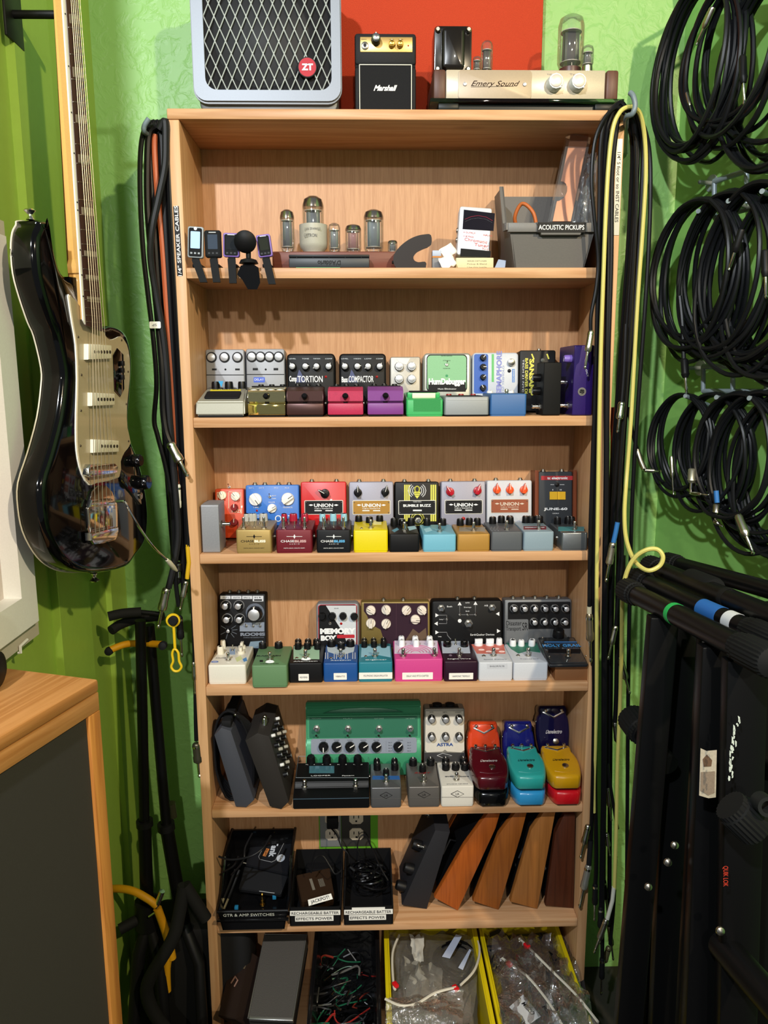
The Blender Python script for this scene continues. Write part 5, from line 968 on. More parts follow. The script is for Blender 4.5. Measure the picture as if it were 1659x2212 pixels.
# grey parts bin
GB_ = mat('#55524f', 0.5, bump=0.05, bscale=300); Yb = 0.008
xa, xb = aty(1112, 570, Yb).x, aty(1262, 570, Yb).x; xt0, xt1 = aty(1098, 480, Yb).x, aty(1287, 480, Yb).x; zr = aty(1190, 484, Yb).z-Z; zh = aty(1100, 408, 0.10).z-Z
xt1 = min(xt1, W-T-0.004)
bn = thing('parts_bin', 'dark grey plastic parts bin holding acoustic pickup parts', 'storage bin', ((xa+xb)/2, Yb, Z+0.0003)); cx = (xa+xb)/2
def wallq(name, q, th=0.0025, m=GB_): MB().sheet([(x-cx, y, z) for x, y, z in q], th, m).build(name, bn)
yb_, yt_ = 0.15, 0.16
wallq('front_wall', [(xa, 0, 0), (xb, 0, 0), (xt1-0.004, -0.006, zr), (xt0+0.004, -0.006, zr)])
wallq('back_wall', [(xb, yb_, 0), (xa, yb_, 0), (xt0, yt_, zh), (xt1, yt_, zh)])
for x0, x1, sg in ((xa, xt0, 1), (xb, xt1, -1)):
    q = [(x0, 0, 0), (x1, -0.006, zr), (x1, 0.03, zr+0.006), (x1, 0.075, zh), (x1, yt_, zh), (x0, yb_, 0)]
    b = MB(); vs = [(x-cx, y, z) for x, y, z in q]+[(x-cx+sg*0.003, y, z) for x, y, z in q]; n = 6
    b.add(vs, [tuple(range(n)), tuple(reversed(range(n, 2*n)))]+[(i, (i+1) % n, n+(i+1) % n, n+i) for i in range(n)], GB_); b.build('side_wall', bn, smooth=0)
wallq('bottom', [(xa, 0, 0.0005), (xa, yb_, 0.0005), (xb, yb_, 0.0005), (xb, 0, 0.0005)])
b = MB(); GR_ = mat('#6b6865', 0.45)
b.box(xt0-cx-0.002, xt1-cx+0.001, -0.012, -0.004, zr-0.016, zr, GR_, 0.001)
for x1, sg in ((xt0, -1), (xt1, 1)): b.sheet([(x1-cx-0.004*0, -0.010, zr), (x1-cx+sg*0.006*0, 0.028, zr+0.006), (x1-cx, 0.075, zh), (x1-cx, 0.075, zh-0.014), (x1-cx, 0.03, zr-0.008), (x1-cx, -0.010, zr-0.012)], sg*0.005, GR_)
b.build('rim', bn)
lx0, lx1 = aty(1158, 490, -0.006).x-cx, aty(1266, 490, -0.006).x-cx; zl = aty(1200, 507, -0.01).z-Z
MB().prism([(lx0+0.010, zl), (lx1-0.010, zl), (lx1, zr), (lx0, zr)], 0.006, 0.0155, GR_, ch=0.001, M=FR).build('label_holder', bn)
MB().box(lx0+0.002, lx1-0.002, -0.0166, -0.0156, zr-0.0175, zr-0.0005, INK).build('label_strip', bn)
text(bn, 'ACOUSTIC PICKUPS', mtx(((lx0+lx1)/2, -0.0168, zr-0.009), rx=PI/2), 0.0115, WHITE, (lx1-lx0)-0.008, bold=0.01)
# contents of the bin
oc = MB().tube(spline([(aty(1160, 500, 0.05)), aty(1152, 460, 0.05), aty(1128, 440, 0.06), aty(1112, 470, 0.07), aty(1120, 500, 0.08)], 8), 0.0035, mat('#b4602c', 0.5), 10).build('orange_cable')
tag(oc, 'orange cable curling out of the grey parts bin', 'cable')
q = [aty(x, y, Yq) for x, y, Yq in ((1194, 478, 0.045), (1233, 478, 0.045), (1270, 302, 0.075), (1233, 290, 0.075))]
cs = thing('clear_case', 'copper coloured pickup in a tall clear plastic case standing in the bin', 'plastic case', q[0])
def rel(p): return tuple(V(p)-q[0])
COP = mat('#b07a5e', 0.35, 0.35)
cut = [q[0], q[1], q[2], q[3]]; e1 = (q[1]-q[0]); e2 = (q[3]-q[0]); pts = []
for u, v in [(0, 0), (1, 0), (1, 1), (0, 1), (0, 0.46)]+[(0.45*math.sin(t), 0.345+0.115*math.cos(t)) for t in (0.3, 0.7, 1.1, 1.57, 2.0, 2.4, 2.85)]+[(0, 0.23)]: pts.append(rel(q[0]+e1*u+e2*v))
MB().sheet(pts, 0.004, COP).build('copper_insert', cs)
b = MB(); n_ = e1.cross(e2).normalized(); o_ = [rel(q[0]-e1*0.18-e2*0.01-n_*0.010+n_*0.004), rel(q[1]+e1*0.12-e2*0.01-n_*0.010+n_*0.004), rel(q[2]+e1*0.12+e2*0.015-n_*0.010+n_*0.004), rel(q[3]-e1*0.18+e2*0.015-n_*0.010+n_*0.004)]
o_ = [tuple(V(p)+n_*0.010) for p in o_]; b.sheet(o_, 0.022, FILM); b.build('clear_shell', cs, smooth=0)
bg_ = crumple('plastic_bag', None, [aty(1238, 480, 0.05), aty(1284, 480, 0.05), aty(1290, 330, 0.07), aty(1262, 330, 0.09)], 12, 18, 0.003, FILM2, 4, 0.01); tag(bg_, 'crumpled clear plastic bag standing beside the clear case', 'plastic bag')
MB_ = crumple('dark_pouch', None, [aty(1246, 485, 0.09), aty(1286, 485, 0.09), aty(1286, 345, 0.11), aty(1262, 352, 0.11)], 6, 8, 0.002, mat('#1d1d20', 0.6), 9, 0.008); tag(MB_, 'black pouch standing in the bin behind the clear bag', 'pouch')
tag(MB().prism([(0, 0), (0.02, 0), (0.022, 0.016), (0.008, 0.018)], -0.001, 0, mat('#8fa0bd', 0.5), M=mtx((aty(1067, 580, 0.03).x, 0.03, Z+0.0004)) @ FR).build('card'), 'pale blue card corner standing beside the cream label box', 'card')
# label tapes on the bookcase
def tape(name, pts, m, words, mt, sz, wd, rz, Yc=-0.0006):
    q = [aty(x, y, Yc) for x, y in pts]; b = MB(); c = sum((p for p in q), V((0, 0, 0)))/4
    b.sheet([p-c for p in q], -0.0003, m); o = b.build(name, None, smooth=0); o.location = c
    e = (q[3]-q[0]); ang = math.atan2(e.z, e.x)
    text(o, words, mtx((0, -0.0004, 0), rx=PI/2) @ mtx(rz=ang+rz), sz, mt, wd, bold=0.01); return o
o = tape('label_tape', [(389, 597), (396, 594), (386, 444), (373, 445)][:0] or [(383, 596), (395, 595), (386, 445), (374, 446)], INK, '1/4" SPEAKER CABLES', WHITE, 0.0085, 0.120, 0)
tag(o, 'vertical black label tape about speaker cables on the bookcase upright', 'label')
o = tape('label_tape', [(1324, 508), (1337, 508), (1345, 300), (1332, 300)], mat('#cfc9b6', 0.25, alpha=0.85), '1/4" 5 foot or so INST CABLES', mat('#2f2a24'), 0.0085, 0.118, PI, Yc=-0.0008)
tag(o, 'clear label tape about instrument cables behind the hanging cable bundle', 'label')
# ================================================================ SHELF 6
Z = SZ[5+1]
def openbin(name, label, cat, px0, px1, Zb, y0, y1, hf, hb, m, flare=0.004, wall=0.003, pyref=1980, rimr=0.0, steps=None):
    a, c = aty(px0, pyref, y0), aty(px1, pyref, y0); x0, x1 = -(c.x-a.x)/2, (c.x-a.x)/2
    r = thing(name, label, cat, ((a.x+c.x)/2, y0, Zb+0.0004)); d = y1-y0; f = flare
    MB().box(x0+f, x1-f, f*0.5, d, 0, wall, m).build('bottom', r)
    MB().sheet([(x0+f, f*0.5, 0), (x1-f, f*0.5, 0), (x1, 0, hf), (x0, 0, hf)], wall, m).build('front_wall', r)
    MB().sheet([(x1-f, d, 0), (x0+f, d, 0), (x0, d, hb), (x1, d, hb)], wall, m).build('back_wall', r)
    prof = steps or [(0, hf), (0.25, hf+(hb-hf)*0.15), (0.5, hb*0.95), (1, hb)]
    for sg, xa, xb in ((1, x0+f, x0), (-1, x1-f, x1)):
        pts = [(xa, f*0.5, 0)]+[(xb, u*d, z) for u, z in prof]+[(xa, d, 0)]; n = len(pts); b = MB()
        b.add(pts+[(p[0]+sg*wall, p[1], p[2]) for p in pts], [tuple(range(n)), tuple(reversed(range(n, 2*n)))]+[(i, (i+1) % n, n+(i+1) % n, n+i) for i in range(n)], m); b.build('side_wall', r, smooth=0)
    if rimr:
        b = MB(); b.tube([(x0, d, hb)]+[(x0, u*d, z) for u, z in reversed(prof)]+[(x1, u*d, z) for u, z in prof]+[(x1, d, hb)], rimr, m, 8); b.build('rim', r)
    return r, (a.x+c.x)/2, x1-x0
TB = mat('#0d0d0f', 0.22, coat=0.4)
y0 = -0.018
r, cx, w = openbin('storage_tray', 'glossy black plastic tray of switches and power boxes on the lower shelf', 'tray', 471, 622, Z, y0, 0.168, 0.046, 0.112, TB, 0.008, rimr=0.0035, pyref=1990)
text(r, 'GTR & AMP SWITCHES', mtx((-0.008, -0.0015, 0.0385), rx=math.radians(96)), 0.0095, mat('#b9bab0'), 0.105)
MB().box(-w/2-0.002, w/2+0.002, -0.006, 0.002, 0.026, 0.030, TB, 0.0015).build('front_lip', r)
# power box leaning in the tray
def slabq(name, label, cat, quad, th, m, par=None, bev=0.0015):
    """block whose upper face is the four given points, thickness th below"""
    q = [V(p) for p in quad]; c = sum(q, V((0, 0, 0)))/4; o = thing(name, label, cat, c) if par is None else par
    b = MB(); b.sheet([p-c for p in q], th, m)
    if bev: bmesh.ops.bevel(b.bm, geom=list(b.bm.edges), offset=bev, segments=2, affect='EDGES')
    b.build('housing', o); x = (q[1]-q[0]).normalized(); n = x.cross(q[3]-q[0]).normalized(); y = n.cross(x)
    F = Matrix((( x.x, y.x, n.x, 0), (x.y, y.y, n.y, 0), (x.z, y.z, n.z, 0), (0, 0, 0, 1)))
    return o, F, (q[1]-q[0]).length, (q[3]-q[0]).length
zq = Z+0.055
quad = [atz(530, 1868, zq), atz(621, 1889, zq), atz(634, 1800, zq+0.03), atz(548, 1792, zq+0.03)]
PB_ = mat('#1a1b1f', 0.35)
o, F, lw, lh = slabq('power_supply', 'black power supply with big rotated white lettering lying in the tray', 'power supply', quad, 0.032, PB_)
text(o, 'Tank', F @ mtx((0.008, 0.004, 0.0005), rz=math.radians(-78)), 0.020, mat('#b9c0cc'), 0.042, bold=0.04)
text(o, 'Cyber', F @ mtx((0.016, 0.042, 0.0005), rz=math.radians(-78)), 0.016, mat('#55585e'), 0.036, shear=0.4)
MB().box(-0.010, -0.002, -0.018, 0.002, 0, 0.0006, mat('#b5703a', 0.5)).build('sticker', o, M=F); text(o, 'SLIM', F @ mtx((-0.006, -0.008, 0.0008), rz=math.radians(-78)), 0.006, INK, 0.016)
MB().lathe([(0.0095, 0), (0.0095, 0.0006)], mat('#b9c0cc', 0.4), 24).build('emblem', o, M=F @ mtx((0.034, -0.014, 0))); text(o, 'PLAY', F @ mtx((0.034, -0.014, 0.0008), rz=math.radians(-78)), 0.006, INK, 0.014)
b = MB(); b.tube([(-0.018, 0.055, 0), (-0.018, -0.022, 0), (-0.012, -0.028, 0), (0.018, -0.028, 0), (0.024, -0.022, 0), (0.024, 0.055, 0)], 0.0005, mat('#9a9da2', 0.4), 4); b.build('printed_line', o, M=F @ mtx((0.0, 0, 0.0004)))
MB().box(-lw/2, lw/2, -0.0008, 0.0008, 0, 0.0008, mat('#a9a9a0', 0.4)).build('edge_line', o, M=F @ mtx((0.002, -lh*0.48, 0)))
quad = [atz(515, 1920, zq-0.026), atz(606, 1932, zq-0.026), atz(621, 1892, zq-0.006), atz(528, 1871, zq-0.006)]
o, F, lw, lh = slabq('power_supply', 'plain black second power supply in the tray with a printed front edge', 'power supply', quad, 0.012, mat('#191a1d', 0.5))
MB().box(0.0, 0.035, -lh*0.45, -lh*0.45+0.0015, 0, 0.0005, mat('#8f9296', 0.4)).build('printed_line', o, M=F)
o = thing('cable_tangle', 'thin black cords looping over the power supply in the tray', 'cable', atz(500, 1880, Z+0.05))
def cable_px(par, pts, r, m, name='cord', n=8, k=7):
    org = par.location if par else V((0, 0, 0)); q = [V(aty(*p))-org if len(p) == 3 else V(p[0])-org for p in pts]
    return MB().tube(spline(q, n), r, m, k).build(name, par)
BC = mat('#151517', 0.42, spec=0.4)
cable_px(o, [(472, 1850, 0.02), (500, 1857, 0.015), (540, 1850, 0.008), (568, 1832, 0.02), (585, 1805, 0.05)], 0.0022, BC)
cable_px(o, [(500, 1890, 0.03), (525, 1860, 0.02), (530, 1830, 0.04), (545, 1800, 0.07)], 0.002, BC); cable_px(o, [(480, 1885, 0.03), (505, 1870, 0.03), (515, 1850, 0.03)], 0.002, BC)
o = thing('plug_adapter', 'pair of pale metal plugs on black cords at the tray corner', 'plug', aty(482, 1960, 0.0))
for x0, y0_, x1, y1_ in ((476, 1962, 484, 1940), (484, 1963, 493, 1941)): cable_px(o, [(x0, y0_, 0.01), (x1, y1_, 0.02)], 0.0024, mat('#a59a7c', 0.35, 0.7), 'plug'); cable_px(o, [(x1, y1_, 0.02), (x1+12, y1_-30, 0.04), (x1+24, y1_-62, 0.06)], 0.0028, BC)
for px, py, m_, lab in ((511, 1966, mat('#1c6f9a', 0.5), 'small blue tag near the front lip of the black tray'), (593, 1941, mat('#1c6f9a', 0.5), 'small blue tag in the far corner of the black tray')):
    p = atz(px, py, Z+0.012); tag(MB().box(-0.004, 0.004, -0.004, 0.004, 0, 0.010, m_, 0.001).build('blue_tag', loc=p), lab, 'tag')
p = atz(567, 1955, Z+0.006); tag(MB().lathe([(0.006, 0), (0.006, 0.004), (0.0035, 0.005), (0.0035, 0.012), (0.002, 0.013), (0.002, 0.024), (0.003, 0.026), (0.001, 0.029)], GOLD, 14).build('gold_plug', loc=p), 'gold audio plug standing upright in the black tray', 'plug')
# two black card trays
CB = mat('#101012', 0.6)
y0 = -0.006
for px0, px1, lab, nm in ((625, 737, 'black card tray holding a brown adapter with a white tag', 1), (742, 850, 'black card tray full of tangled black power cords', 2)):
    r, cx, w = openbin('card_tray', lab, 'tray', px0, px1, Z, y0, 0.165, 0.042, 0.062, CB, 0.001, 0.003, pyref=1985, steps=[(0, 0.042), (0.3, 0.044), (0.6, 0.058), (1, 0.062)])
    s = w/(px1-px0); k = 1 if nm == 1 else 1
    for (dx, wd, z, sz_, t_, hh) in ((0, w*0.97, 0.030, 0.0085, 'RECHARGEABLE BATTER', 0.011), (-0.002, w*0.74, 0.017, 0.0085, 'EFFECTS POWER', 0.012)):
        MB().box(dx-wd/2, dx+wd/2, -0.0006, 0, z-hh/2, z+hh/2, PAPER).build('label_sticker', r); text(r, t_, mtx((dx, -0.0008, z), rx=PI/2), sz_, mat('#3a3a3c'), wd*0.94, bold=0.01)
    if nm == 2: MB().box(-w*0.33, w*0.33, -0.0003, 0, 0.0355, 0.0405, PAPER).build('label_sticker', r)
    if nm == 1:
        zq = Z+0.040
        quad = [atz(652, 1948, zq), atz(722, 1932, zq), atz(712, 1874, zq+0.012), atz(640, 1890, zq+0.012)]
        o, F, lw, lh = slabq('power_adapter', 'dark brown block adapter lying in the first card tray', 'power adapter', quad, 0.03, mat('#2c1d12', 0.55))
        MB().box(-0.010, -0.004, -0.014, 0.018, 0, 0.0004, mat('#6f6a60', 0.5)).build('label_sticker', o, M=F)
        for i in range(6): MB().box(0.008+0.002*i, 0.009+0.002*i, -0.01, 0.012, 0, 0.0004, mat('#6f6a60', 0.5)).build('printed_line', o, M=F)
        q = [aty(667, 1957, 0.0), aty(719, 1942, 0.0), aty(715, 1930, 0.003), aty(665, 1944, 0.003)]
        c = sum(q, V((0, 0, 0)))/4; lt = MB().sheet([p-c for p in q], 0.0006, PAPER).build('white_tag', loc=c, smooth=0); tag(lt, 'white paper tag with hand lettering lying against the brown adapter', 'tag')
        e = q[1]-q[0]; text(lt, 'JACKPOT!', mtx((0, -0.0012, 0), ry=-math.atan2(e.z, e.x)) @ mtx(rx=PI/2-0.25), 0.0095, mat('#222226'), 0.040)
        o = thing('power_adapter', 'black adapter half hidden under the brown one with a thin cord', 'power adapter', atz(690, 1880, Z+0.02))
        MB().box(-0.03, 0.035, -0.01, 0.045, -0.015, 0.010, BLACK, 0.003).build('housing', o); cable_px(o, [(672, 1885, 0.05), (680, 1855, 0.05), (697, 1849, 0.06), (712, 1870, 0.05), (724, 1888, 0.04), (738, 1880, 0.04)], 0.0018, BC)
        p = atz(690, 1865, Z+0.004); tag(MB().sheet([(-0.03, -0.02, 0), (0.035, -0.02, 0), (0.035, 0.03, 0.004), (-0.03, 0.03, 0.004)], 0.001, mat('#b9a88a', 0.25, 0.3)).build('foil_packet', loc=p, smooth=0), 'shiny beige packet at the bottom of the first card tray', 'packet')
rnd = random.Random(3); o = thing('power_cord_tangle', 'tangled heap of thin glossy black power cords in the second card tray', 'cord', atz(795, 1900, Z+0.03)); ca = atz(795, 1905, Z+0.03)
for i in range(26):
    c = ca+V((rnd.uniform(-0.02, 0.02), rnd.uniform(-0.03, 0.05), rnd.uniform(-0.012, 0.02))); R_ = rnd.uniform(0.010, 0.034); ph = rnd.uniform(0, 6); t1 = rnd.uniform(-0.5, 0.5); t2 = rnd.uniform(-0.5, 0.5)
    pts = [c-ca+V((R_*1.1*math.cos(ph+a), R_*0.9*math.sin(ph+a), R_*(t1*math.cos(ph+a)+t2*math.sin(ph+a))*0.6)) for a in [k*0.55 for k in range(10)]]
    MB().tube(spline(pts, 4), rnd.choice((0.0013, 0.0016, 0.0022)), mat('#0e0e10', 0.22), 6).build('cord', o)
for i in range(5):
    c = V((rnd.uniform(-0.03, 0.03), rnd.uniform(-0.03, 0.03), 0.02)); MB().cyl(c, c+V((rnd.uniform(-0.012, 0.012), rnd.uniform(-0.01, 0.01), 0.004)), 0.003, 0.0022, mat('#2a2b2e', 0.3), 10).build('barrel_plug', o)
cable_px(o, [(778, 1850, 0.08), (772, 1830, 0.10), (778, 1808, 0.12), (790, 1805, 0.12), (800, 1825, 0.10), (820, 1870, 0.05), (838, 1902, 0.03)], 0.0016, BC)
# mains outlets behind the shelf
Yo = D-0.0008
def recto(px0, py0, px1, py1, Yq): a, c = aty(px0, py1, Yq), aty(px1, py0, Yq); return a.x, c.x, a.z, c.z
x0, x1, z0, z1 = recto(690, 1740, 816, 1834, Yo)
MB().box(x0, x1, Yo-0.002, Yo, z0, z1, mat('#5f9c28', 0.45)).build('wall_patch')['kind'] = 'structure'
def outlet(label, px0, px1, mp, xs, ms):
    a0, a1, _, _ = recto(px0, 1740, px1, 1826, Yo-0.002); zt_, zb_ = z0+0.009, z0+0.122
    r = thing('power_outlet', label, 'power outlet', ((a0+a1)/2, Yo-0.0022, zb_ if False else zt_)); w_ = a1-a0
    MB().box(-w_/2, w_/2, -0.004, 0, 0, 0.10, mp, 0.0015).build('cover_plate', r)
    for zc in (0.032, 0.072):
        MB().prism([(x*0.016*1.0, y*0.0145) for x, y in ((-1, -0.55), (-0.6, -1), (0.6, -1), (1, -0.55), (1, 0.55), (0.6, 1), (-0.6, 1), (-1, 0.55))], 0.004, 0.006, ms, ch=0.0005, M=mtx((xs, 0, zc)) @ FR).build('socket', r)
        b = MB(); b.box(xs-0.0065, xs-0.0045, -0.0064, -0.0058, zc, zc+0.007, INK); b.box(xs+0.0045, xs+0.0065, -0.0064, -0.0058, zc, zc+0.007, INK); b.box(xs-0.002, xs+0.002, -0.0064, -0.0058, zc-0.009, zc-0.005, INK); b.build('slots', r)
    MB().lathe([(0.002, 0.004), (0.0015, 0.005)], STEEL, 10).build('screw', r, M=mtx((xs, 0, 0.052)) @ FR)
    return r
outlet('charcoal outlet plate with two cream sockets behind the card trays', 738, 800, mat('#3a3834', 0.4), 0.001, mat('#d2c5ae', 0.35))
outlet('grey outlet plate holding a black plug beside the charcoal plate', 692, 736, mat('#77797a', 0.4), 0.004, mat('#cbbfae', 0.35))
pl = thing('wall_plug', 'black wall plug with a dangling cord in the grey outlet', 'plug', aty(718, 1782, Yo-0.03)); MB().box(-0.013, 0.013, 0, 0.022, -0.012, 0.016, RUBBER, 0.003).build('housing', pl)
cable_px(pl, [(716, 1790, Yo-0.03), (728, 1805, 0.12), (738, 1830, 0.10), (752, 1845, 0.09), (755, 1865, 0.07)], 0.0016, BC)
# rocker pedal leaning with knobs facing sideways
def extr(name, label, cat, quadpx, Yf, depth, m, ins=0.0, nm='housing', zshelf=None, bev=0.0015):
    q = [aty(x, y, Yf) for x, y in quadpx]; zm = min(p.z for p in q); dz = (zshelf+0.0005-zm) if zshelf is not None else 0
    q = [p+V((0, 0, dz)) for p in q]; c = q[-1].copy(); o = thing(name, label, cat, c)
    MB().prism([(p.x-c.x, p.z-c.z) for p in q][::-1], -depth, 0, m, ch=bev, M=FR).build(nm, o); return o, [p-c for p in q]
Yw = atz(900, 1965, Z).y
o, q = extr('rocker_pedal', 'dark grey rocker pedal leaning over with black knobs on its flank', 'effects pedal', [(940, 1797), (972, 1801), (922, 1967), (868, 1958)], Yw, 0.13, mat('#26262a', 0.6, bump=0.1), zshelf=Z)
e = (q[0]-q[3]); nl = V((-e.z, 0, e.x)).normalized(); 
if nl.x > 0: nl = -nl
Rk = V((0, 0, 1)).rotation_difference(nl).to_matrix().to_4x4()
for u, y_ in ((0.12, 0.03), (0.36, 0.03), (0.62, 0.045)): 
    p = q[3]+e*u+V((0, y_, 0)); knob(o, 0, 0, 0.012, 0.020, 'c', BLACK, INK, 0, Matrix.Translation(p) @ Rk)
for u, y_ in ((0.7, 0.02), (0.92, 0.08)): p = q[3]+e*u+V((0, y_, 0)); footsw(o, 0, 0, 0.005, Matrix.Translation(p) @ Rk)
OW = [wood(a, b_, 'Z', 1.6, rough=0.4) for a, b_ in (('#a8561d', '#8a4214'), ('#98561f', '#7c4218'), ('#9c6430', '#835024'), ('#4c2414', '#381a0e'))]
shp = [[(1054, 1757), (1080, 1759), (1071, 1790), (989, 1968), (938, 1940), (1002, 1828)], [(1113, 1757), (1138, 1757), (1126, 1805), (1077, 1967), (1021, 1948), (1077, 1805)],
       [(1174, 1757), (1200, 1757), (1161, 1966), (1102, 1950), (1147, 1796)], [(1219, 1757), (1243, 1757), (1240, 1960), (1178, 1954), (1200, 1796)]]
labs = ['black synth pedal with an orange brown wooden side, leaning most', 'black synth pedal with a chestnut wooden side, second of the wooden ones', 'black synth pedal with the palest wooden side', 'black synth pedal with a dark mahogany side by the upright']
for k in range(4):
    Yw = 0.030; sp_ = shp[k]
    q = [aty(x, y, Yw) for x, y in sp_]; lows = sorted(p.z for p in q)[0]; dz = Z+0.0005-lows; q = [p+V((0, 0, dz)) for p in q]; c = sum(q, V((0, 0, 0)))/len(q); c.z = Z
    o = thing('synthesizer_pedal', labs[k], 'effects pedal', (c.x, Yw, Z)); pl_ = [(p.x-c.x, p.z-Z) for p in q][::-1]
    MB().prism(pl_, -0.014, 0, OW[k], ch=0.002, M=FR).build('wooden_side', o)
    cx_ = sum(p[0] for p in pl_)/len(pl_); cz_ = sum(p[1] for p in pl_)/len(pl_); ins = [(cx_+(x-cx_)*0.90, cz_+(z-cz_)*0.94+0.0) for x, z in pl_]
    MB().prism(ins, -0.125, -0.0142, mat('#0d0d0f', 0.5), ch=0.001, M=FR).build('enclosure', o)
    MB().prism(pl_, -0.140, -0.126, OW[k], ch=0.002, M=FR).build('wooden_side', o)
    # knobs on the control face (the slanting flank)
    A_, B_ = V((ins[0][0], 0, ins[0][1])), V((ins[1][0], 0, ins[1][1]))
    lo = min(pl_, key=lambda p: p[0]); hi = max(pl_, key=lambda p: p[1]-p[0]); e = V((hi[0]-lo[0], 0, hi[1]-lo[1])); nl = V((-e.z, 0, e.x)).normalized()
    Rk = V((0, 0, 1)).rotation_difference(nl).to_matrix().to_4x4()
    for u in (() if k == 0 else (0.3, 0.5, 0.7)):
        for y_ in (0.04, 0.075, 0.11): knob(o, 0, 0, 0.006, 0.009, 'm', BLACK, SILVER, 0, Matrix.Translation(V((lo[0]*0.9, y_, lo[1]))+e*u*0.95+nl*0.001-nl*0.004) @ Rk)
    if k in (0, 2): MB().tube([(lo[0]+0.02, 0.02, lo[1]+0.09), (lo[0]+0.035, 0.025, lo[1]+0.12), (lo[0]+0.05, 0.05, lo[1]+0.10)], 0.002, mat('#2a2b2e', 0.3), 8).build('cord', o)

# ================================================================ SHELF 7 (bottom)
Z = SZ[7]
def slant(name, label, quadpx, zs, th, m, cat='effects pedal', rim=None, rimr=0.0018):
    q = [atz(x, y, z) for (x, y), z in zip(quadpx, zs)]; o, F, lw, lh = slabq(name, label, cat, q, th, m)
    if rim is not None:
        c = sum(q, V((0, 0, 0)))/4; MB().tube([p-c for p in q], rimr, rim, 6, closed=True).build('metal_edge', o)
    return o, F, lw, lh
q = [(536, 2199), (632, 2203), (662, 2019), (572, 2019)]
o, F, lw, lh = slant('volume_pedal', 'large grey volume pedal with metal edge standing on the bottom shelf', q, (0.10, 0.10, 0.16, 0.16), 0.055, mat('#3f3c39', 0.75, bump=0.3, bscale=500), rim=mat('#8f8f8c', 0.35, 0.8))
MB().box(-lw*0.5, lw*0.5, -0.004, 0.004, -0.01, 0.002, mat('#9a9a98', 0.3, 0.8), 0.002).build('toe_clip', o, M=F @ mtx((0, -lh*0.5, 0)))
q = [(470, 2195), (508, 2202), (540, 2055), (504, 2055)]
o, F, lw, lh = slant('wah_pedal', 'dark brown pedal leaning on the upright beside the large grey pedal', q, (0.07, 0.09, 0.15, 0.13), 0.05, mat('#241914', 0.6))
MB().tube([(-0.01, 0, 0), (0.0, 0.012, 0.004), (0.012, 0.006, 0.004), (0.006, -0.006, 0.002)], 0.0018, mat('#7a5a4c', 0.5), 6).build('cord_loop', o, M=F); MB().box(0.006, 0.016, 0.03, 0.055, 0, 0.001, mat('#5a4e3a', 0.6)).build('sticker', o, M=F)
# black bin with coloured wires
def binz(name, label, px0, px1, pyr, hz_, y0, y1, m, rimr):
    a, c = atz(px0, pyr, hz_), atz(px1, pyr, hz_); x0, x1 = a.x, c.x; r = thing(name, label, 'storage bin', ((x0+x1)/2, y0, Z+0.0005)); w = x1-x0; h = hz_-Z-0.0005; d = y1-y0
    MB().box(-w/2+0.008, w/2-0.008, 0.006, d-0.006, 0, 0.003, m).build('bottom', r)
    for sg in (-1, 1): MB().sheet([(sg*(w/2-0.008), 0.006, 0), (sg*(w/2-0.008), d-0.006, 0), (sg*w/2, d, h), (sg*w/2, 0, h)], sg*0.003, m).build('side_wall', r, smooth=0)
    MB().sheet([(-w/2+0.008, 0.006, 0), (w/2-0.008, 0.006, 0), (w/2, 0, h*0.6), (-w/2, 0, h*0.6)], 0.003, m).build('front_wall', r, smooth=0)
    MB().sheet([(w/2-0.008, d-0.006, 0), (-w/2+0.008, d-0.006, 0), (-w/2, d, h), (w/2, d, h)], 0.003, m).build('back_wall', r, smooth=0)
    b = MB(); 
    for sg in (-1, 1): b.box(min(sg*w/2, sg*(w/2+rimr)), max(sg*w/2, sg*(w/2+rimr)), 0, d, h-0.012, h, m, 0.0015)
    b.box(-w/2, w/2, d, d+0.004, h-0.012, h, m, 0.0015); b.build('rim', r); return r, (x0+x1)/2, w
HB7 = 0.155
r, cxb, wb = binz('storage_bin', 'black bin filled with tangled coloured test wires', 676, 816, 2130, HB7, -0.19, 0.165, mat('#0f0f11', 0.25, coat=0.3), 0.006)
rnd = random.Random(11); o = thing('wire_tangle', 'loose tangle of black, grey, red and green wires in the black bin', 'wire', (cxb, 0.0, Z+0.06))
for i in range(70):
    c = V((rnd.uniform(-wb*0.42, wb*0.42), rnd.uniform(-0.10, 0.12), rnd.uniform(-0.01, 0.035))); L_ = rnd.uniform(0.012, 0.035); ph = rnd.uniform(0, 6.3)
    col = rnd.choice(['#0e0e10']*12+['#3a3b3e']*4+['#5a5a58', '#8c2420', '#1c5a40', '#1c5a40', '#7a2c22'])
    pts = [c+V((L_*math.cos(ph+a*0.5)*(1+0.2*a), L_*math.sin(ph+a*0.6), 0.006*math.sin(a*1.3+i))) for a in range(6)]
    for p in pts: p.x = max(-wb*0.45, min(wb*0.45, p.x))
    MB().tube(spline(pts, 4), rnd.choice((0.0011, 0.0015, 0.0022)), mat(col, 0.3), 5).build('wire', o)
for k in range(6): c = V((rnd.uniform(-0.05, 0.05), rnd.uniform(-0.08, 0.08), 0.035)); MB().cyl(c, c+V((rnd.uniform(-0.02, 0.02), 0.015, 0)), 0.002, 0.002, CHROME, 8).build('metal_clip', o)
MB().box(-0.001, 0.001, -0.02, 0.02, 0, 0.001, SILVER).build('pin', o, M=mtx((0.01, 0.10, 0.04), rz=0.5))
YB = mat('#c9b40a', 0.45)
r, cx1, w1 = binz('storage_bin', 'yellow bin nearest the black bin, stuffed with bagged cables', 841, 1046, 2130, HB7+0.005, -0.20, 0.168, YB, 0.008)
r, cx2, w2 = binz('storage_bin', 'yellow bin by the upright holding a bag with a hand written note', 1066, 1246, 2130, HB7+0.005, -0.20, 0.166, YB, 0.006)
BAG = film('#cfccc4', 0.10, 0.14, 0.9, 0.22)
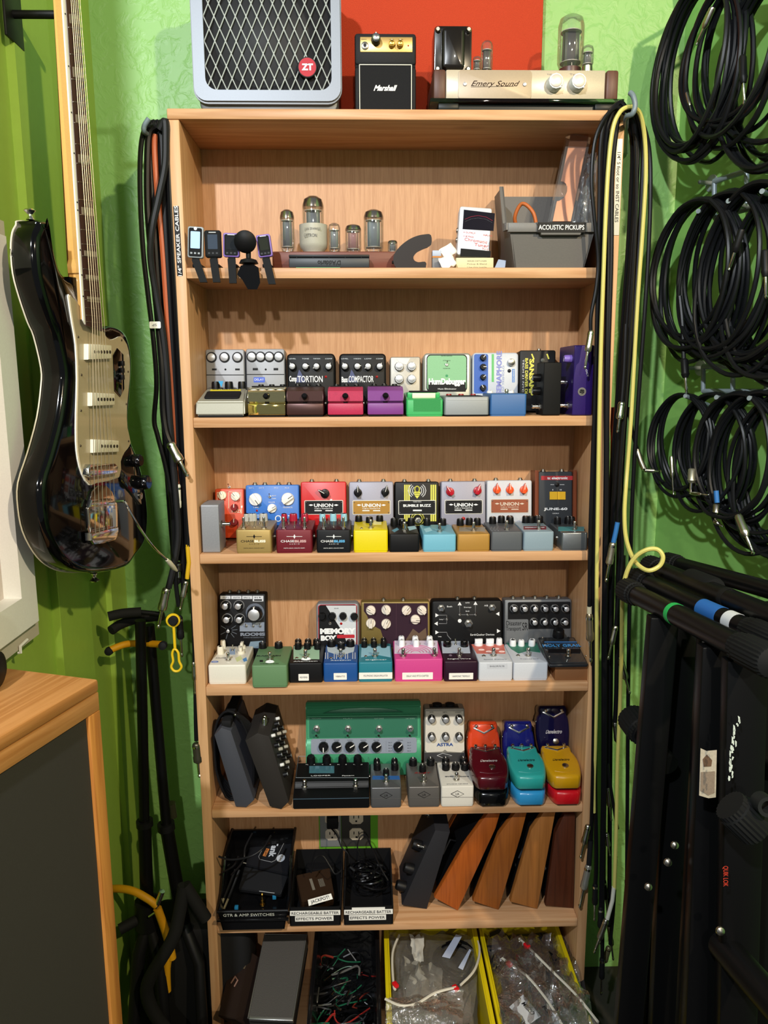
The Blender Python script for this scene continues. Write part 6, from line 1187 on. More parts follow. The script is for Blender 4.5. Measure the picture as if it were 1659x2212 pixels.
def bagpx(name, label, pts, zs, amp, seed, m=BAG, bulge=0.015, nx=14, ny=14):
    o = crumple(name, None, [atz(x, y, z) for (x, y), z in zip(pts, zs)], nx, ny, amp, m, seed, bulge); return tag(o, label, 'plastic bag')
def zipper(label, pts, slid, zc):
    q = [atz(x, y, z) for x, y, z in pts]; o = thing('bag_zipper', label, 'zipper', q[0])
    MB().tube([p-q[0] for p in spline(q, 6)], 0.0026, mat('#cfc8b8', 0.4), 6).build('closure_strip', o)
    for sx, sy, sz in slid: p = atz(sx, sy, sz)-q[0]; MB().box(-0.005, 0.005, -0.007, 0.007, -0.003, 0.004, mat('#c8121c', 0.35), 0.0015).build('slider', o, M=Matrix.Translation(p) @ Matrix.Rotation(0.5, 4, 'Z'))
zb = Z+HB7
bagpx('zip_bag', 'clear zip bag of coiled cable spilling from the first yellow bin', [(845, 2215), (1020, 2215), (1040, 2018), (842, 2018)], (zb+0.0, zb+0.01, zb-0.03, zb-0.02), 0.004, 2, bulge=0.012)
bagpx('zip_bag', 'smaller clear zip bag folded over the front of the first yellow bin', [(835, 2225), (1000, 2230), (1000, 2140), (832, 2155)], (zb+0.0, zb+0.02, zb+0.02, zb+0.02), 0.004, 6, bulge=0.01)
zipper('cream zip strip with red slider curving around the first cable bag', [(862, 2020, zb), (848, 2060, zb+0.005), (850, 2125, zb+0.01), (854, 2138, zb+0.01)], [(854, 2128, zb+0.012)], zb)
zipper('cream zip strip sweeping between the two yellow bins', [(1022, 2012, zb+0.0), (1036, 2050, zb+0.005), (1025, 2095, zb+0.012), (995, 2128, zb+0.015)], [(984, 2135, zb+0.018)], zb)
zipper('wavy cream zip strip across the front of the folded bag', [(832, 2158, zb+0.02), (865, 2172, zb+0.022), (900, 2168, zb+0.022), (940, 2145, zb+0.022), (985, 2133, zb+0.02)], [], zb)
o = thing('coiled_cable', 'tight coil of dark cable inside the clear bag in the first yellow bin', 'cable', atz(985, 2072, zb-0.02)); c0 = o.location
for i in range(9):
    R_ = 0.030+0.0022*i; MB().tube([(R_*1.05*math.cos(a), R_*1.25*math.sin(a), -0.004*(i % 3)+0.004*math.sin(a*2+i)) for a in [k*PI/14 for k in range(28)]], 0.0022, mat('#0c0c0e', 0.2), 6, closed=True).build('turn', o)
for k, (pts, lab) in enumerate(((((955, 2066), (972, 2070), (998, 2022), (985, 2018)), 'bent pale blue label tag above the coiled cable'), (((990, 2090), (1000, 2095), (1018, 2052), (1014, 2050)), 'thin pale folded tag beside the coiled cable'))):
    q = [atz(x, y, zb+0.006) for x, y in pts]; c = sum(q, V((0, 0, 0)))/4; tag(MB().sheet([p-c for p in q], 0.0006, mat('#b9c2d6', 0.5)).build('paper_tag', loc=c, smooth=0), lab, 'tag')
o = thing('coiled_cable', 'loose dark cable under the folded zip bag', 'cable', atz(910, 2195, zb-0.03))
for i in range(7): MB().tube([((0.045+0.004*i)*math.cos(a), (0.03+0.003*i)*math.sin(a), -0.003*i+0.006*math.sin(a+i)) for a in [k*PI/12 for k in range(24)]], 0.0022, mat('#38383a', 0.3), 6, closed=True).build('turn', o)
o = crumple('striped_packet', None, [atz(x, y, zb-0.002) for x, y in ((893, 2075), (915, 2078), (915, 2022), (885, 2022))], 6, 8, 0.004, mat('#b5b2a8', 0.4), 8); tag(o, 'crumpled whitish packet with dark stripes in the first yellow bin', 'packet')
o = crumple('cable_packet', None, [atz(x, y, zb-0.01) for x, y in ((870, 2160), (950, 2170), (955, 2090), (872, 2070))], 10, 10, 0.007, mat('#8e8a80', 0.45), 14, 0.015); tag(o, 'grey bubble packet under the clear bag in the first yellow bin', 'packet')
o = crumple('cable_filling', None, [atz(x, y, zb-0.06) for x, y in ((850, 2225), (1030, 2225), (1035, 2015), (845, 2015))], 12, 12, 0.008, mat('#77726a', 0.4), 15, 0.0); tag(o, 'dark padding at the bottom of the first yellow bin', 'packing')
o = crumple('cable_filling', None, [atz(x, y, zb-0.045) for x, y in ((1080, 2225), (1280, 2225), (1245, 2015), (1060, 2015))], 10, 10, 0.006, mat('#2c2b2c', 0.3), 16, 0.0); tag(o, 'dark cable packing filling the second yellow bin', 'packing')
bagpx('zip_bag', 'large shiny clear bag with dark cables in the second yellow bin', [(1085, 2225), (1285, 2215), (1225, 2020), (1050, 2020)], (zb+0.01, zb+0.01, zb-0.02, zb-0.02), 0.009, 21, film('#c9cbcf', 0.09, 0.10, 1.0, 0.34), 0.02, 18, 18)
zipper('long pale zip strip with red slider over the second yellow bin', [(1122, 2028, zb+0.0), (1140, 2045, zb+0.01), (1190, 2095, zb+0.018), (1245, 2150, zb+0.022), (1292, 2208, zb+0.022)], [(1138, 2043, zb+0.014)], zb)
zipper('shorter pale zip strip with red slider below the long one', [(1085, 2070, zb+0.005), (1105, 2085, zb+0.012), (1140, 2110, zb+0.018), (1185, 2165, zb+0.02), (1215, 2215, zb+0.02)], [(1100, 2083, zb+0.014)], zb)
def note(label, pts, words, rz, m=mat('#b9bcc0', 0.6), sz=0.013, dz=0.012):
    q = [atz(x, y, zb+dz) for x, y in pts]; c = sum(q, V((0, 0, 0)))/4; o = MB().sheet([p-c for p in q], 0.0006, m).build('paper_note', loc=c, smooth=0); tag(o, label, 'note')
    for i, w_ in enumerate(words): text(o, w_, mtx((0, 0, 0.001), rz=rz) @ mtx((0, 0.008-0.018*i, 0)), sz, mat('#28282a'), 0.032, bold=0.01)
note('grey paper note with hand lettering inside the big shiny bag', [(1100, 2175), (1140, 2215), (1168, 2195), (1130, 2148)], ['MICIO'], math.radians(-62))
note('slim paper note tucked beside the hand lettered one', [(1180, 2160), (1198, 2215), (1208, 2215), (1190, 2145)], ['TEST', 'KIT'], math.radians(-65), sz=0.011)
for i in range(14):
    p = atz(rnd.uniform(1080, 1230), rnd.uniform(2030, 2200), zb-0.01); o = MB().tube(spline([(rnd.uniform(-.03, .03), rnd.uniform(-.03, .03), rnd.uniform(-.004, .008)) for _ in range(5)], 4), 0.0024, mat('#1b1b1d', 0.25), 6).build('loose_cable', loc=p); tag(o, 'short dark cable end bundled under the big shiny bag', 'cable', 'dark cable ends in the second yellow bin')
o = thing('coiled_cable', 'loosely wound black cable under the big shiny bag', 'cable', atz(1160, 2090, zb-0.02))
for i in range(6): MB().tube([((0.05+0.004*i)*math.cos(a), (0.045+0.003*i)*math.sin(a)+0.004*i, -0.002*i+0.008*math.sin(a*2+i)) for a in [k*PI/12 for k in range(24)]], 0.0025, mat('#0c0c0e', 0.25), 6, closed=True).build('turn', o)
bagpx('zip_bag', 'small crumpled clear bag at the back of the second yellow bin', [(1070, 2120), (1180, 2120), (1190, 2025), (1060, 2025)], (zb+0.01, zb+0.012, zb-0.005, zb-0.005), 0.010, 33, film('#c9cbcf', 0.09, 0.10, 1.0, 0.34), 0.01, 10, 10)
bagpx('zip_bag', 'crumpled clear bag in the near corner of the second yellow bin', [(1190, 2225), (1290, 2215), (1262, 2130), (1175, 2140)], (zb+0.015, zb+0.015, zb+0.01, zb+0.01), 0.010, 35, film('#c9cbcf', 0.09, 0.10, 1.0, 0.34), 0.01, 10, 10)
# dark padded thing at the very bottom
o = MB().prism(rrect(-0.10, 0.10, -0.05, 0.05, 0.03, 6), 0, 0.05, mat('#202224', 0.7), ch=0.012).build('padded_case', loc=atz(520, 2275, 0.10)+V((0, 0, -0.03))); tag(o, 'dark grey padded case poking up before the bookcase foot', 'case')
# ================================================================ LEFT SIDE
# white frame on the side wall
xw = -0.178
pc = atp(86, 1383, (xw, 0, 0), (1, 0, 0)); yo_ = pc.y; zo_ = max(pc.z, 0.9925); WF = mat('#f4f4f6', 0.4); WB = mat('#c9c0b4', 0.45)
fr_ = thing('shadow_box', 'deep white frame hanging on the green side wall above the wooden cabinet', 'frame', (-0.1995, yo_-0.25, zo_))
ring(b := MB(), [(-0.25, 0.62), (0.25, 0.62), (0.25, 0), (-0.25, 0)], [(-0.225, 0.595), (0.225, 0.595), (0.225, 0.030), (-0.225, 0.030)], 0.0, 0.0215, WB, M=mtx(rz=PI/2) @ FR); b.build('outer_frame', fr_, smooth=0)
ring(b := MB(), [(-0.225, 0.595), (0.225, 0.595), (0.225, 0.030), (-0.225, 0.030)], [(-0.175, 0.545), (0.175, 0.545), (0.175, 0.08), (-0.175, 0.08)], 0.0, 0.034, WF, M=mtx(rz=PI/2) @ FR); b.build('inner_frame', fr_, smooth=0)
MB().box(-0.18, 0.18, 0, 0.006, 0.075, 0.55, mat('#cfc2be', 0.5), M=mtx(rz=PI/2) @ mtx((0, -0.008, 0))).build('backing', fr_)
p = atp(48, 1403, (xw, 0, 0), (1, 0, 0)); MB().tube([(0.0, -0.014, 0), (0.004, -0.014, 0.0), (0.004, -0.014, 0.010), (0.004, 0.010, 0.012)], 0.0022, WF, 8).build('hook', fr_, M=Matrix.Translation(p-V(fr_.location)))
# wooden cabinet with a dark front
zt_ = 0.99; Cn = atz(213, 1466, zt_); th = math.radians(-17.6)
dk = thing('cabinet', 'oak cabinet with a dark charcoal cloth front beside the black instrument stands', 'cabinet', M=mtx((Cn.x, Cn.y, -0.03), rz=th)); H = zt_+0.03
OAK = wood('#c98f55', '#a86d35', 'Y', 1.2); OAKZ = wood('#c4853f', '#9e6029', 'Z', 1.2)
# local: +y away from the viewer; the dark face looks along +x and the top spans -x
MB().box(-0.34, 0.0, -0.62, 0.0, H-0.018, H, OAK, 0.004).build('top', dk)
MB().box(-0.018, -0.001, -0.62, -0.001, H-0.044, H-0.0185, OAK, 0.001).build('top_rail', dk)
MB().box(-0.018, -0.0005, -0.024, -0.001, 0.02, H-0.0445, OAKZ, 0.001).build('side_rail', dk)
MB().box(-0.33, -0.019, -0.61, -0.003, 0.0, H-0.019, mat('#5a4630', 0.7)).build('carcass', dk)
MB().box(-0.014, -0.0055, -0.62, -0.0245, 0.02, H-0.045, mat('#33302a', 0.85, bump=0.3, bscale=1200)).build('cloth_front', dk)
p = atz(-62, 1520, zt_+0.002); hp = thing('headphones', 'black headphones resting at the very edge of the cabinet top', 'headphones', p)
MB().tube([(0.0, 0.055*math.cos(a), 0.06+0.055*math.sin(a)) for a in [k*PI/14 for k in range(29)]], 0.006, BLACK, 10, closed=False).build('headband', hp)
for s_ in (-1, 1): MB().lathe([(0.018, 0), (0.024, 0.004), (0.024, 0.014), (0.016, 0.018)], BLACK, 20).build('ear_pad', hp, M=mtx((0, s_*0.045, 0.026), ry=PI/2))

# ---- six string bass hanging on the side wall
PA = atd(38, 1080, 1.0); ga = math.radians(10.9); GE = V((math.sin(ga), math.cos(ga), 0)); GN = V((math.cos(ga), -math.sin(ga), 0))
gt = thing('bass_guitar', 'glossy black bass guitar with cream pickguard hanging by the side wall', 'bass guitar'); 
G0_ = atp(200, 1100, PA, GN); GM = Matrix(((GE.x, 0, GN.x, G0_.x), (GE.y, 0, GN.y, G0_.y), (0, 1, 0, G0_.z), (0, 0, 0, 1))); gt.matrix_world = GM; GI = GM.inverted()
def g2(px, py, z=0.0):
    q = GI @ atp(px, py, G0_+GN*z, GN); return (q.x, q.y)
body = [(24, 538), (27, 503), (35, 486), (57, 477), (79, 479), (97, 494), (109, 525), (122, 579), (139, 600), (160, 606), (170, 640), (190, 690), (222, 706), (236, 704), (254, 709), (268, 723), (277, 753), (280, 789), (277, 849), (273, 893), (274, 923), (280, 956), (291, 983), (304, 1028), (313, 1081), (315, 1129), (307, 1174), (286, 1204), (248, 1225), (194, 1236), (149, 1234), (98, 1219), (72, 1192), (49, 1147), (39, 1096), (39, 1043), (60, 977), (80, 902), (89, 834), (89, 795), (73, 726), (60, 696), (41, 640), (28, 590)]
bp_ = spline([(*g2(*p, (-0.038 if i_ > 30 or i_ < 3 else -0.024 if i_ in (28, 29, 30, 3, 4) else -0.008)), 0) for i_, p in enumerate(body)], 3, True); bpoly = [(p.x, p.y) for p in bp_]
def ccw(P): return P if sum(P[i-1][0]*P[i][1]-P[i][0]*P[i-1][1] for i in range(len(P))) > 0 else P[::-1]
bpoly = ccw(bpoly); GB2 = mat('#040405', 0.09, spec=0.5, coat=0.35); BIND = mat('#cfc8b8', 0.35)
MB().prism(bpoly, -0.040, -0.001, GB2, ch=0.010, chb=0.003).build('body', gt, smooth=60)
b = MB(); b.tube([(x, y, -0.0385) for x, y in bpoly], 0.0012, BIND, 5, closed=True); b.build('edge_binding', gt)
pg = [(146, 640), (152, 641), (167, 658), (176, 690), (187, 704), (215, 708), (226, 725), (236, 734), (250, 730), (260, 727), (273, 744), (279, 774), (279, 819), (273, 879), (274, 925), (281, 958), (268, 977), (259, 998), (256, 1031), (209, 1043), (191, 1048), (176, 1025), (167, 992), (163, 953), (163, 893), (165, 819), (162, 744), (155, 700)]
pq = ccw([(p.x, p.y) for p in spline([(*g2(*p), 0) for p in pg], 2, True)])
MB().prism(pq, -0.001, 0.0008, mat('#e8e4da', 0.4)).build('pickguard_edge', gt, smooth=0)
cxg = sum(p[0] for p in pq)/len(pq); cyg = sum(p[1] for p in pq)/len(pq)
o = MB().prism([(cxg+(x-cxg)*0.975, cyg+(y-cyg)*0.992) for x, y in pq], 0.0005, 0.0022, mat('#a8997b', 0.3, coat=0.4)).build('pickguard', gt, smooth=0)
for px, py in ((166, 728), (173, 810), (172, 887), (171, 963), (188, 1035), (260, 735), (274, 803), (270, 873), (275, 953), (243, 803)):
    x, y = g2(px, py); MB().lathe([(0.0022, 0.002), (0.0015, 0.003)], mat('#4a4236', 0.4, 0.5), 8).build('screw', gt, M=mtx((x, y, 0)))
for (xa, xb, ya, yb) in ((178, 229, 743, 777), (186, 236, 848, 877), (192, 245, 949, 978)):
    q = [g2(xa, ya), g2(xa, yb), g2(xb, yb-2), g2(xb, ya+3)]; b = MB(); b.prism(ccw(q), 0.002, 0.010, mat('#ddd5bf', 0.35), ch=0.0015); o = b.build('pickup', gt)
    b = MB()
    for k in range(6): u = 0.24+0.13*k; x = q[0][0]*(1-u)+q[3][0]*u; y = (q[0][1]+q[1][1])/2*(1-u)+(q[2][1]+q[3][1])/2*u; b.cyl((x, y, 0.010), (x, y, 0.0108), 0.0026, 0.0026, mat('#3a342a', 0.4, 0.6), 10)
    b.build('pole_pieces', o)
def gplate(name, pts, z0, z1, m, ch=0.0006): return MB().prism(ccw([g2(p[0], p[1], z1 if len(p) < 3 else p[2]) for p in pts]), z0, z1, m, ch=ch).build(name, gt)
gplate('switch_plate', [(254, 752), (267, 766), (269, 840), (260, 858), (248, 845), (245, 768)], 0.0022, 0.0035, mat('#4a4848', 0.06, 1.0))
for y_ in (785, 800, 815): x, y = g2(257, y_); MB().box(-0.004, 0.004, -0.004, 0.004, 0, 0.005, INK, 0.001).build('slide_switch', gt, M=mtx((x, y, 0.0035)))
gplate('bridge', [(192, 1012), (196, 1003), (250, 1001), (256, 1008), (254, 1022), (198, 1031), (192, 1025)], 0.002, 0.012, CHROME, 0.002)
gplate('control_plate', [(258, 992), (283, 965), (300, 1010), (310, 1060), (306, 1090), (262, 1040)], -0.0008, 0.0012, mat('#0b0b0d', 0.08, coat=0.8))
tl = [(191, 1100), (193, 1090), (200, 1062), (212, 1049), (230, 1049), (243, 1062), (250, 1082), (256, 1090), (258, 1150), (250, 1166), (222, 1174), (203, 1176), (197, 1160)]
gplate('tailpiece', tl, -0.001, 0.0035, mat('#c9c2b8', 0.08, 1.0), 0.001); gplate('tail_block', [(198, 1152), (257, 1138), (258, 1152), (250, 1165), (205, 1176), (199, 1168)], 0.003, 0.014, CHROME, 0.003); gplate('tail_block', [(195, 1096), (200, 1080), (240, 1076), (252, 1082), (252, 1092)], 0.003, 0.009, CHROME, 0.002)
for px, py, r_ in ((283, 995, 0.011), (300, 1042, 0.013)): x, y = g2(px, py); knob(gt, x, y, r_, 0.018, 'c', BLKGLOSS, INK, 0, mtx((0, 0, 0.001)))
x, y = g2(302, 1071); MB().lathe([(0.006, 0), (0.006, 0.003), (0.004, 0.004)], NICKEL, 14).build('output_jack', gt, M=mtx((x, y, 0)))
# neck, fretboard, inlays, frets
nz = 0.012
def at_edge(xa, ya, xb, yb, y): return xa+(xb-xa)*(y-ya)/(yb-ya)
gplate('neck', [(122, -60, -0.012), (140, -60), (182, 690), (172, 655, 0), (158, 600, -0.01), (147, 590, -0.012), (145, 572, -0.012), (151, 545, -0.012)], -0.012, nz-0.004, mat('#d2a05a', 0.2, coat=0.7), 0.003)
gplate('neck_joint', [(139, 598, -0.01), (166, 600, -0.01), (178, 640), (185, 690), (160, 640)], -0.02, -0.001, GB2, 0.002)
gplate('neck_binding', [(131, -60), (139, -60), (186, 703), (180, 692)], nz-0.002, nz, mat('#e4e0d4', 0.35), 0.0005)
gplate('fretboard', [(139, -60), (165, -60), (222, 716), (186, 703)], nz-0.002, nz+0.0008, mat('#3a211a', 0.4), 0.0004)
def FBx(u, y): a = at_edge(139, -60, 186, 703, y); b2 = at_edge(165, -60, 222, 716, y); return a+(b2-a)*u
def band(name, y0_, y1_, u0, u1, m, dz, sl=3):
    q = [g2(FBx(u0, y0_), y0_, nz), g2(FBx(u1, y0_), y0_+sl, nz), g2(FBx(u1, y1_), y1_+sl, nz), g2(FBx(u0, y1_), y1_, nz)]
    MB().prism(ccw(q), nz+0.0005, nz+dz, m).build(name, gt, smooth=0)
for y0_, y1_ in ((30, 50), (144, 166), (247, 264), (333, 351), (447, 463), (541, 553), (593, 605), (640, 651)): band('inlay', y0_, y1_, 0.14, 0.95, mat('#8c8070', 0.3), 0.0012)
for y_ in (58, 116, 170, 219, 264, 310, 352, 392, 430, 463, 495, 526, 552, 580, 602, 626, 646, 664, 680, 694): band('fret', y_, y_+1.4, 0.0, 1.0, mat('#a9a296', 0.3, 1.0), 0.0018)
b = MB()
for y_ in (30, 143, 243, 331, 437, 454, 540, 594, 640): x, y = g2(at_edge(135, -60, 183, 697, y_), y_, nz); b.cyl((x, y, nz-0.0005), (x, y, nz+0.0006), 0.0012, 0.0012, INK, 8)
b.build('side_dots', gt)
for k in range(6):
    u = 0.18+0.145*k; a = g2(FBx(u, -60), -60, nz); m_ = g2(FBx(u, 690), 690, nz); br = g2(203+8.4*k, 1014, 0.016); en = g2(208+8.6*k, 1156-2*k, 0.014)
    MB().tube([(*a, nz+0.004), (*m_, nz+0.006), (*br, 0.016), (*en, 0.013)], 0.0004 if k > 2 else 0.0006, mat('#a8a08c', 0.4, 1.0), 5).build('string', gt)
b = MB(); q = [(*g2(239, 1083), 0.006), (*g2(262, 1083, 0.01), 0.016), (*g2(270, 1088, 0.02), 0.022), (*g2(300, 1138, 0.035), 0.035), (*g2(330, 1180, 0.045), 0.045), (*g2(360, 1209, 0.05), 0.05)]
b.tube(spline(q, 5), 0.0022, CHROME, 8); b.build('tremolo_arm', gt)
MB().tube([(*g2(360, 1209, 0.05), 0.05), (*g2(366, 1215, 0.05), 0.05), (*g2(376, 1227, 0.05), 0.05), (*g2(382, 1233, 0.05), 0.05)], [0.0028, 0.0042, 0.0042, 0.002], mat('#d9d3c0', 0.4), 10).build('arm_tip', gt)
for px, py, sg in ((66, 475, 1), (203, 1238, -1)):
    x, y = g2(px, py, -0.02); MB().lathe([(0.006, 0), (0.003, 0.004), (0.003, 0.007), (0.008, 0.012), (0.006, 0.014)], CHROME, 16).build('strap_button', gt, M=mtx((x, y, -0.02), rx=-sg*PI/2))
# hanger for the bass (its shadow falls on the back wall)
hn = thing('guitar_hanger', 'green wall bracket with padded yoke holding the bass neck', 'guitar hanger', (-0.185, G0_.y+0.0, 1.93))
MB().cyl((0, 0.1, 0), (0.08, 0.1, 0), 0.006, 0.006, BLACK, 10).build('arm', hn); MB().box(-0.004, 0.0, 0.07, 0.13, -0.04, 0.04, BLACK, 0.001).build('plate', hn)
# ---- cable helpers
def plug(par, base, tip, r, m=None, sleeve=None):
    o0 = V(par.location); A_, B_ = aty(*base)-o0, aty(*tip)-o0; d = B_-A_; m = m or NICKEL; b = MB()
    P = lambda t: A_+d*t
    b.tube([P(0), P(0.03), P(0.06), P(0.36), P(0.40), P(0.52), P(0.55)], [r*0.7, r*0.95, r, r, r*1.12, r*1.1, r*0.8], m, 14)
    b.tube([P(0.54), P(0.58), P(0.59), P(0.88), P(0.90), P(0.93), P(0.97), P(1.0)], [r*0.55, r*0.55, r*0.42, r*0.42, r*0.30, r*0.48, r*0.42, r*0.08], CHROME, 12)
    b.tube([P(0.07), P(0.12)], r*1.06, CHROME, 14); b.build('plug', par)
    return o0
def wire(label, pts, r=0.0032, m=None, plugs=(), name='hanging_cable', group=None, n=8, sleeves=()):
    q = [aty(*p) for p in pts]; r = r*1.15; o = thing(name, label, 'cable', q[0], group=group)
    MB().tube([p-q[0] for p in spline(q, n)], r, m or BC, 8).build('jacket', o)
    for s_ in sleeves: MB().tube([aty(*p)-q[0] for p in s_[0]], s_[1], s_[2], 10).build('sleeve', o)
    for p in plugs: plug(o, *p)
    return o
def hookw(label, pts, r=0.0045):
    q = [aty(*p) for p in pts]; o = MB().tube([p-q[0] for p in spline(q, 6)], r, mat('#6d7a82', 0.4), 10).build('wall_hook', loc=q[0]); tag(o, label, 'hook')
hookw('grey hook holding the speaker cables beside the bookcase top', [(360, 330, 0.19), (345, 290, 0.10), (325, 292, 0.02), (312, 285, -0.012), (312, 272, -0.018), (322, 256, -0.02)])
hookw('grey hook holding the yellow and black cables at the bookcase top', [(1352, 330, 0.19), (1352, 300, 0.08), (1352, 268, -0.01), (1354, 252, -0.036), (1366, 246, -0.05), (1372, 228, -0.052), (1368, 208, -0.05), (1361, 200, -0.045)])
OR = mat('#a8512c', 0.45)
SPK = mat('#101012', 0.38, spec=0.45)
wire('thinnest black cable hanging furthest from the bookcase, from the side hook', [(332, 290, 0.01), (320, 272, 0.0), (309, 290, 0.0), (303, 340, 0.0), (303, 430, 0.0), (309, 540, 0.0), (320, 640, 0.0), (332, 740, 0.0), (338, 830, 0.0), (333, 905, 0.0), (340, 940, 0.0), (358, 1010, 0.0), (372, 1100, 0.0), (378, 1240, 0.0), (386, 1310, 0.0)], 0.0038, SPK, plugs=[((387, 1330, 0.0), (393, 1420, 0.0), 0.0065, BLACK)])
wire('thick black speaker cable ending in the large silver plug', [(338, 272, 0.005), (322, 290, 0.004), (318, 360, 0.004), (319, 450, 0.004), (328, 560, 0.004), (340, 680, 0.002), (350, 800, -0.005), (352, 880, -0.008), (358, 930, -0.012), (368, 958, -0.014)], 0.0052, SPK, plugs=[((367, 956, -0.014), (406, 1031, -0.02), 0.0085, NICKEL)])
wire('orange cable among the black speaker cables', [(334, 290, 0.01), (334, 330, 0.012), (340, 420, 0.012), (350, 520, 0.012), (357, 620, 0.012), (363, 720, 0.012), (369, 800, 0.012), (375, 900, 0.012), (380, 1000, 0.012), (386, 1060, 0.01)], 0.0045, OR, plugs=[((384, 1046, 0.0), (386, 1140, 0.0), 0.0055, mat('#d6d2c4', 0.4))])
wire('black cable that swings across the orange one', [(345, 280, 0.0), (356, 262, -0.004), (358, 300, -0.004), (356, 360, -0.004), (342, 430, -0.006), (328, 500, -0.008), (326, 560, -0.008), (338, 640, -0.006), (352, 720, -0.004), (360, 800, -0.003), (366, 900, -0.003), (374, 1000, -0.003), (382, 1090, -0.003), (385, 1160, -0.003), (376, 1220, -0.006), (364, 1270, -0.008)], 0.0054, mat('#1c1c1e', 0.5), plugs=[((360, 1270, -0.008), (341, 1358, -0.012), 0.008, NICKEL)])
wire('black cable hanging close against the bookcase side', [(350, 275, 0.004), (362, 268, 0.004), (366, 350, 0.006), (370, 450, 0.006), (376, 560, 0.006), (384, 700, 0.006), (391, 830, 0.006), (397, 960, 0.006), (402, 1080, 0.006), (406, 1180, 0.004)], 0.0056, SPK, plugs=[((402, 1255, 0.0), (388, 1320, -0.004), 0.005, NICKEL)], sleeves=[([(405, 1176, 0.002), (408, 1215, 0.0), (404, 1250, 0.0)], 0.0042, mat('#c9a015', 0.5))])
wire('black cable between the swinging cable and the bookcase', [(342, 285, 0.012), (350, 300, 0.014), (354, 400, 0.014), (360, 520, 0.014), (368, 660, 0.014), (376, 800, 0.014), (384, 950, 0.014), (392, 1100, 0.014), (398, 1280, 0.012)], 0.0052, SPK, plugs=[((384, 1215, 0.004), (386, 1250, 0.004), 0.007, BLACK)])
wire('black cable behind the swinging one with a straight drop', [(330, 284, 0.016), (327, 320, 0.018), (330, 430, 0.018), (338, 560, 0.018), (346, 680, 0.018), (350, 800, 0.018), (356, 930, 0.018), (366, 1080, 0.018), (374, 1180, 0.012), (378, 1215, 0.01)], 0.0050, SPK, plugs=[((378, 1225, 0.01), (384, 1290, 0.01), 0.0078, BLACK)])
wire('long black cable dropping down the bookcase edge to a dark plug', [(398, 700, 0.02), (401, 900, 0.02), (408, 1100, 0.012), (416, 1300, 0.006), (421, 1440, 0.004), (423, 1560, 0.004), (424, 1600, 0.004)], 0.0036, SPK, plugs=[((424, 1605, 0.004), (432, 1680, 0.004), 0.0085, mat('#4a473a', 0.35, 0.7)), ((418, 1430, 0.0), (421, 1500, 0.0), 0.004, NICKEL)])
for dx, lab in ((-16, 'extra black cable on the open side of the speaker cable bundle'), (-8, 'extra black cable just left of the bundle heart'), (0, 'extra black cable at the very heart of the speaker cable bundle'), (9, 'extra black cable pressed against the bookcase upright')):
    wire(lab, [(342+dx, 276, 0.02), (348+dx, 266, 0.02), (352+dx, 300, 0.022), (355+dx, 420, 0.022), (362+dx, 560, 0.022), (370+dx, 720, 0.022), (378+dx, 880, 0.022), (384+dx, 1000, 0.022), (390+dx, 1150, 0.022), (392+dx, 1210, 0.02)], 0.0055, SPK)
tl_ = tag(MB().prism(rrect(-0.009, 0.011, -0.006, 0.006, 0.002), 0, 0.001, PAPER).build('cable_flag', M=mtx(aty(334, 702, -0.012)) @ FR), 'small white paper flag with letters on the speaker cables', 'tag'); text(tl_, 'SP', mtx((0, 0, 0.0013), rz=PI), 0.006, mat('#55565a'), 0.008)

# ---- black instrument stands between the cabinet and the bookcase
def stick_(par, pts, r, m, name, n=1, k=12):
    q = [aty(*p)-V(par.location) for p in pts]; return MB().tube(spline(q, n) if n > 1 else q, r, m, k).build(name, par)
FOAM = mat('#161617', 0.8); POLE = mat('#0b0b0c', 0.35); YF = mat('#c98f08', 0.55)
s1 = thing('guitar_stand', 'tall black instrument stand with padded yoke beside the cabinet', 'instrument stand', (aty(310, 1900, 0.0).x, 0.0, -0.03))
stick_(s1, [(303, 1340, 0.0), (308, 1560, 0.0), (312, 1780, 0.0)], 0.0105, POLE, 'upper_pole'); stick_(s1, [(312, 1778, 0.0), (316, 1900, 0.0), (320, 2010, 0.0)], 0.0135, POLE, 'lower_pole'); stick_(s1, [(312, 1772, 0.0), (313, 1784, 0.0)], 0.017, BLACK, 'collar')
stick_(s1, [(234, 1332, -0.02), (265, 1325, -0.01), (305, 1322, 0.0)], 0.0095, FOAM, 'padded_arm', 5); stick_(s1, [(305, 1322, 0.0), (335, 1325, 0.0), (352, 1328, 0.0)], 0.0045, BLACK, 'cross_arm', 3)
stick_(s1, [(320, 1990, 0.0), (300, 2060, -0.03), (285, 2260, -0.06)], 0.013, BLACK, 'leg'); stick_(s1, [(320, 1985, 0.0), (345, 2080, -0.03), (360, 2280, -0.06)], 0.013, BLACK, 'leg'); stick_(s1, [(320, 1985, 0.0), (330, 2090, 0.06), (330, 2260, 0.10)], 0.013, BLACK, 'leg')
stick_(s1, [(318, 1945, 0.0), (320, 2000, 0.0)], 0.026, BLACK, 'hub'); stick_(s1, [(300, 1985, -0.01), (258, 2008, -0.03)], 0.011, RUBBER, 'knob')
s2 = thing('guitar_stand', 'leaning black instrument stand with yellow tipped yoke', 'instrument stand', (aty(390, 1990, 0.04).x, 0.04, -0.03))
stick_(s2, [(322, 1350, 0.04), (340, 1560, 0.04), (360, 1790, 0.04)], 0.0108, POLE, 'upper_pole'); stick_(s2, [(360, 1786, 0.04), (376, 1880, 0.04), (398, 2000, 0.04)], 0.0142, POLE, 'lower_pole'); stick_(s2, [(358, 1778, 0.04), (360, 1792, 0.04)], 0.018, BLACK, 'collar')
stick_(s2, [(240, 1362, 0.0), (262, 1348, 0.02), (300, 1336, 0.04), (352, 1330, 0.035)], 0.0095, FOAM, 'padded_arm', 5)
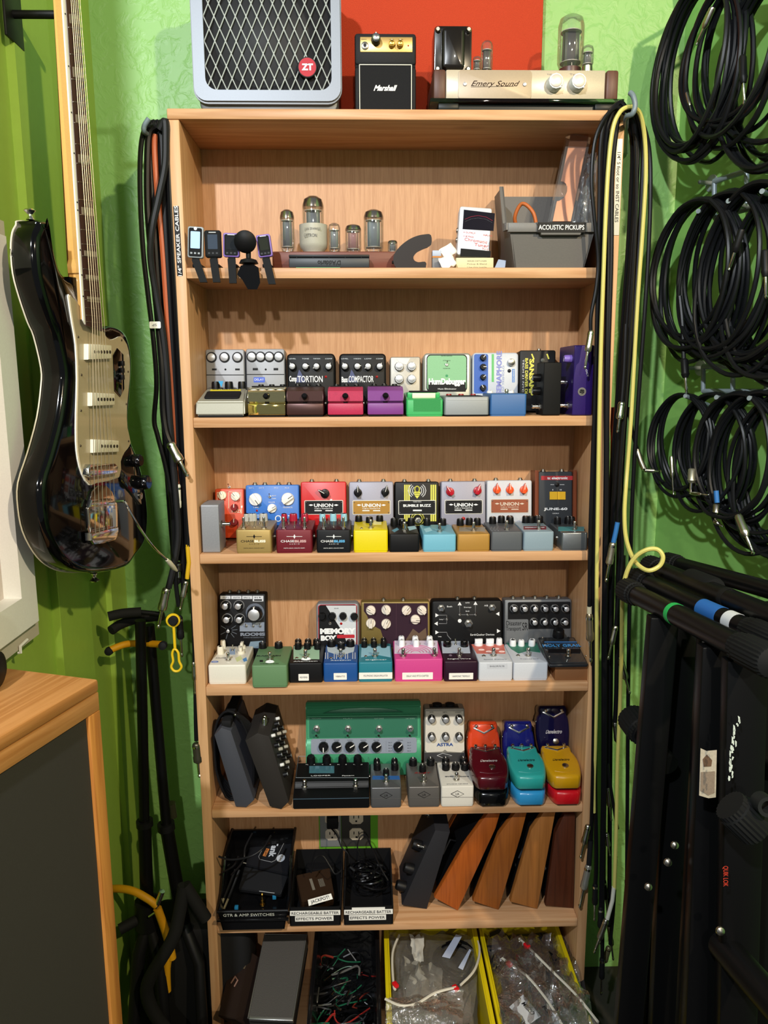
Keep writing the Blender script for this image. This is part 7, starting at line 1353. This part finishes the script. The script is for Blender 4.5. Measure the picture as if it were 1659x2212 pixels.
stick_(s2, [(238, 1404, 0.0), (270, 1392, 0.02), (305, 1390, 0.04), (350, 1392, 0.02)], 0.0070, YF, 'yellow_arm', 5)
for px, py in ((236, 1406), (352, 1394)): MB().lathe([(0.0078, -0.004), (0.0085, 0), (0.0078, 0.006), (0.003, 0.008)], RUBBER, 16).build('end_cap', s2, M=Matrix.Translation(aty(px, py, 0.0)-V(s2.location)) @ mtx(rx=PI/2))
for q in ([(395, 1990, 0.04), (430, 2080, 0.0), (440, 2270, -0.03)], [(395, 1990, 0.04), (370, 2090, 0.08), (360, 2270, 0.12)], [(395, 1990, 0.04), (415, 2090, 0.08), (425, 2250, 0.12)]): stick_(s2, q, 0.012, BLACK, 'leg')
s3 = thing('chrome_pole', 'slim dark chrome pole with clip behind the two black stands', 'pole', (aty(372, 1790, 0.10).x, 0.10, -0.03))
stick_(s3, [(330, 1395, 0.10), (350, 1600, 0.10), (370, 1800, 0.10), (395, 2200, 0.10)], 0.0045, mat('#3d4a3a', 0.15, 0.9), 'pole'); stick_(s3, [(368, 1735, 0.09), (372, 1765, 0.09)], 0.011, mat('#4a4c38', 0.3, 0.6), 'clip')
stp = thing('rubber_strap', 'yellow rubber strap with round eye hanging from the stand knob', 'strap', aty(374, 1340, -0.02))
ring(b := MB(), [(0.0135*math.cos(a), 0.0135*math.sin(a)) for a in [k*PI/12 for k in range(24)]], [(0.0085*math.cos(a), 0.0085*math.sin(a)) for a in [k*PI/12 for k in range(24)]], -0.002, 0.002, mat('#d8b418', 0.45), FR); b.build('eye', stp)
q = [aty(x, y, -0.02)-V(stp.location) for x, y in ((375, 1350), (378, 1400))]; MB().tube(q, 0.0028, mat('#d8b418', 0.45), 8).build('strip', stp)
q = [aty(x, y, -0.02)-V(stp.location) for x, y in ((377, 1402), (372, 1412), (374, 1428), (370, 1440), (376, 1449), (386, 1449), (392, 1440), (387, 1428), (385, 1410))]; MB().tube(spline(q, 4, True), 0.0024, mat('#d8b418', 0.45), 8, closed=True).build('slot_loop', stp)
tag(MB().lathe([(0.009, -0.006), (0.0095, 0.002), (0.007, 0.005)], RUBBER, 20).build('rubber_stopper', M=mtx(aty(374, 1341, -0.026)) @ FR), 'black round rubber knob through the eye of the yellow strap', 'knob')
yh = thing('padded_hook', 'curved yellow padded hook arm low beside the cabinet', 'hook', aty(345, 1945, -0.03))
stick_(yh, [(205, 1930, 0.02), (245, 1920, 0.0), (285, 1924, -0.02), (320, 1942, -0.03), (338, 1956, -0.03)], 0.0078, YF, 'yellow_pad', 6); stick_(yh, [(340, 1962, -0.03), (353, 1998, -0.03), (366, 2040, -0.03), (372, 2070, -0.03)], 0.0085, YF, 'yellow_pad', 6)
stick_(yh, [(368, 2050, -0.03), (360, 2090, -0.03), (361, 2140, -0.03)], 0.0085, YF, 'yellow_pad', 6); stick_(yh, [(361, 2138, -0.03), (362, 2150, -0.03)], 0.0075, INK, 'end_cap'); stick_(yh, [(350, 1925, -0.03), (338, 1958, -0.03)], 0.006, CHROME, 'clamp'); stick_(yh, [(340, 1968, -0.03), (322, 1980, -0.03)], 0.003, CHROME, 'clamp_screw')
ar = thing('folded_arm', 'matte black padded folding arm leaning on the bookcase foot', 'stand arm', aty(390, 1960, -0.06))
stick_(ar, [(398, 1912, -0.05), (445, 1985, -0.05)], 0.0125, FOAM, 'padded_arm'); stick_(ar, [(398, 1912, -0.05), (386, 1980, -0.06), (372, 2030, -0.07), (325, 2110, -0.08), (318, 2150, -0.08), (340, 2200, -0.08), (390, 2260, -0.08)], 0.013, FOAM, 'padded_leg', 5)
bx2 = MB().prism(rrect(-0.11, 0.11, 0, 0.11, 0.02), 0, 0.26, mat('#151516', 0.6), ch=0.02).build('stand_bag', loc=(-0.03, 0.03, -0.0295)); tag(bx2, 'black fabric stand bag on the floor behind the instrument stands', 'bag')

# ================================================================ RIGHT SIDE : cable bundle on the bookcase corner
YC = mat('#c9c06a', 0.45)
wire('long yellow cable with a curl hooped over the grey hook', [(1283, 1755, -0.012), (1283, 1690, -0.012), (1286, 1600, -0.014), (1289, 1450, -0.016), (1289, 1250, -0.02), (1292, 1050, -0.024), (1295, 880, -0.026), (1299, 720, -0.028), (1304, 580, -0.03), (1309, 450, -0.032), (1315, 350, -0.034), (1324, 278, -0.036), (1338, 244, -0.037), (1354, 232, -0.036), (1370, 233, -0.032), (1384, 250, -0.02), (1393, 300, -0.004), (1395, 380, 0.004), (1388, 500, 0.01), (1378, 640, 0.012), (1370, 780, 0.012), (1362, 920, 0.008), (1353, 1040, 0.0), (1349, 1110, -0.05), (1353, 1165, -0.11), (1370, 1210, -0.17), (1398, 1232, -0.205), (1424, 1223, -0.21), (1432, 1203, -0.21), (1420, 1187, -0.205), (1396, 1188, -0.20), (1370, 1206, -0.19), (1352, 1242, -0.18), (1345, 1290, -0.165), (1343, 1380, -0.09), (1340, 1500, -0.032), (1334, 1650, -0.03), (1331, 1800, -0.028), (1327, 1920, -0.026)], 0.0033, YC,
     plugs=[((1310, 1986, -0.026), (1283, 2060, -0.026), 0.006, NICKEL), ((1271, 1782, -0.018), (1253, 1855, -0.022), 0.006, NICKEL)], sleeves=[([(1326, 1916, -0.026), (1323, 1945, -0.026), (1312, 1985, -0.026)], 0.0042, mat('#c9c9bc', 0.5)), ([(1284, 1675, -0.012), (1283, 1720, -0.012), (1282, 1755, -0.012)], 0.0030, mat('#cfc9a8', 0.5))])
bl = lambda lab, pts, r=0.0033, plugs=(), m=None, sl=(): wire(lab, pts, r, m or SPK, plugs, sleeves=sl)
bl('thin black cable bowing furthest over the shelf opening', [(1350, 246, -0.03), (1330, 232, -0.03), (1302, 262, -0.03), (1284, 310, -0.03), (1278, 390, -0.03), (1284, 470, -0.03), (1292, 560, -0.028), (1288, 620, -0.028), (1277, 680, -0.028), (1276, 715, -0.028)], 0.0030, [((1277, 714, -0.028), (1263, 798, -0.034), 0.0055, NICKEL)])
bl('black cable just inside the bowing one, ending in a cream topped plug', [(1352, 240, -0.026), (1334, 225, -0.026), (1308, 258, -0.024), (1297, 320, -0.022), (1295, 430, -0.02), (1292, 600, -0.02), (1287, 800, -0.018), (1280, 1000, -0.018), (1275, 1160, -0.018), (1273, 1310, -0.018)], 0.0034, [((1273, 1325, -0.018), (1276, 1432, -0.018), 0.0068, mat('#9a8a70', 0.3, 0.8))], sl=[([(1273, 1310, -0.018), (1273, 1326, -0.018)], 0.0048, mat('#c9bfa0', 0.5))])
bl('black cable hugging the yellow one on its shelf side', [(1354, 236, -0.03), (1338, 222, -0.028), (1316, 262, -0.02), (1306, 330, -0.018), (1304, 450, -0.016), (1299, 640, -0.014), (1291, 850, -0.012), (1284, 1050, -0.012), (1281, 1300, -0.012), (1283, 1500, -0.012), (1280, 1700, -0.012), (1276, 1820, -0.012)], 0.0036, [((1272, 1868, -0.014), (1251, 1962, -0.018), 0.007, mat('#a9a69e', 0.3, 0.7))], sl=[([(1276, 1815, -0.012), (1272, 1868, -0.014)], 0.0052, RUBBER)])
for i, (x0, xa, xb, xc, xd, ye, lab) in enumerate(((1330, 1316, 1310, 1304, 1300, 2010, 'black cable directly beside the yellow one, upright side'), (1334, 1322, 1313, 1308, 1303, 2120, 'black cable with a plug at its lowest end near the floor'), (1328, 1300, 1292, 1286, 1288, 1960, 'black cable half hidden behind the yellow strand'))):
    bl(lab, [(1352, 232, -0.022), (1340, 228, -0.022), (x0, 262, -0.012), (xa, 380, -0.006), (xa-2, 560, -0.005), (xb, 800, -0.005), (xb-2, 1050, -0.005), (xc, 1350, -0.005), (xc-1, 1650, -0.005), (xd, 1850, -0.005), (xd-2, ye-50, -0.005)], 0.0037, [((xd-2, ye-52, -0.005), (xd-4, ye+30, -0.006), 0.0055, BLACK)])
rs = ((1365, 1384, 1402, 1405, 1400, 1391, 1378, 1366, 1360, 1900, 'outermost black cable on the wall side of the hook', 0.0034, 0.01), (1360, 1376, 1388, 1386, 1378, 1367, 1352, 1340, 1334, 1560, 'black cable just inside the outermost on the wall side', 0.0040, 0.02), (1358, 1366, 1376, 1373, 1364, 1353, 1340, 1326, 1318, 1700, 'black cable in the middle of the wall side strands', 0.0044, 0.014), (1354, 1358, 1366, 1363, 1355, 1345, 1332, 1318, 1310, 1900, 'glossy black cable on the inner edge of the wall side strands', 0.0036, 0.03), (1356, 1362, 1370, 1369, 1360, 1350, 1338, 1328, 1322, 2000, 'black cable tucked behind the wall side strands', 0.0040, 0.045))
for (x1, x2, x3, x4, x5, x6, x7, x8, x9, ye, lab, r_, Y_) in rs:
    bl(lab, [(x1-6, 238, -0.02), (x1+4, 232, -0.018), (x2, 255, 0.0), (x3, 320, Y_), (x4, 420, Y_), (x5, 560, Y_), (x6, 700, Y_), (x7, 880, Y_), (x8, 1080, Y_), (x9, 1300, Y_), (x9-3, 1500, Y_), (x9-6, ye, Y_)], r_, [((x9-6, ye, Y_), (x9+3, ye+75, Y_), 0.0052, NICKEL if ye != 1900 else BLACK)])
bl('black cable ending in a blue sleeve and silver plug', [(1358, 250, 0.0), (1372, 300, 0.01), (1374, 450, 0.01), (1364, 640, 0.005), (1352, 840, -0.002), (1342, 980, -0.012), (1338, 1060, -0.018), (1334, 1130, -0.02)], 0.0032, [((1324, 1172, -0.022), (1309, 1258, -0.024), 0.0065, mat('#b9b2a2', 0.25, 0.9))], sl=[([(1334, 1128, -0.02), (1330, 1150, -0.021), (1325, 1172, -0.022)], 0.0046, mat('#2a6cb0', 0.5))])
bl('brick red cable peeking out between the black strands', [(1322, 880, 0.05), (1324, 950, 0.05), (1322, 1020, 0.05), (1316, 1090, 0.05), (1308, 1150, 0.05)], 0.0042, (), mat('#7a2c1c', 0.5))
bl('black cable whose bright plug lies against the wall side strands', [(1352, 700, -0.01), (1348, 800, -0.012), (1343, 868, -0.014)], 0.0034, [((1343, 868, -0.014), (1334, 935, -0.016), 0.006, CHROME), ])
bl('black cable ending in a plug under the lone ribbed foot', [(1340, 1100, -0.015), (1344, 1200, -0.016), (1334, 1300, -0.018), (1330, 1350, -0.018)], 0.003, [((1330, 1352, -0.018), (1313, 1425, -0.022), 0.0055, NICKEL)])
bl('black cable with a plug pointing toward the folded stands', [(1348, 1200, 0.0), (1345, 1320, 0.0), (1340, 1420, -0.004)], 0.003, [((1340, 1424, -0.004), (1361, 1500, -0.008), 0.0062, NICKEL)])
bl('black cable with a right angle plug sticking out to the wall', [(1356, 880, 0.02), (1368, 940, 0.02), (1378, 975, 0.02)], 0.003, [((1392, 1016, 0.0), (1430, 1018, 0.0), 0.004, NICKEL)], sl=[([(1376, 972, 0.02), (1384, 996, 0.01), (1392, 1014, 0.0)], 0.0055, NICKEL)])
bl('short black cable tail with a small plug near the lowest shelf', [(1312, 1650, 0.0), (1322, 1720, 0.0), (1334, 1790, 0.0)], 0.003, [((1310, 1800, 0.0), (1318, 1850, 0.0), 0.0045, NICKEL)])
bl('lowest black cable with an aged plug hanging near the floor', [(1330, 1850, 0.02), (1326, 1950, 0.02), (1318, 2040, 0.02)], 0.0034, [((1316, 2045, 0.02), (1297, 2103, 0.02), 0.006, mat('#6a6448', 0.4, 0.6))])
# ================================================================ RIGHT WALL : racks, coiled cables, folded stands
def rw(px, py, off=0.0):
    p0 = RW0+RWN*off; return atp(px, py, p0, RWN)
GST = mat('#8b979e', 0.4, 0.2)
def rodr(par, a, b, r=0.0042, name='rod'):
    o0 = V(par.location); return MB().cyl(V(a)-o0, V(b)-o0, r, r, GST, 12).build(name, par)
def rack(label, disc, bar, posts, low, hooks, off=0.03):
    o = thing('cable_rack', label, 'wall rack', rw(*disc)); o0 = V(o.location)
    Rn = V((0, 0, 1)).rotation_difference(RWN).to_matrix().to_4x4()
    MB().lathe([(0.0155, 0.0005), (0.0155, 0.002), (0.004, 0.0025), (0.004, off), (0.0015, off+0.003)], GST, 26).build('wall_disc', o, M=Rn)
    rodr(o, rw(*bar[0], off), rw(*bar[1], off), 0.0052, 'top_rail')
    if low: rodr(o, rw(*low[0], off), rw(*low[1], off), 0.0048, 'lower_rail')
    for a, b in posts: rodr(o, rw(*a, off), rw(*b, off), 0.0045, 'post')
    for (hx_, hy_), (tx, ty), f in hooks: rodr(o, rw(hx_, hy_, off), rw(tx, ty, f), 0.0042, 'hook')
    return o
rack('grey steel rack with the tilted rail, between the two upper coil rows', (1538, 396), ((1543, 392), (1700, 340)), [((1543, 394), (1543, 470)), ((1613, 366), (1613, 440))], ((1543, 470), (1700, 430)), [((1543, 466), (1508, 456), 0.10), ((1613, 446), (1573, 434), 0.10), ((1680, 430), (1646, 413), 0.10)])
rack('grey steel rack with the level rail above the lowest coil row', (1514, 795), ((1519, 792), (1700, 790)), [((1519, 792), (1519, 845)), ((1583, 791), (1583, 845)), ((1656, 790), (1656, 845))], ((1519, 845), (1700, 846)), [((1530, 875), (1480, 855), 0.10), ((1598, 873), (1547, 858), 0.10), ((1670, 872), (1618, 860), 0.10)])
rack('grey steel rack above the top coil row, mostly out of view', (1500, -120), ((1505, -122), (1720, -150)), [((1505, -122), (1505, -60))], ((1505, -60), (1720, -90)), [((1530, -30), (1500, -42), 0.10), ((1640, -50), (1610, -60), 0.10)])
def coil(label, top, off, rh, rv, n, r, seed, plugs=(), group=None, tilt=0.0, dr=0.07, m=None):
    """coil of cable hanging parallel to the wall; top = pixel where it rests on its hook"""
    rnd = random.Random(seed); t0 = rw(*top, off); e = RWD.copy(); o = thing('coiled_cable', label, 'cable', t0, group=group); pts = []
    cu, cz = 0.0, 0.0
    for i in range(n):
        ru = rh*(1+rnd.uniform(-dr, dr)); rz = rv*(1+rnd.uniform(-dr, dr)); du = rnd.uniform(-0.012, 0.012); dn = rnd.uniform(-0.018, 0.018); tl = rnd.uniform(-0.15, 0.15)+tilt
        for k in range(16):
            a = PI/2+2*PI*k/16; x = math.cos(a)*ru; z = math.sin(a)*rz-rz
            s_ = (1-math.sin(a))/2
            u = x*math.cos(tl*s_)+du*s_+tilt*s_*rv*0.5
            pts.append(e*u+V((0, 0, z+0.002*rnd.uniform(-1, 1)))+RWN*(dn*s_+0.012*math.sin(a*1.0+i)*s_+(i-n/2)*r*0.9))
    MB().tube(spline(pts, 3), r, m or CO, 7).build('jacket', o)
    for (bx, by, bo), (tx, ty, to_), rr, mm_ in plugs:
        A_, B_ = rw(bx, by, bo)-t0, rw(tx, ty, to_)-t0; d = B_-A_; P = lambda t: A_+d*t; b = MB()
        b.tube([P(0), P(0.05), P(0.4), P(0.44), P(0.55)], [rr*0.7, rr, rr, rr*1.12, rr*0.7], mm_, 12); b.tube([P(0.54), P(0.9), P(0.92), P(0.97), P(1)], [rr*0.42, rr*0.42, rr*0.3, rr*0.48, rr*0.1], CHROME, 10); b.build('plug', o)
    return o
CO = mat('#141517', 0.36, spec=0.45)
# lowest row
coil('thin coil nearest the back wall in the lowest row', (1478, 852), 0.085, 0.078, 0.092, 6, 0.0034, 1, [((1450, 985, 0.10), (1455, 1070, 0.10), 0.004, CHROME)])
coil('coil with a silver elbow plug in the lowest row', (1545, 852), 0.075, 0.085, 0.104, 7, 0.0036, 2, [((1495, 1012, 0.11), (1492, 1068, 0.11), 0.007, mat('#a9a896', 0.35, 0.8)), ((1494, 1066, 0.112), (1532, 1069, 0.112), 0.0035, NICKEL)])
coil('coil with a blue taped elbow plug in the lowest row', (1600, 850), 0.085, 0.092, 0.112, 8, 0.0036, 3, [((1548, 1088, 0.10), (1545, 1128, 0.10), 0.006, NICKEL), ((1543, 1126, 0.102), (1562, 1138, 0.102), 0.004, NICKEL)])
tag(MB().cyl(rw(1547, 1060, 0.10)-rw(1547, 1060, 0.10), rw(1549, 1086, 0.10)-rw(1547, 1060, 0.10), 0.0045, 0.0045, mat('#2a6cb0', 0.5), 10).build('blue_tape', loc=rw(1547, 1060, 0.10)), 'blue tape band above the small elbow plug', 'tape')
coil('coil with a long straight plug in the lowest row', (1655, 848), 0.080, 0.105, 0.128, 8, 0.0038, 4, [((1594, 1112, 0.14), (1628, 1198, 0.14), 0.0068, NICKEL)])
coil('coil cut by the photo edge in the lowest row', (1720, 845), 0.07, 0.11, 0.14, 7, 0.0038, 5)
# middle row
coil('wide coil nearest the back wall in the middle row', (1512, 432), 0.090, 0.100, 0.130, 8, 0.0042, 6, [((1478, 775, 0.10), (1483, 850, 0.10), 0.007, BLACK)], dr=0.10)
wc = thing('coiled_cable', 'straight black cable tail dropping from the middle row coil to its plug', 'cable', rw(1470, 640, 0.10)); MB().tube(spline([rw(1468, 640, 0.10)-V(wc.location), rw(1474, 700, 0.10)-V(wc.location), rw(1477, 780, 0.10)-V(wc.location)], 4), 0.0042, CO, 8).build('jacket', wc)
coil('coil with a plug pointing down in the middle row', (1578, 415), 0.080, 0.105, 0.138, 8, 0.0042, 7, [((1603, 495, 0.11), (1574, 585, 0.11), 0.006, BLACK)])
coil('coil with white markings in the middle row', (1640, 398), 0.085, 0.11, 0.145, 8, 0.0042, 8, [((1652, 540, 0.11), (1655, 645, 0.11), 0.006, BLACK)])
coil('coil cut by the photo edge in the middle row', (1712, 390), 0.07, 0.115, 0.155, 7, 0.0042, 9)
# top row
coil('coil nearest the back wall in the top row', (1520, -40), 0.090, 0.100, 0.148, 9, 0.0044, 10, [((1540, 15, 0.11), (1504, 98, 0.11), 0.0055, NICKEL), ((1483, 200, 0.10), (1496, 252, 0.10), 0.0035, NICKEL)], dr=0.12)
coil('dense coil with a black plug in the top row', (1600, -60), 0.085, 0.10, 0.122, 9, 0.0042, 11, [((1604, 120, 0.11), (1608, 228, 0.11), 0.0062, BLACK)], dr=0.12)
coil('coil cut by the photo edge in the top row', (1690, -70), 0.08, 0.11, 0.135, 8, 0.0042, 12, dr=0.12)

# ---- folded keyboard stands
TUBE = mat('#0c0c0d', 0.34, spec=0.4); RIB = mat('#111213', 0.7)
def cap(par, A_, d, r, L_, name='end_cap'):
    R_ = V((0, 0, 1)).rotation_difference(d.normalized()).to_matrix().to_4x4(); b = MB()
    b.lathe([(r*0.55, 0), (r*1.15, 0.004), (r*1.28, 0.008), (r*1.28, L_*0.82), (r*1.15, L_*0.85), (r*1.15, L_)], RIB, 48, flute=1, fa=0.06); b.build(name, par, M=Matrix.Translation(A_) @ R_)
def kstand(label, l, dl, rt, dr_, r, bars, tapes=(), capr=True, midcap=None, extra=None, th=0.011):
    A_, B_ = atd(*l, dl), atd(*rt, dr_); o = thing('keyboard_stand', label, 'keyboard stand', ((A_+B_)/2).to_tuple()[:2]+(-0.03,)); o0 = V(o.location); d = (B_-A_).normalized()
    MB().cyl(A_-o0, B_-o0, r, r, TUBE, 24).build('top_tube', o); cap(o, A_-o0-d*0.006, d, r, 0.055)
    if capr: cap(o, B_-o0+d*0.004, -d, r, 0.075)
    if midcap: M_ = atd(*midcap[0], midcap[1]); MB().tube([M_-o0-d*0.045, M_-o0-d*0.04, M_-o0+d*0.03, M_-o0+d*0.036], [r*1.02, r*1.14, r*1.14, r*1.02], RIB, 20).build('tube_sleeve', o)
    for (tx, ty, td, wd, col) in tapes:
        p = atd(tx, ty, td); t = (p-A_).dot(d); p = A_+d*t-o0; MB().cyl(p-d*wd/2, p+d*wd/2, r*1.025, r*1.025, mat(col, 0.6), 24).build('tape_band', o)
    for (x0, y0, d0, x1, y1, d1, w_) in bars:
        P0, P1 = atd(x0, y0, d0)-o0, atd(x1, y1, d1)-o0; P1 = P0+(P1-P0)*((-0.0+P0.z)/(P0.z-P1.z))*1.0; ax = (P0-P1).normalized(); s_ = (RGT-ax*RGT.dot(ax)).normalized(); n_ = ax.cross(s_)
        b = MB(); Mx = Matrix(((s_.x, n_.x, ax.x, P1.x), (s_.y, n_.y, ax.y, P1.y), (s_.z, n_.z, ax.z, P1.z), (0, 0, 0, 1))); b.box(-w_/2, w_/2, -th, th, 0, (P0-P1).length, TUBE, 0.003, M=Mx); b.build('upright_bar', o)
        if extra: extra(o, Mx, (P0-P1).length, (x0, y0))
    return o
BOLT = NICKEL
def bolt(par, px, py, dist, r=0.006):
    p = atd(px, py, dist)-V(par.location); R_ = V((0, 0, 1)).rotation_difference(-FWD).to_matrix().to_4x4(); MB().lathe([(r, 0), (r*0.9, 0.003), (r*0.3, 0.005)], BOLT, 12).build('bolt', par, M=Matrix.Translation(p) @ R_)
k4 = kstand('keyboard stand folded closest to the green wall', (1440, 1212), 1.42, (1700, 1285), 1.08, 0.0135, [(1455, 1240, 1.40, 1420, 2150, 1.44, 0.05), (1530, 1260, 1.32, 1560, 2150, 1.4, 0.06), (1680, 1300, 1.15, 1690, 2150, 1.25, 0.05)], capr=False)
k3 = kstand('keyboard stand with the upper dark sleeve, second from the wall', (1402, 1222), 1.38, (1700, 1345), 0.98, 0.0155, [(1500, 1300, 1.30, 1480, 2150, 1.38, 0.060), (1655, 1340, 1.08, 1640, 2150, 1.15, 0.05)], capr=False, midcap=((1520, 1262), 1.2), tapes=[(1585, 1300, 1.12, 0.012, '#141414')])
k2 = kstand('keyboard stand with blue tape and white tape on its tube', (1372, 1248), 1.34, (1690, 1392), 0.95, 0.0145, [(1478, 1330, 1.22, 1440, 2150, 1.32, 0.055), (1545, 1380, 1.14, 1500, 2150, 1.2, 0.05)], capr=True, tapes=[(1535, 1318, 1.1, 0.05, '#2460a8'), (1588, 1340, 1.05, 0.020, '#c9ccd0')])
k1 = kstand('front keyboard stand with green tape on its tube', (1352, 1273), 1.30, (1668, 1432), 0.88, 0.0160, [(1432, 1330, 1.16, 1362, 2150, 1.28, 0.044), (1548, 1392, 1.02, 1512, 2150, 1.10, 0.046), (1608, 1420, 0.97, 1590, 2150, 1.05, 0.052)], capr=True, tapes=[(1467, 1331, 1.12, 0.011, '#23a850')])
for a in ((1442, 1862, 1.10), (1457, 1825, 1.12), (1400, 1915, 1.15), (1555, 2010, 0.99)): bolt(k1, *a)
# sticker, scraped paint and red lettering on the front stand's bars
def face_at(par, px, py, dist, name, pts, m, words=None, sz=0.01, rz=0.0, wd=None, jag=False):
    c = atd(px, py, dist)-V(par.location); n_ = V((0, 0, 1)).rotation_difference(-FWD).to_matrix().to_4x4()
    s_ = dist/FPX; R_ = Matrix(((RGT.x, 0, -FWD.x, c.x), (RGT.y, 0, -FWD.y, c.y), (RGT.z, 1, -FWD.z, c.z), (0, 0, 0, 1)))
    R_ = Matrix.Translation(c) @ Matrix(((RGT.x, UPV.x, -FWD.x, 0), (RGT.y, UPV.y, -FWD.y, 0), (RGT.z, UPV.z, -FWD.z, 0), (0, 0, 0, 1)))
    if pts: MB().prism(ccw([((x-px)*s_, -(y-py)*s_) for x, y in pts]), 0, 0.0006, m).build(name, par, M=R_, smooth=0)
    if words: text(par, words, R_ @ mtx((0, 0, 0.001), rz=rz), sz, m, wd)
face_at(k1, 1530, 1665, 0.99, 'sticker', [(1513, 1616), (1526, 1622), (1548, 1620), (1546, 1722), (1530, 1724), (1510, 1718)], mat('#a39a8a', 0.6, speck=0.2))
face_at(k1, 1527, 1650, 0.989, 'sticker', [(1518, 1640), (1527, 1630), (1538, 1642), (1536, 1655), (1520, 1656)], mat('#5a4230', 0.6)); face_at(k1, 1530, 1690, 0.989, 'sticker', [(1514, 1668), (1544, 1666), (1543, 1712), (1530, 1718), (1513, 1708)], mat('#77685a', 0.7, speck=0.3, bscale=900))
rnd = random.Random(5)
for i in range(24):
    y = 1552+i*5.6+rnd.uniform(-3, 3); x = 1592+rnd.uniform(-7, 7)-i*0.6; h_ = rnd.uniform(2, 8); face_at(k1, x, y, 0.948, 'scraped_paint', [(x-rnd.uniform(0.5, 2), y-h_), (x+rnd.uniform(0.5, 3), y-h_*0.6), (x+rnd.uniform(0, 3), y+h_*0.7), (x-1, y+h_), (x-rnd.uniform(0.5, 3), y+1)], mat('#b9c2b9', 0.7))
face_at(k1, 1566, 1892, 0.975, None, None, mat('#b0301c', 0.5), 'QUIK LOK', 0.009, -PI/2, 0.026)
sn = thing('ribbed_stand_end', 'lone ribbed rubber foot of a stand leg jutting out near the hanging cables', 'stand leg', atd(1360, 1545, 1.33)); A_ = V((0, 0, 0)); d = (atd(1410, 1610, 1.25)-V(sn.location)); cap(sn, A_, d, 0.020, 0.055, 'ribbed_foot'); MB().cyl(d*0.4, d*1.6, 0.017, 0.017, TUBE, 20).build('tube', sn)
sk = thing('ribbed_stand_end', 'ribbed rubber foot with a glossy mark low on the folded stands', 'stand leg', atd(1640, 1800, 0.93)); d = (atd(1590, 1752, 0.93)-V(sk.location)); cap(sk, A_, d*1.0, 0.018, 0.05, 'ribbed_foot')

rg = atd(1641, 1730, 0.92); R_ = V((0, 0, 1)).rotation_difference(-FWD).to_matrix().to_4x4(); o = MB(); ring(o, [(0.012*math.cos(a), 0.012*math.sin(a)) for a in [k*PI/10 for k in range(20)]], [(0.0075*math.cos(a), 0.0075*math.sin(a)) for a in [k*PI/10 for k in range(20)]], 0, 0.02, mat('#1b1d1d', 0.6)); o = o.build('tube_end', M=Matrix.Translation(rg) @ R_); tag(o, 'open round black tube end above the ribbed foot', 'tube')
for (a, b_, lab, r_) in (((1600, 1650, 1.18), (1700, 1670, 1.05), 'dark horizontal brace crossing behind the stand bars', 0.016), ((1440, 1600, 1.34), (1640, 1850, 1.22), 'dim diagonal brace crossing between the folded stands', 0.013), ((1560, 2040, 1.05), (1700, 2200, 0.9), 'thick black tube low in the stand pile', 0.02)):
    P0, P1 = atd(*a), atd(*b_); tag(MB().cyl((0, 0, 0), P1-P0, r_, r_, TUBE, 18).build('stand_brace', loc=P0), lab, 'brace')

# ================================================================ SHELF 5 left: two leaning units and coiled cord
Z = SZ[5]
o, q = extr('expression_pedal', 'slate grey expression pedal leaning with a black cord coiled around it', 'effects pedal', [(478, 1576), (499, 1583), (549, 1732), (532, 1748), (509, 1746), (463, 1592)], 0.004, 0.15, mat('#3c3e46', 0.5), zshelf=Z+0.0005)
for u, v in ((-0.030, 0.098), (-0.018, 0.055)): MB().lathe([(0.0028, 0), (0.0022, 0.0015), (0.0008, 0.0022)], NICKEL, 12).build('screw', o, M=mtx((q[0].x+0.0*u+{-0.030: 0.022, -0.018: 0.035}[u]-0.006, 0, v-0.012)) @ FR)
MB().box(-0.006, 0.014, 0.01, 0.14, 0.115, 0.13, RUBBER, 0.003).build('treadle', o, M=mtx((q[0].x+0.004-0.0, 0, q[0].z-0.12)))
o, q = extr('mixing_pedal', 'dark brown metal unit with white buttons leaning toward the green delay pedal', 'effects pedal', [(556, 1590), (582, 1597), (624, 1738), (608, 1754), (583, 1748), (530, 1606)], -0.004, 0.145, mat('#2b2826', 0.5), zshelf=Z+0.0003)
e = V((q[2].x-q[1].x, 0, q[2].z-q[1].z)); nl = V((-e.z, 0, e.x)).normalized()
if nl.x < 0: nl = -nl
Rk = V((0, 0, 1)).rotation_difference(nl).to_matrix().to_4x4(); WBT = mat('#d9d9d6', 0.4)
rnd = random.Random(9)
for i in range(5):
    for j in range(5):
        u = 0.06+0.15*i; y_ = 0.02+0.026*j; p = q[1]+e*u+V((0, y_, 0))
        if (i+j) % 3 == 0: MB().lathe([(0.0035, 0), (0.0035, 0.007), (0.002, 0.008)], WBT, 12).build('button', o, M=Matrix.Translation(p) @ Rk)
        elif j < 4: knob(o, 0, 0, 0.0048, 0.009, 'm', BLACK, SILVER, 0, Matrix.Translation(p) @ Rk)
for t_ in (0.25, 0.45): MB().lathe([(0.006, 0), (0.0045, 0.004), (0.0045, 0.012), (0.003, 0.014)], CHROME, 14).build('footswitch', o, M=Matrix.Translation((q[0]+q[1])/2+V((-0.004, 0.03+0.06*t_, 0.001))))
# cord coil around the first pedal
oc = thing('pedal_cord', 'glossy black cord looped around the slate grey expression pedal', 'cord', aty(505, 1640, 0.05))
c0 = V((0, 0, 0))
for i in range(6):
    pts = [(aty(505+(42+i*2.5)*math.cos(a)+12*math.sin(-a), 1640-(104-i*4.0)*math.sin(a), 0.028)-V(oc.location)) for a in [k*PI/14 for k in range(28)]]
    pts = [p+V((0, 0.007*i, 0)) for p in pts]
    for p in pts: p.z = max(p.z, Z+0.005-oc.location.z); p.x = max(p.x, T+0.006-oc.location.x)
    MB().tube(pts, 0.0026, BC, 7, closed=True).build('turn', oc)
